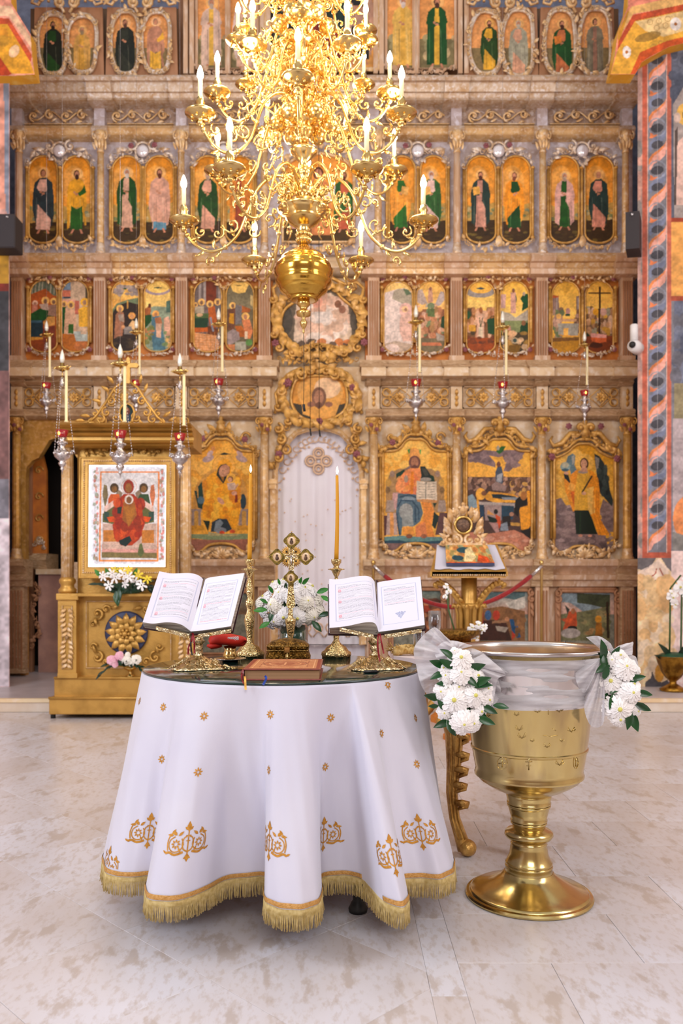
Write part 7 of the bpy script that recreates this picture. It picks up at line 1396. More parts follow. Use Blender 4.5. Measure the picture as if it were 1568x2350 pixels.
# embroidered motifs laid on the cloth surface
GU=np.arange(0,NU,2);GT=np.linspace(.02,.95,60);PTS=np.array([[tuple(cloth(float(u),float(t))) for u in GU] for t in GT]);PXg=CX+PTS[...,0]*F/PTS[...,1];PYg=YH+(EYE-PTS[...,2])*F/PTS[...,1]
def find(px_,py_):
    d=np.hypot(PXg-px_,PYg-py_)+(PTS[...,1]-2.3)*14;i,j=np.unravel_index(np.argmin(np.where(PTS[...,1]<3.1,d,1e9)),d.shape);return float(GU[j]),float(GT[i])
def place(px_,py_,shapes,name,m_='gold_thread',dirx=1):
    u0,t0=find(px_,py_);du=(cloth(u0+1,t0)-cloth(u0-1,t0));cell=du.length/2;sg=1 if du.x>0 else -1;dtl=(.782-HZ)
    def S(a,b):
        # walk along the hem so that folds keep the true width
        n=6;u=u0
        for _ in range(n):c=(cloth(u+.5,t0)-cloth(u-.5,t0)).length;u+=sg*a/n/max(c,2e-4)
        t=min(.96,max(.01,t0-b/dtl));return cloth(u,t)+cnorm(u,t)*.0012
    b_=MB()
    for sh in shapes:
        if sh[0]=='l':  # leaf / petal: x,y,len,ang,width
            _,x,y,L_,an,wd=sh;ca,sa=math.cos(an),math.sin(an);P=[(t*L_,s*wd*math.sin(PI*t**.8)) for t,s in ((0,0),(.3,1),(.6,1),(1,0),(.6,-1),(.3,-1))]
            Q=[S(x+p*ca-q*sa,y+p*sa+q*ca) for p,q in P];o=len(b_.v);b_.v+=[tuple(q) for q in Q];b_.f.append(tuple(range(o,o+6)))
        else:
            _,pts,wd=sh;o=len(b_.v);pts=crom(pts,3)
            for i,p in enumerate(pts):
                q0,q1=pts[max(0,i-1)],pts[min(len(pts)-1,i+1)];d=np.array(q1)-np.array(q0);L_=np.hypot(*d)+1e-9;nx,ny=-d[1]/L_,d[0]/L_
                b_.v+=[tuple(S(p[0]+nx*wd,p[1]+ny*wd)),tuple(S(p[0]-nx*wd,p[1]-ny*wd))]
            for i in range(len(pts)-1):a=o+2*i;b_.f.append((a,a+1,a+3,a+2))
    b_.build(name,m_,ct,smooth=False)
STAR=[('l',.0025*math.cos(k*PI/4+.1),.0025*math.sin(k*PI/4+.1),.0125 if k%2==0 else .0115,k*PI/4+.1,.0026) for k in range(8)]
for x,y in ((322,1608),(374,1624),(470,1643),(621,1643),(760,1650),(891,1572),(874,1680),(954,1650),(372,1745),(456,1770),(617,1767),(747,1762),(957,1756)):place(x,y,STAR,'embroidered_star')
MO=[]
for s2 in (-1,1):
    cx_,cy_=s2*.034,-.008
    MO+=[('l',cx_+.004*math.cos(a),cy_+.004*math.sin(a),.010,a,.0028) for a in [k*PI/4 for k in range(8)]]
    MO.append(('s',[(cx_+.021*math.cos(a)*s2,cy_+.021*math.sin(a)) for a in [PI*(.75+k*.28) for k in range(7)]],.0016))
    MO.append(('s',[(0,-.03),(s2*.012,-.022),(s2*.016,-.006),(s2*.012,.008),(s2*.004,.012)],.0018));MO.append(('s',[(s2*.012,-.03),(s2*.034,-.036),(s2*.05,-.03),(s2*.062,-.034)],.0032));MO.append(('s',[(s2*.056,-.026),(s2*.060,-.006),(s2*.056,.012),(s2*.05,.02)],.0018))
    MO+=[('l',s2*.05,.018,.018,PI/2+s2*.6,.004),('l',s2*.044,.016,.020,PI/2+s2*1.6*-1+.0,.004),('l',s2*.034,.016,.018,PI/2-s2*.9,.005),('l',s2*.03,.014,.02,PI/2+s2*.9,.004),('l',s2*.06,-.034,.014,.5 if s2>0 else PI-.5,.003),('l',s2*.018,-.03,.016,PI/2-s2*.6,.003)]
MO+=[('s',[(0,-.04),(0,.028)],.0018),('s',[(-.008,.014),(.008,.014)],.0016),('s',[(-.006,0),(.006,0)],.0014),('l',0,.024,.03,PI/2,.008),('l',-.002,.03,.014,PI*.8,.004),('l',.002,.03,.014,PI*.2,.004),('l',0,-.034,.024,-PI/2,.006),('l',0,-.042,.012,-PI*.8,.003),('l',0,-.042,.012,-PI*.2,.003)]
for x,y in ((345,1905),(430,1932),(618,1930),(742,1912),(902,1960),(965,1910),(243,1985)):place(x,y,MO,'embroidered_scroll')
# loose glass pane
gp=thing('glass_top','round clear glass pane with dark edge lying on the tablecloth','glass',(TX,TY,.783))
b_=MB();b_.lathe([(0,.79),(.497,.79)],(TX,TY,0),n=128);b_.lathe([(.497,.7835),(0,.7835)],(TX,TY,0),n=128);b_.build('pane','table_glass',gp)
MB().lathe([(.497,.7832),(.5015,.785),(.5015,.788),(.497,.7902)],(TX,TY,0),n=128).build('pane_edge','glass_edge',gp)

# ================================================================== OPEN BOOKS ON BRASS STANDS
def page(seed,deco=False,left=True):
    p=Pic(0,0,100,120,'#e4e1ee',k=1.75);R=random.Random(seed)
    for q,(w_,c) in enumerate(((1.3,'#a3a9cc'),(.5,'#e4e1ee'))):p.l([(12,14),(88,14),(88,106),(12,106),(12,14)],w_,c)
    y=21.;blk=[(R.randint(2,4),False),(R.randint(4,9),True)]
    end=62 if deco else 101;row=0;red=False;nxt=2
    while y<end:
        if row==nxt:red= not red;nxt=row+(1 if red else R.randint(9,13));ini= not red
        else:ini=False
        x=17.
        if ini and not deco:p.p([(17,y-1.5),(23.5,y-1.5),(23.5,y+5.5),(17,y+5.5)],'#f0b4be',.7);p.ring(20.2,y+2,2.2,.5,'#df7f92',.6);x=25
        stop=83 if R.random()>.2 else R.uniform(45,75)
        while x<stop:L_=R.uniform(2,6.5);p.l([(x,y),(min(x+L_,84),y)],.75,'#dc8a98' if red else '#8f8f9c',R.uniform(.55,.85));x+=L_+R.uniform(.8,1.4)
        y+=2.75;row+=1
    if deco:
        p.p([(38,82),(50,79),(62,82),(56,88),(50,96),(44,88)],'#b4b8d4',.9);
        for _ in range(40):x,y=R.uniform(38,62),R.uniform(79,92);p.e(x,y,.9,.9,R.choice(['#8b90b8','#e4e1ee','#9aa0c4']),.8 if abs(x-50)<13-(y-80)*.8 else 0)
    p.l([(17,17.5),(83,17.5)],.4,'#b9b9c6',.6);return p
def open_book(label,bl,tl,br,tr,dbl,dtl,dbr,dtr,thl,thr,decos,seed):
    """bl/tl: left page bottom/top edge from outer edge to spine; br/tr: right page from spine outwards (rows of pixels), d*: depth of outer end and spine"""
    sp_=W(*bl[-1],dbl[1]);t=thing('open_book',label,'book',(sp_.x,sp_.y,sp_.z));back=Vector((0,.80,-.60))
    for side,(B,T,db,dt,th) in enumerate(((bl,tl,dbl,dtl,thl),(br,tr,dbr,dtr,thr))):
        def curve(P,d):
            P=[np.array(q,float) for q in P];Q=np.array(crom(P,8));L_=np.concatenate([[0],np.cumsum(np.hypot(*np.diff(Q,axis=0).T))]);L_/=L_[-1]
            def f(u):x=np.interp(u,L_,Q[:,0]);y=np.interp(u,L_,Q[:,1]);D=d[0]+(d[1]-d[0])*u;return np.stack([(x-CX)*D/F,D+0*x,EYE-(y-YH)*D/F],-1)
            return f
        fb,ft=curve(B,db),curve(T,dt);pc=page(seed+side,decos[side],side==0)
        def Pm(s,fb=fb,ft=ft):u=s.X/100;v=(1-s.Y/120)[...,None];q=fb(u)*(1-v)+ft(u)*v;return q[...,0],q[...,1],q[...,2]
        pc.mesh('page',3,parent=t,m='paper_print',P=Pm)
        us_=np.linspace(0,1,25);bb,tt=fb(us_),ft(us_);n=25;off=np.array(back);spine_i=n-1 if side==0 else 0
        # page block: the back lies flat on the cover plane
        outer=0 if side==0 else n-1;bk=[];
        for arr in (bb,tt):
            a0=arr[spine_i]+off*th*.45;a1=arr[outer]+off*th;w_=np.linspace(0,1,n)[:,None] if side else np.linspace(1,0,n)[:,None];bk.append(a0*(1-w_)+a1*w_)
        b_=MB();K=5
        for fr_,bk_ in ((bb,bk[0]),(tt,bk[1])):
            o=len(b_.v)
            for k in range(K+1):q=fr_*(1-k/K)+bk_*(k/K)+np.array((0,0,.0012*(1 if fr_ is tt else -1)*(k%2)));b_.v+=[tuple(x) for x in q]
            b_.f+=[(o+k*n+i,o+k*n+i+1,o+(k+1)*n+i+1,o+(k+1)*n+i) for k in range(K) for i in range(n-1)]
        b_.build('page_edges','page_edge',t,smooth=False,kind='stuff')
        b_=MB();q=[bb[outer],tt[outer],bk[1][outer],bk[0][outer]];o=0
        NN=10
        for k in range(NN+1):s=k/NN;j_=np.array((0,0,0))+(np.array((-.0022 if side==0 else .0016,0,0))*(k%2));b_.v+=[tuple(q[0]*(1-s)+q[3]*s+j_),tuple(q[1]*(1-s)+q[2]*s+j_)]
        b_.f+=[(2*k,2*k+1,2*k+3,2*k+2) for k in range(NN)];b_.build('fore_edge','page_side' if side==0 else 'page_edge',t,smooth=False)
        ex=(bb[outer]-bb[spine_i]);ex=ex/np.linalg.norm(ex)*.006;up=(tt[outer]-bb[outer]);up=up/np.linalg.norm(up)*.005;o1=off*.0015;o2=off*.0055
        A=[bk[0][spine_i]-up+o1,bk[0][outer]+ex-up+o1,bk[1][outer]+ex+up+o1,bk[1][spine_i]+up+o1];Bq=[x+(o2-o1) for x in A]
        b_=MB();b_.add([tuple(x) for x in A+Bq],[(0,1,2,3),(7,6,5,4),(0,4,5,1),(1,5,6,2),(2,6,7,3),(3,7,4,0)]);b_.build('cover','maroon_leather',t,smooth=False)
    sb=W(*bl[-1],dbl[1]+.012);stp=W(*tl[-1],dtl[1]+.012);MB().tube([sb+Vector((0,0,-.006)),stp+Vector((0,0,.004))],.012,8).build('spine','maroon_leather',t)
    return t
openb=[((328,1428),(352,1431),(385,1428),(415,1433),(438,1449)),((366,1311),(394,1316),(432,1315),(455,1320),(469,1332)),((438,1449),(470,1446),(530,1437)),((469,1333),(479,1326),(520,1320),(561,1315))]
open_book('left open liturgical book with coloured initials on both pages, on a brass stand',*openb,(2.86,2.90),(3.0,3.035),(2.90,2.86),(3.035,3.0),.034,.034,(False,False),11)
openb2=[((757,1441),(795,1437),(840,1428),(861,1431),(869,1450)),((756,1329),(780,1329),(826,1322),(850,1324),(862,1338)),((869,1450),(915,1444),(975,1434)),((862,1338),(880,1334),(930,1327),(965,1323))]
open_book('right open liturgical book with a small blue tailpiece, on a brass stand',*openb2,(2.86,2.90),(3.0,3.035),(2.90,2.85),(3.035,2.99),.036,.026,(False,True),31)
mat('brass_pale','#e2d0a8',.25,1.,'#a98a54',70,.45,.7,bump=.5,bscale=110)
def bookstand(label,cx_,spx,spy,lL,lR,base):
    D=2.93;s_=D/F;t=thing('book_stand',label,'stand',(wx(cx_,D),D,TZ));
    for (xa,ya),(xb,yb) in (lL,lR):
        Df=2.855;A=W(xa,ya,Df);B=W(xb,yb,Df);h=Vector((0,0,-.013));y2=Vector((0,.07,.0));up=Vector((0,.0,.004))
        V=[A,B,B+h,A+h,A+y2,B+y2,B+y2+h,A+y2+h];b_=MB();b_.add(V,[(0,1,2,3),(5,4,7,6),(4,5,1,0),(3,2,6,7),(0,3,7,4),(1,5,6,2)]);b_.build('ledge','brass_pale',t,smooth=False)
        A2,B2=A+Vector((0,.075,0)),B+Vector((0,.075,0));rise=Vector((0,.10,.14));b_=MB();tk=Vector((0,.006,-.004));V=[A2,B2,B2+rise,A2+rise];V+=[v+tk for v in V];b_.add(V,[(0,1,2,3),(7,6,5,4),(0,4,5,1),(1,5,6,2),(2,6,7,3),(3,7,4,0)]);b_.build('back_plate','brass_pale',t,smooth=False)
    zt=wz(spy+8,D);c=(wx(cx_,D),D,0)
    b_=MB();h=zt-TZ
    b_.lathe([(.012,TZ+h),(.016,TZ+h*.97),(.018,TZ+h*.9),(.021,TZ+h*.84),(.014,TZ+h*.76),(.009,TZ+h*.72),(.014,TZ+h*.66),(.016,TZ+h*.62),(.009,TZ+h*.55),(.012,TZ+h*.5),(.018,TZ+h*.44),(.013,TZ+h*.36)],c,n=16,wob=lambda r,z,a:r*(1+.08*math.cos(6*a)))
    for k in range(5):a=k*2*PI/5;b_.tube([(c[0]+.014*math.cos(a),c[1]+.014*math.sin(a),TZ+h*.92),(c[0]+.023*math.cos(a+.4),c[1]+.023*math.sin(a+.4),TZ+h*.83),(c[0]+.012*math.cos(a+.8),c[1]+.012*math.sin(a+.8),TZ+h*.74)],.003,5)
    b_.build('stem','brass_pale',t)
    b_=MB();rb=base
    wobf=lambda r,z,a:r*(1+(.22*math.cos(3*a+.5)+.05*math.cos(15*a))*min(1,r/rb*1.1))
    b_.lathe([(rb,.0015),(rb*1.02,.004),(rb*.86,.012),(rb*.66,.021),(rb*.45,.035),(rb*.26,.046),(.014,h*.36)],(c[0],c[1],TZ),n=60,wob=wobf)
    R=random.Random(int(cx_))
    for k in range(34):
        a=R.uniform(0,2*PI);r=R.uniform(.3,.95)*rb;rr=wobf(r,0,a);z=TZ+.05*(1-r/rb)**1.2+.008;x,y=c[0]+rr*math.cos(a),c[1]+rr*math.sin(a)*.98
        o=Vector((math.cos(a),math.sin(a),-.35));b_.tube([(x,y,z),(x+o.x*.012,y+o.y*.012,z+.006),(x+o.x*.024,y+o.y*.024,z-.002),(x+o.x*.03-o.y*.006,y+o.y*.03+o.x*.006,z-.004)],[.002,.0035,.003,.0012],5)
    for k in range(3):
        a=-.17+k*2*PI/3-.0;x,y=c[0]+rb*1.2*math.cos(a),c[1]+rb*1.2*math.sin(a);b_.ball((x,y,TZ+.007),.008,8,5,rz=.0068)
    b_.build('rococo_foot','brass_pale',t)
    return t
bookstand('left brass book stand with knotted stem and rococo foot',455,445,1452,((358,1437),(434,1456)),((454,1456),(530,1443)),.085)
bookstand('right brass book stand with slender stem and rococo foot',860,868,1452,((780,1440),(858,1457)),((883,1457),(968,1443)),.086)
def ribbon(parent_label,pts,wd,m_,lab,D=2.85):
    t=thing('ribbon_bookmark',lab,'ribbon',W(*pts[-1],D));b_=MB();P=crom(pts,5);o=0
    for i,p in enumerate(P):
        q0,q1=P[max(0,i-1)],P[min(len(P)-1,i+1)];d=np.array(q1)-np.array(q0);d=d/(np.hypot(*d)+1e-9);n=np.array((-d[1],d[0]))*wd/2;y_=D+.003*math.sin(i);a,b2=W(p[0]+n[0],p[1]+n[1],y_),W(p[0]-n[0],p[1]-n[1],y_+.002)
        b_.v+=[tuple(a),tuple(b2),tuple(a+Vector((0,.0012,0))),tuple(b2+Vector((0,.0012,0)))]
    for i in range(len(P)-1):a=4*i;b_.f+=[(a,a+1,a+5,a+4),(a+2,a+6,a+7,a+3),(a,a+4,a+6,a+2),(a+1,a+3,a+7,a+5)]
    b_.build('band',m_,t,smooth=False);return t
for pts,m_,lab in ((((442,1452),(440,1470),(433,1485),(432,1502)),'ribbon_red','left red ribbon of the left open book'),(((443,1454),(446,1475),(446,1499)),'ribbon_red','right red ribbon of the left open book'),(((440,1456),(438,1480),(441,1504)),'ribbon_dark','dark ribbon hanging from the left open book'),
                     (((869,1454),(867,1480),(872,1518)),'ribbon_red','long red ribbon of the right open book'),(((872,1454),(876,1475),(881,1500)),'ribbon_red','short red ribbon of the right open book')):ribbon('',pts,3.6,m_,lab)

# ================================================================== CLOSED BOOK
D=2.60;xa,xb=wx(557,D),wx(737,D);ya,yb=2.60,2.93;z0,th=TZ,.036
cb=thing('closed_book','thick closed red and gold tooled book lying flat at the front of the table','book',((xa+xb)/2,(ya+yb)/2,z0))
MB().box(xa+.006,xb-.006,ya+.006,yb-.006,z0+.004,z0+th-.004).build('page_block','page_edge_tan',cb,smooth=False)
for z in (z0,z0+th-.004):
    o=MB().box(xa-.001,xb,ya,yb,z,z+.004).build('cover','red_leather',cb,smooth=False);md=o.modifiers.new('b','BEVEL');md.width=.0015;md.segments=2
b_=MB();b_.v=[(xa+.004-.010*math.sin(a*PI/8),y_,z0+th/2-(th/2)*math.cos(a*PI/8)) for y_ in (ya,yb) for a in range(9)];b_.f=[(a,a+1,a+10,a+9) for a in range(8)]+[tuple(range(9))[::-1],tuple(range(9,18))];b_.build('spine','red_leather',cb)
pc=Pic(0,0,100,130,'#c98a5c',k=1.6)
pc.l([(3,3),(97,3),(97,127),(3,127),(3,3)],5,'#9c4a34');pc.l([(9,9),(91,9),(91,121),(9,121),(9,9)],1.2,'#e8b888');pc.l([(18,22),(82,22),(82,108),(18,108),(18,22)],1.5,'#a35c3c');pc.p([(19,23),(81,23),(81,107),(19,107)],'#d9a070',.7);pc.e(50,65,32,36,'#b56e48',.8);pc.ring(50,65,30,1.2,'#8c4630');pc.ring(50,65,22,.9,'#e6b282');pc.e(50,65,14,18,'#a8603e');pc.l([(50,50),(50,82)],2,'#e2a878');pc.l([(42,58),(58,58)],2,'#e2a878')
R=random.Random(6)
for _ in range(160):x,y=R.uniform(10,90),R.uniform(10,120);pc.ring(x,y,R.uniform(1.5,3),.5,R.choice(['#e6b88a','#a8623e','#b8744c']),.7)
zt=z0+th+.0004
pc.mesh('tooled_panel',3,parent=cb,m='painted_panel',P=lambda s:(xa+.004+(xb-xa-.008)*s.X/100,yb-.004-(yb-ya-.008)*s.Y/130,np.full(s.X.shape,zt)))
for pts,m_,lab in ((((556,1545),(554,1553),(558,1566),(560,1570)),'ribbon_red','thin red ribbon at the left corner of the closed book'),(((562,1552),(563,1566),(564,1583)),'ribbon_yellow','yellow ribbon hanging from the closed book over the table edge'),(((608,1551),(611,1557),(604,1572)),'ribbon_blue','blue ribbon hanging from the closed book over the glass edge')):ribbon('',pts,5 if m_!='ribbon_red' else 2.5,m_,lab,D=2.518)

# ================================================================== CASKET, CROSS, BOUQUET
D=3.16;s_=D/F;ck=thing('casket','small domed antique gold casket with beaded edges behind the closed book','casket',(wx(661,D),D,TZ))
def rrect(hw,hd,z,n=40,e=5.):return [(hw*math.copysign(abs(math.cos(a))**(2/e),math.cos(a)),hd*math.copysign(abs(math.sin(a))**(2/e),math.sin(a)),z) for a in [2*PI*i/n for i in range(n)]]
def loft(levels,c,caps=True):
    b_=MB();n=40
    for hw,hd,z in levels:b_.v+=[(c[0]+x,c[1]+y,c[2]+z_) for x,y,z_ in rrect(hw,hd,z)]
    b_.f=[(j*n+i,j*n+(i+1)%n,(j+1)*n+(i+1)%n,(j+1)*n+i) for j in range(len(levels)-1) for i in range(n)]+[tuple(range(n))[::-1],tuple((len(levels)-1)*n+i for i in range(n))];return b_
c=(wx(661,D),D+.01,TZ);loft([(.078,.052,0),(.085,.058,.006),(.086,.059,.025),(.08,.054,.042),(.078,.052,.05)],c).build('box','antique_gold',ck);loft([(.080,.054,.052),(.081,.055,.064),(.078,.052,.07),(.064,.04,.08),(.04,.024,.089),(.012,.008,.093)],c).build('domed_lid','antique_gold',ck)
b_=MB()
for z in (.049,.066):
    for i in range(30):x=-.076+i*.152/29;b_.ball((c[0]+x,c[1]-.055,c[2]+z),.0028,6,4)
b_.build('beading','brass',ck,kind='stuff');MB().box(c[0]-.01,c[0]+.01,c[1]-.062,c[1]-.054,c[2]+.042,c[2]+.062).build('clasp','brass',ck,smooth=False);MB().leaf(c[0],c[1]-.062,c[2]+.042,.03,-PI/2,bend=0).build('clasp_leaf','brass',ck)
D=3.30;s_=D/F;xr=thing('standing_cross','ornate gold cross with four round portrait medallions on a tall stem','cross',(wx(668,D),D,TZ));X_=lambda v:wx(560+v/6.914,D);Z_=lambda v:wz(1200+v/6.914,D)
mat('gold_grey','#8f7a3c',.35,.9,'#6d5a2a',80,bump=.2,bscale=200)
MB().lathe([(0,0),(.05,0),(.052,.008),(.035,.018),(.015,.03),(.011,.05),(Z_(1800)*0+.010,Z_(1810)-TZ),(.012,Z_(1790)-TZ),(.021,Z_(1560)-TZ),(.0225,Z_(1530)-TZ),(.013,Z_(1510)-TZ),(.009,Z_(1470)-TZ),(.012,Z_(1450)-TZ),(.008,Z_(1420)-TZ),(.010,Z_(1370)-TZ)],(wx(667,D),D,TZ),n=24).build('stem','brass_carved',xr)
hp_=[(705,1010),(745,1000),(785,1010),(800,1180),(815,1300),(790,1350),(745,1370),(700,1350),(672,1300),(690,1180)]
MB().plate([(X_(x),Z_(y)) for x,y in hp_[::-1]],[],D-.006,D+.008).build('handle','brass_carved',xr,smooth=False)
MB().plate([(X_(x),Z_(y)) for x,y in [(710,760),(790,760),(790,1010),(705,1010)][::-1]],[],D-.002,D+.006).build('neck','gold_grey',xr,smooth=False)
cr_=[(712,395),(800,395),(800,490),(885,490),(885,578),(795,578),(795,755),(708,755),(708,578),(622,578),(622,490),(712,490)]
body_=MB().plate([(X_(x),Z_(y)) for x,y in cr_[::-1]],[],D-.006,D+.006).build('cross_body','brass_pale',xr,smooth=False)
b_=MB();b_.tube([(X_(x),D-.008,Z_(y)) for x,y in [(735,415),(778,415),(778,512),(862,512),(862,556),(776,556),(776,735),(730,735),(730,556),(645,556),(645,512),(735,512)]],.0012,4,closed=True);b_.build('enamel_border','brass',body_)
b_=MB();b_.tube([(X_(752),D-.009,Z_(525)),(X_(754),D-.010,Z_(600)),(X_(752),D-.009,Z_(690))],[.0022,.004,.0015],6);b_.tube([(X_(690),D-.009,Z_(532)),(X_(752),D-.009,Z_(545)),(X_(820),D-.009,Z_(532))],[.001,.002,.001],5);b_.ball((X_(750),D-.009,Z_(520)),.003,7,5);b_.build('crucified_figure','silver',body_)
for k,(sx,sy) in enumerate(((-1,-1),(1,-1),(-1,1),(1,1))):
    b_=MB();x0,y0=752+sx*45,534+sy*45
    for q in range(6):a=math.atan2(-sy,sx)+(q-2.5)*.27;b_.leaf(X_(x0),D-.004,Z_(y0),.034,a,wd=.24,bend=0,lift=.1)
    ry_=b_.build('ray_fan','gilt_bright',xr);MB().ball((X_(x0+sx*30),D-.004,Z_(y0+sy*30)),.0045,8,5).build('dark_stone','wick',ry_)
mat('gem_dark','#3a1210',.15,coat=.5);mat('enamel_portrait','#e6c29a',.3,coat=.4)
for k,(mx_,my_,r) in enumerate(((757,285,112),(528,540,112),(982,540,112),(745,870,100))):
    oc=[];
    for i in range(32):a=2*PI*i/32;q=r*(.92+.24*abs(math.cos(2*a))**2.2);oc.append((X_(mx_+q*math.cos(a)),Z_(my_+q*math.sin(a))))
    lz=MB().plate(oc[::-1],[],D-.008,D+.006).build('medallion','gold_grey',xr,smooth=False)
    rr=.0172*r/112;b_=MB().ball((X_(mx_),D-.008,Z_(my_)),rr,20,6,ry=.002);b_.build('enamel_portrait','enamel_portrait',lz);MB().tube([(X_(mx_)+rr*1.05*math.cos(a),D-.009,Z_(my_)+rr*1.05*math.sin(a)) for a in [i*PI/12 for i in range(24)]],.0012,5,closed=True).build('portrait_rim','brass',lz)
    b_=MB();b_.ball((X_(mx_),D-.0105,Z_(my_)-rr*.3),rr*.42,10,6,ry=.0016,rz=rr*.55);b_.ball((X_(mx_),D-.0105,Z_(my_)+rr*.35),rr*.26,8,5,ry=.0016);b_.build('bust','dark_relief',lz)
    for q in range(4):a=q*PI/2;MB().ball((X_(mx_+r*.95*math.cos(a)),D-.009,Z_(my_+r*.95*math.sin(a))),.0022,7,5).build('gem','gem_dark',lz)
    tip={0:(0,-1),1:(-1,0),2:(1,0),3:None}[k]
    if tip:MB().ball((X_(mx_+tip[0]*r*1.32),D,Z_(my_+tip[1]*r*1.28)),.003,7,5).build('tip_bead','brass',lz)
D=3.44;s_=D/F;bq=thing('flower_bouquet','dome of white chrysanthemums with green leaves in a glass vase, behind the cross','flowers',(wx(674,D),D,TZ));C=W(672,1388,D)
vz=W(674,1435,D).z
b_=MB();b_.lathe([(.056,0),(.063,vz-TZ)],(wx(674,D),D,TZ+.004),n=36);b_.lathe([(0,.001),(.056,.001)],(wx(674,D),D,TZ),n=36);b_.build('glass_vase','drink_glass',bq)
MB().lathe([(0,0),(.052,0),(.059,vz-TZ-.006),(0,vz-TZ)],(wx(674,D),D,TZ+.006),n=36).build('green_lining','foam_green',bq);MB().ball(tuple(C+Vector((0,.03,0))),.085,16,10,rz=.075).build('foliage_core','leaf_dark',bq)
R=random.Random(12)
for (x,y) in ((634,1344),(656,1338),(686,1340),(712,1352),(730,1376),(615,1372),(648,1364),(676,1366),(704,1380),(610,1400),(634,1388),(658,1412),(684,1414),(714,1412),(620,1424),(640,1420),(732,1402),(600,1385),(698,1356)):
    dx,dz=(x-672)*s_,(1388-y)*s_;dy=-math.sqrt(max(.0008,.112**2-dx*dx-dz*dz));inst(R.choice(MUM),'chrysanthemum',bq,(C.x+dx,D+dy,C.z+dz),(dx,dy*1.1,dz+.02),22*s_*R.uniform(.92,1.1),R.random()*6)
for (x,y,dx,dz,L_,me) in ((736,1358,1,.3,24,LEAFB),(744,1372,.8,-.5,20,LEAFB),(740,1412,.9,.2,24,LEAF),(722,1432,.7,-.8,26,LEAF),(604,1400,-1,-.1,24,LEAFB),(612,1432,-.8,-.5,22,LEAFB),(622,1354,-.5,.8,16,LEAFB),(640,1334,-.3,.9,12,LEAFB),(690,1333,.3,.9,14,LEAFB),(700,1336,.7,.7,18,LEAFB),(686,1366,.4,.5,26,LEAF),(640,1404,-.6,.1,22,LEAF),(624,1408,-.2,-.9,22,LEAF),(660,1394,-.8,.1,24,LEAF),(690,1398,.9,.0,22,LEAF),(656,1346,.1,1,14,LEAF),(606,1380,-.9,.5,16,LEAFB)):
    x,y=x-dx*9,y+dz*9;leafat(bq,(wx(x,D-.09),D-.085,wz(y,D-.09)),(dx,-.15,dz),L_*s_*1.3,me)

# ================================================================== CANDLESTICKS
D=3.40;s_=D/F
PRF=[(1509,0),(1509,31),(1503,33),(1498,32),(1494,26),(1486,21),(1480,12),(1476,9),(1470,6),(1458,7),(1440,10),(1428,12),(1424,12.5),(1418,11),(1413,11.5),(1410,8),(1402,6),(1396,7),(1391,9),(1386,9.5),(1380,8.5),(1375,5),(1370,5.5),(1362,8),(1354,8.5),(1346,7.5),(1334,5),(1326,3.5),(1322,6),(1316,8.5),(1311,11),(1309,19),(1307.5,19),(1306,8),(1303,5.5),(1299,7),(1293,11),(1287,11.5),(1285.5,11),(1287,5),(1290,0)]
def stick(cx_,dz,label):
    t=thing('candlestick',label,'candlestick',(wx(cx_,D),D,TZ),'brass candlesticks');z9=wz(1509,D)
    MB().lathe([(r*s_,wz(y_,D)-z9+(TZ-z9)*0) for y_,r in PRF],(wx(cx_,D),D,TZ),n=36,wob=lambda r,z,a:r*(1+(.05*math.cos(8*a) if r>20*s_ else .02*math.cos(10*a)))).build('body','brass_carved',t);return t
st_l=stick(573,0,'left brass candlestick, beside the red cloth bundle');st_r=stick(772,0,'right brass candlestick, partly behind the right open book')
for cx_,lean,top,lab in ((573,2.0,1085,'tall yellow lit taper in the left candlestick'),(772,0.5,1089,'tall yellow lit taper in the right candlestick')):
    z0c=TZ+(wz(1287,D)-wz(1509,D));t=thing('candle',lab,'candle',(wx(cx_,D),D,z0c-.004),'lit yellow tapers');zt=wz(top,D)
    P=[(wx(cx_+lean*u-(3.5 if cx_>700 else 0)*math.sin(u*2.6)*-.6,D),D,z0c-.004+(zt-z0c)*u) for u in [i/10 for i in range(11)]]
    MB().tube(P,[.0095-.0035*(i/10) for i in range(11)],14).build('wax','wax',t);q=P[-1]
    MB().tube([q,(q[0]+.001,q[1],q[2]+.009)],.0012,5).build('wick','wick',t);MB().lathe([(0,.004),(.0035,.010),(.0052,.016),(.0042,.024),(.0018,.033),(0,.038)],(q[0]+.001,q[1],q[2]),n=12).build('flame','flame',t)
# ================================================================== SMALL THINGS
D=3.22;s_=D/F
t=thing('plate','pale metal plate under the small gold cup','plate',(wx(528,D),D,TZ));MB().lathe([(0,.0),(.03,0),(.034,.003),(.062,.009),(.063,.011),(.034,.006),(0,.004)],(wx(528,D),D,TZ),n=40).build('dish','silver',t)
t=thing('cup','small shiny gold cup standing on the pale plate','cup',(wx(528,D),D,TZ+.006));MB().lathe([(0,0),(.016,0),(.026,.006),(.028,.016),(.024,.028),(.021,.036),(.025,.052),(.023,.052),(.019,.036),(0,.03)],(wx(528,D),D,TZ+.006),n=32).build('bowl','brass_lamp',t)
D=3.22;t=thing('cloth_bundle','folded bright red cloth with white embroidery resting on the gold cup','cloth',(wx(522,D),D,TZ+.06));cz=TZ+.06+.022
b_=MB();n=28;lv=[]
for j in range(15):
    u=j/14;x=wx(480+86*u,D);hh=.021*(1-abs(2*u-1)**5)**.5*(1.05-.12*u)+.002;hd=.045*(1-abs(2*u-1)**6)**.5+.004
    for i in range(n):a=2*PI*i/n;b_.v.append((x+.003*math.sin(3*a),D+hd*math.copysign(abs(math.cos(a))**.7,math.cos(a)),cz+.004*math.sin(u*5)+hh*math.copysign(abs(math.sin(a))**.8,math.sin(a))*(1+.06*math.sin(5*a+u*6))))
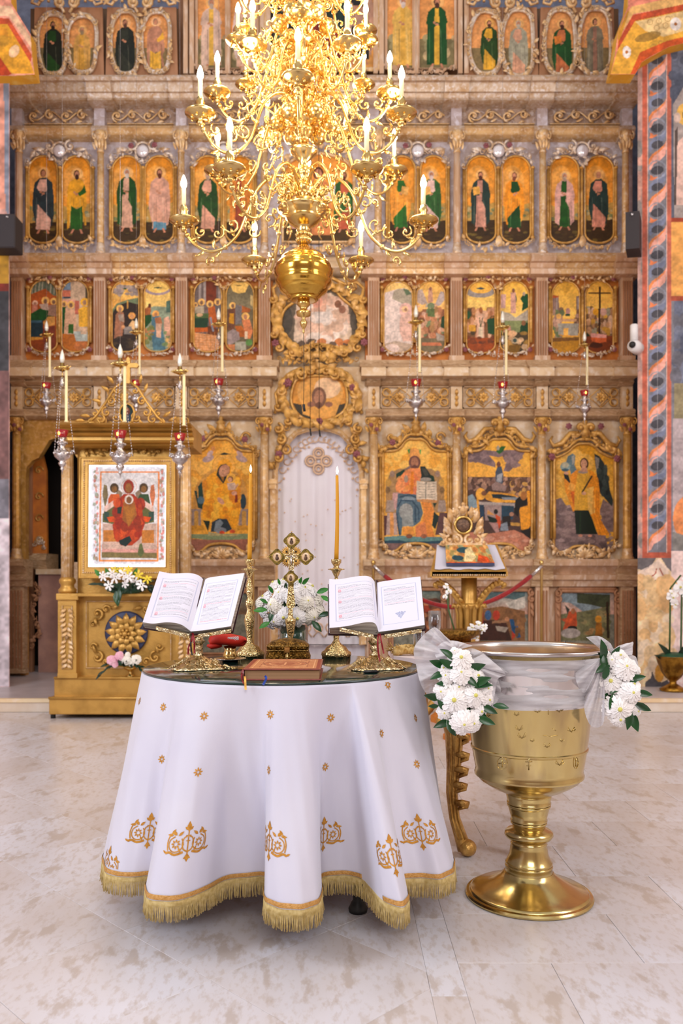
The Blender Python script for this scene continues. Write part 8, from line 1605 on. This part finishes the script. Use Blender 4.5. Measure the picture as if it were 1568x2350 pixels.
b_.f=[(j*n+i,j*n+(i+1)%n,(j+1)*n+(i+1)%n,(j+1)*n+i) for j in range(14) for i in range(n)]+[tuple(range(n)),tuple(14*n+i for i in range(n))[::-1]];b_.build('folded_cloth','red_velvet',t)
b_=MB();b_.tube([(wx(x,D),D-.03,wz(y_,D)) for x,y_ in ((478,1480),(488,1482),(500,1480),(512,1481))],[.004,.011,.012,.004],8);b_.build('loose_corner','red_velvet',t)
b_=MB()
for i in range(5):
    for j in range(2):x,y_=529+i*5,1462.5-i*.4+j*4;b_.tube([(wx(x+2*math.cos(a),D),D-.047,wz(y_+1.7*math.sin(a),D)) for a in [k*PI/4 for k in range(8)]],.0014,4,closed=True)
b_.build('white_embroidery','petal',t)
t=thing('pen','short black pen lying on the glass by the right book stand','pen',(wx(850,2.79),2.79,TZ));MB().tube([(wx(834,2.79),2.79,TZ+.006),(wx(838,2.79),2.79,TZ+.006),(wx(864,2.79),2.795,TZ+.006),(wx(870,2.79),2.80,TZ+.005)],[.003,.006,.006,.002],10).build('barrel','black_pen',t)

# ================================================================== GILT CONSOLE behind the font
cs=thing('console_table','gilded console with carved curved legs, between the draped table and the font','table',(.6,3.55,0));PT=[(.36,3.28),(.86,3.28),(.86,3.9),(.22,3.9),(.22,3.48)]
b_=MB();n=5;b_.add([(x,y,.757) for x,y in PT]+[(x,y,.785) for x,y in PT],[tuple(range(5,10)),tuple(range(5))[::-1]]+[(i,(i+1)%5,(i+1)%5+5,i+5) for i in range(5)]);b_.build('top','fresco_white',cs,smooth=False)
MB().box(.38,.84,3.33,3.86,.66,.757).build('apron','gilt_bright',cs,smooth=False)
mat('gilt_leg','#cfa055',.36,.6,'#9a6a30',14,.4,.75,'#dcae62',40,bump=.3,bscale=90)
def leg(x0,y0,mx):
    b_=MB();P=[(0,.70),(.005,.60),(.02,.48),(.018,.36),(.01,.25),(.02,.15),(.045,.07),(.06,.025)];rr=[.050,.046,.038,.030,.024,.022,.026,.030]
    P=[(x0+mx*a,y0-.3*a,z) for a,z in P];b_.tube(P,rr,12)
    for dx in (-.55,0,.55):b_.tube([(p[0]+dx*r_,p[1]-r_*.85,p[2]) for p,r_ in zip(P[:-1],rr)],.006,5)
    b_.ball((P[-1][0]+mx*.01,P[-1][1]-.01,.034),.036,12,8,rz=.034)
    lg=b_.build('leg','gilt_leg',cs);b_=MB()
    for z,a,sz_ in ((.46,.02,.05),(.39,.02,.04),(.33,.016,.04),(.27,.012,.035),(.2,.02,.03)):
        x=x0+mx*(a+.022);b_.tube([(x-mx*.02,y0-.03,z+sz_*.5),(x+mx*.006,y0-.035,z+sz_*.45),(x+mx*.03,y0-.03,z+sz_*.35),(x+mx*.024,y0-.03,z+sz_*.1),(x-mx*.012,y0-.03,z-sz_*.4)],[.012,.016,.011,.013,.005],7)
    b_.build('acanthus_carving','gilt_leg',lg)
leg(.435,3.34,1);leg(.735,3.34,.1);leg(.36,3.82,-.2);leg(.86,3.82,-.3)
Dg=3.5
def glass(x,prof,lab):t=thing('drinking_glass',lab,'glass',(wx(x,Dg),Dg,.785));MB().lathe(prof,(wx(x,Dg),Dg,.785),n=28).build('glass','drink_glass',t)
glass(998,[(0,.001),(.03,.001),(.03,.004),(.006,.01),(.005,.08),(.02,.1),(.028,.13),(.026,.19),(.0245,.19),(.026,.13),(.018,.102),(0,.095)],'clear stemmed goblet right of the right open book')
glass(962,[(0,.001),(.022,.001),(.026,.12),(.027,.16),(.025,.16),(.024,.12),(.02,.006),(0,.006)],'tall clear tumbler behind the lower corner of the right open book')
D=3.56;t=thing('wheat_garland','braided bundle of golden wheat lying behind the right book stand','wheat',(wx(932,D),D,.785));b_=MB();R=random.Random(9)
for k in range(3):b_.tube([(wx(905+i*2.6,D),D-.05+.012*math.sin(i*.7+k*2.1),.80+.012*math.cos(i*.7+k*2.1)+.012*math.sin(i/22*PI)) for i in range(23)],.011,7)
b_.build('braid','wheat',t);b_=MB()
for k in range(60):x,z=R.uniform(895,925),R.uniform(.79,.82);b_.tube([(wx(x,D),D-.02,z),(wx(x-R.uniform(2,14),D),D-R.uniform(.02,.06),z+R.uniform(-.005,.025))],.0018,3)
for k in range(90):x=R.uniform(905,960);b_.ball((wx(x,D),D-.055+R.uniform(-.015,.01),.80+R.uniform(0,.03)),.0045,5,3,rz=.003)
b_.build('wheat_ears','wheat',t,kind='stuff')

# ================================================================== BAPTISMAL FONT
FX,FD=wx(1214,2.9),2.9;sF=2.9/F;zf_=lambda y:wz(y,FD)
ft_=thing('baptismal_font','large brass baptismal font with engraved bowl, ringed stem and round domed foot','font',(FX,FD,0));cF=(FX,FD,0)
MB().lathe([(.213,0),(.219,.002),(.2205,.008),(.216,.014),(.207,.016),(.204,.021),(.198,.024),(.18,.029),(.15,.042),(.12,.058),(.098,.072),(.088,.082),(.084,.088)],cF,n=96).build('foot','brass_font',ft_,smooth='auto')
z=zf_;ring=lambda r,y,k:[(r,z(y+4)),(r+k,z(y+2)),(r+k,z(y-1)),(r,z(y-3))]
MB().lathe([(.085,.078),(.083,z(2004)),(.083,z(1998))]+ring(.0795,1985,.003)+ring(.0785,1978,.003)+[(.067,z(1958)),(.0645,z(1944))]+[(.062,z(1937)),(.064,z(1934)),(.061,z(1930)),(.056,z(1926))],cF,n=64).build('lower_stem','brass_font',ft_)
MB().lathe([(.05,z(1932)),(.064,z(1928)),(.078,z(1921)),(.0845,z(1914)),(.083,z(1908)),(.074,z(1903)),(.060,z(1899)),(.054,z(1896))],cF,n=64).build('knop','brass_font',ft_)
MB().lathe([(.056,z(1904)),(.0565,z(1894))]+ring(.060,1886,.003)+ring(.061,1880,.003)+[(.067,z(1862)),(.0715,z(1852))]+ring(.0725,1846,.003)+ring(.0735,1840,.003)+[(.078,z(1826)),(.079,z(1818))],cF,n=64).build('upper_stem','brass_font',ft_)
BP=[(.06,z(1822)),(.085,z(1818)),(.12,z(1808)),(.15,z(1797)),(.172,z(1787)),(.180,z(1780)),(.1875,z(1777)),(.1885,z(1772)),(.186,z(1769)),(.186,z(1766)),(.184,z(1762)),(.186,z(1758)),(.1895,z(1745)),(.1955,z(1722)),(.1965,z(1717)),(.2015,z(1715)),(.2015,z(1711)),(.198,z(1709)),(.202,z(1690)),(.2085,z(1650)),(.2145,z(1600)),(.221,z(1560)),(.229,z(1530)),(.24,z(1508)),(.252,z(1497)),(.259,z(1492))]
bowl=MB().lathe(BP,cF,n=96).build('bowl','brass_font',ft_,smooth='auto')
MB().lathe([(.2555,z(1494)),(.268,z(1492)),(.2725,z(1489)),(.2725,z(1485)),(.267,z(1483)),(.262,z(1485)),(.255,z(1486)),(.25,z(1490)),(.245,z(1505)),(.235,z(1560)),(.2,z(1640)),(.1,z(1680)),(0,z(1685))],cF,n=96).build('steel_rim_and_basin','steel',ft_)
for x in (1035,1298):
    X0=wx(x,FD+.2);a=math.acos(max(-1,min(1,(X0-FX)/.27)));P0=(FX+.268*math.cos(a),FD+.268*math.sin(a),z(1485));MB().tube([(P0[0],P0[1]+.004,P0[2]-.012),(P0[0],P0[1],P0[2]+.006),(P0[0],P0[1]-.008,P0[2]-.004),(P0[0]+.002,P0[1]-.01,P0[2]-.016)],.0018,6).build('clip','silver',ft_)
br=np.array(BP)
def rad(zz):return float(np.interp(zz,br[:,1],br[:,0]))
def surf(px_,py_,prof=None,lift=.001):
    D=FD-.2
    for _ in range(12):x,zz=wx(px_,D),wz(py_,D);r=rad(zz) if prof is None else prof(zz);D=FD-math.sqrt(max(1e-4,r*r-(x-FX)**2))
    n=Vector((x-FX,D-FD,0)).normalized()*lift;return Vector((x,D,zz))+n
b_=MB()
def eng(pts,w_=.8):b_.tube([surf(x,y_) for x,y_ in pts],w_*sF,4)
for cx_,cy_ in ((1153,1752),(1322,1750)):
    eng([(cx_+12*math.cos(t)*(.45 if cx_>1300 else 1),cy_+14*math.sin(t)) for t in [i*PI/8 for i in range(17)]]);eng([(cx_,cy_-9),(cx_,cy_+9)],1.2)
    if cx_<1300:eng([(cx_-8,cy_),(cx_+8,cy_)],1.2)
eng([(1214,1740),(1214,1767)],1.4);eng([(1206,1748),(1222,1748)],1.2);eng([(1209,1757),(1219,1757)],1)
for cx_,cy_,s2 in ((1285,1752,1),(1256,1712,.8),(1190,1615,.8),(1192,1672,.9),(1234,1632,.8),(1284,1630,.9),(1186,1640,.6),(1222,1700,.5),(1290,1700,.5),(1198,1690,1),(1312,1676,.9),(1120,1640,1),(1106,1662,.8),(1185,1600,.7)):
    for q in (-1,1):eng([(cx_,cy_+5*s2),(cx_+q*5*s2,cy_-2*s2),(cx_+q*8*s2,cy_-8*s2)],.9);eng([(cx_,cy_+4*s2),(cx_+q*8*s2,cy_+1*s2),(cx_+q*10*s2,cy_-3*s2)],.8)
eng([(1246,1688),(1262,1690),(1280,1688)],.6);eng([(1268,1672),(1276,1677)],.9);eng([(1259,1622),(1259,1640)],.9);eng([(1253,1628),(1265,1628)],.9)
b_.build('engraving','brass_font',bowl,kind='stuff')
# tulle swag round the bowl
b_=MB();n=160;m_=44;R=random.Random(3);tl=thing('tulle_swag','sheer white tulle wrapped round the upper bowl of the font','tulle',(FX,FD,z(1610)))
for j in range(m_+1):
    v=j/m_
    for i in range(n):
        a=2*PI*i/n;fr_=max(0,-math.sin(a));low=1578+34*fr_**.7+5*math.sin(2*a+1);yy=1500+(low-1500)*v;zz=z(yy);r=rad(zz)+.012+.0035*math.sin(v*24+2.2*math.sin(a*2))+.0025*math.sin(a*9+v*6)+.0012*math.sin(v*70+4*math.sin(a*3))
        b_.v.append((FX+r*math.cos(a),FD+r*math.sin(a),zz))
b_.f=[(j*n+i,j*n+(i+1)%n,(j+1)*n+(i+1)%n,(j+1)*n+i) for j in range(m_) for i in range(n)];b_.build('wrap','tulle',tl)
def fan(parent,anchor,outline,D,amp,m_='tulle',folds=9,ph=0.,dback=0.,name='bow_loop'):
    O=crom(outline,12);nn=len(O);b_=MB();K=16
    for k in range(K+1):
        s=k/K
        for i,p in enumerate(O):
            u=i/(nn-1);x=anchor[0]+(p[0]-anchor[0])*s;y=anchor[1]+(p[1]-anchor[1])*s;d=D+amp*s**.8*math.sin(u*folds*PI+ph)+.4*amp*math.sin(u*folds*2.7*PI+4*s)*s+dback*s-amp*.8*math.sin(s*PI)
            b_.v.append(tuple(W(x,y,d)))
    b_.f=[(k*nn+i,k*nn+i+1,(k+1)*nn+i+1,(k+1)*nn+i) for k in range(K) for i in range(nn-1)];return b_.build(name,m_,parent)
bl_=thing('tulle_bow','large puffed white tulle bow on the left side of the font','bow',W(1060,1600,2.72))
fan(bl_,(1075,1510),[(1060,1496),(1085,1488),(1120,1505),(1150,1530),(1168,1548),(1145,1558),(1150,1585),(1140,1612),(1120,1625),(1090,1600)],2.70,.028,'tulle',9)
fan(bl_,(1070,1520),[(1110,1500),(1160,1545),(1142,1560),(1130,1610),(1100,1600)],2.66,.02,'tulle_dense',7,1.)
fan(bl_,(1060,1505),[(1040,1475),(1018,1456),(1000,1440),(986,1446),(968,1462),(950,1490),(956,1530),(966,1570),(985,1600),(1010,1622),(1040,1600)],2.72,.032,'tulle',11)
fan(bl_,(1050,1500),[(1030,1470),(1004,1444),(990,1470),(972,1500),(968,1540),(1000,1560)],2.76,.025,'tulle',8,.5)
fan(bl_,(1052,1492),[(1085,1482),(1060,1474),(1035,1470),(1010,1478),(998,1500),(1010,1520)],2.68,.018,'tulle_dense',6,.5)
br_=thing('tulle_bow','white tulle bow with a long tail on the right side of the font','bow',W(1370,1650,2.74))
fan(br_,(1385,1512),[(1330,1512),(1322,1530),(1326,1570),(1338,1600),(1344,1640),(1360,1668),(1385,1660),(1390,1600),(1392,1540)],2.72,.02,'tulle_dense',7)
fan(br_,(1378,1510),[(1324,1516),(1322,1560),(1340,1590),(1360,1560),(1374,1530)],2.69,.016,'tulle',5,.6)
fan(br_,(1390,1500),[(1345,1462),(1375,1460),(1400,1475),(1412,1490),(1440,1478),(1454,1474),(1450,1500),(1462,1512),(1468,1560),(1440,1560)],2.80,.03,'tulle',9,.3)
fan(br_,(1395,1500),[(1420,1482),(1448,1476),(1452,1500),(1440,1520),(1420,1530)],2.76,.02,'tulle_dense',6,.3)
def bouquet(label,heads,leaves,D,loc):
    s_=D/F;t=thing('flower_bouquet',label,'flowers',loc,'chrysanthemum bouquets on the font');Rr=random.Random(int(loc[0]*100));xs=[h[0] for h in heads];ys=[h[1] for h in heads];mx_,my_=sum(xs)/len(xs),sum(ys)/len(ys)
    P=lambda x,y_:(940+x/2.8,1420+y_/2.8);c0=P(mx_,my_)
    MB().ball(tuple(W(c0[0],c0[1],D+.03)),34*s_,12,8,rz=68*s_,ry=.03).build('foliage_core','leaf_dark',t)
    for i,(x,y_,r) in enumerate(heads):
        px_,py_=P(x,y_);dx,dz=(x-mx_)/300,(my_-y_)/500;inst(Rr.choice(MUM[:2]),'chrysanthemum',t,W(px_,py_,D-.02+.05*abs(dx)+Rr.uniform(-.01,.01)),(dx*1.1,-1,dz*.8+.2),r/2.8*s_*1.3,Rr.random()*6)
    for (x,y_,an,L_,k) in leaves:
        px_,py_=P(x,y_);a=math.radians(an);leafat(t,W(px_-math.cos(a)*L_/2,py_+math.sin(a)*L_/2,D-.01+Rr.uniform(-.015,.015)),(math.cos(a),-.2,math.sin(a)),L_*s_*1.3,LEAFB if k else LEAF,roll=Rr.uniform(-.4,.4))
    return t
bouquet('bouquet of white chrysanthemums and dark leaves hanging at the left side of the font',[(330,262,62),(330,352,58),(240,370,48),(430,370,50),(318,440,34),(290,520,78),(410,492,66),(485,450,50),(215,470,52),(235,600,50),(345,665,66),(400,660,60),(452,592,42),(225,320,34),(500,520,40),(290,212,26)],
        [(250,238,145,34,0),(192,292,160,34,0),(252,292,150,34,0),(402,312,15,40,0),(188,362,205,30,0),(242,425,175,36,0),(432,428,0,46,0),(440,405,20,40,0),(160,500,170,34,0),(215,560,130,28,0),(305,635,-80,36,0),(368,602,-75,34,0),(424,585,-30,36,0),(495,575,-25,34,0),(575,562,-10,28,0),(478,650,-20,34,0),(218,672,200,34,0),(262,690,-60,32,0),(160,560,180,20,0),(385,395,-40,30,0)],2.64,W(1062,1680,2.64))
bouquet('bouquet of white chrysanthemums and dark leaves hanging at the right side of the font',[(1300,272,38),(1380,315,66),(1292,402,68),(1412,472,72),(1342,572,76),(1352,240,38),(1440,330,40),(1350,640,46),(1430,420,44),(1460,590,30),(1268,222,16)],
        [(1232,220,100,44,0),(1315,222,55,26,0),(1416,282,-70,24,1),(1250,310,210,34,0),(1255,350,80,30,0),(1448,380,10,30,0),(1490,476,-10,30,0),(1400,625,-100,40,0),(1430,640,-70,40,0),(1482,558,-25,32,0),(1330,440,220,30,0),(1290,490,190,34,0),(1400,420,20,26,0),(1300,520,250,30,0),(1240,260,-80,34,0),(1325,640,220,14,0)],2.72,W(1425,1662,2.72))
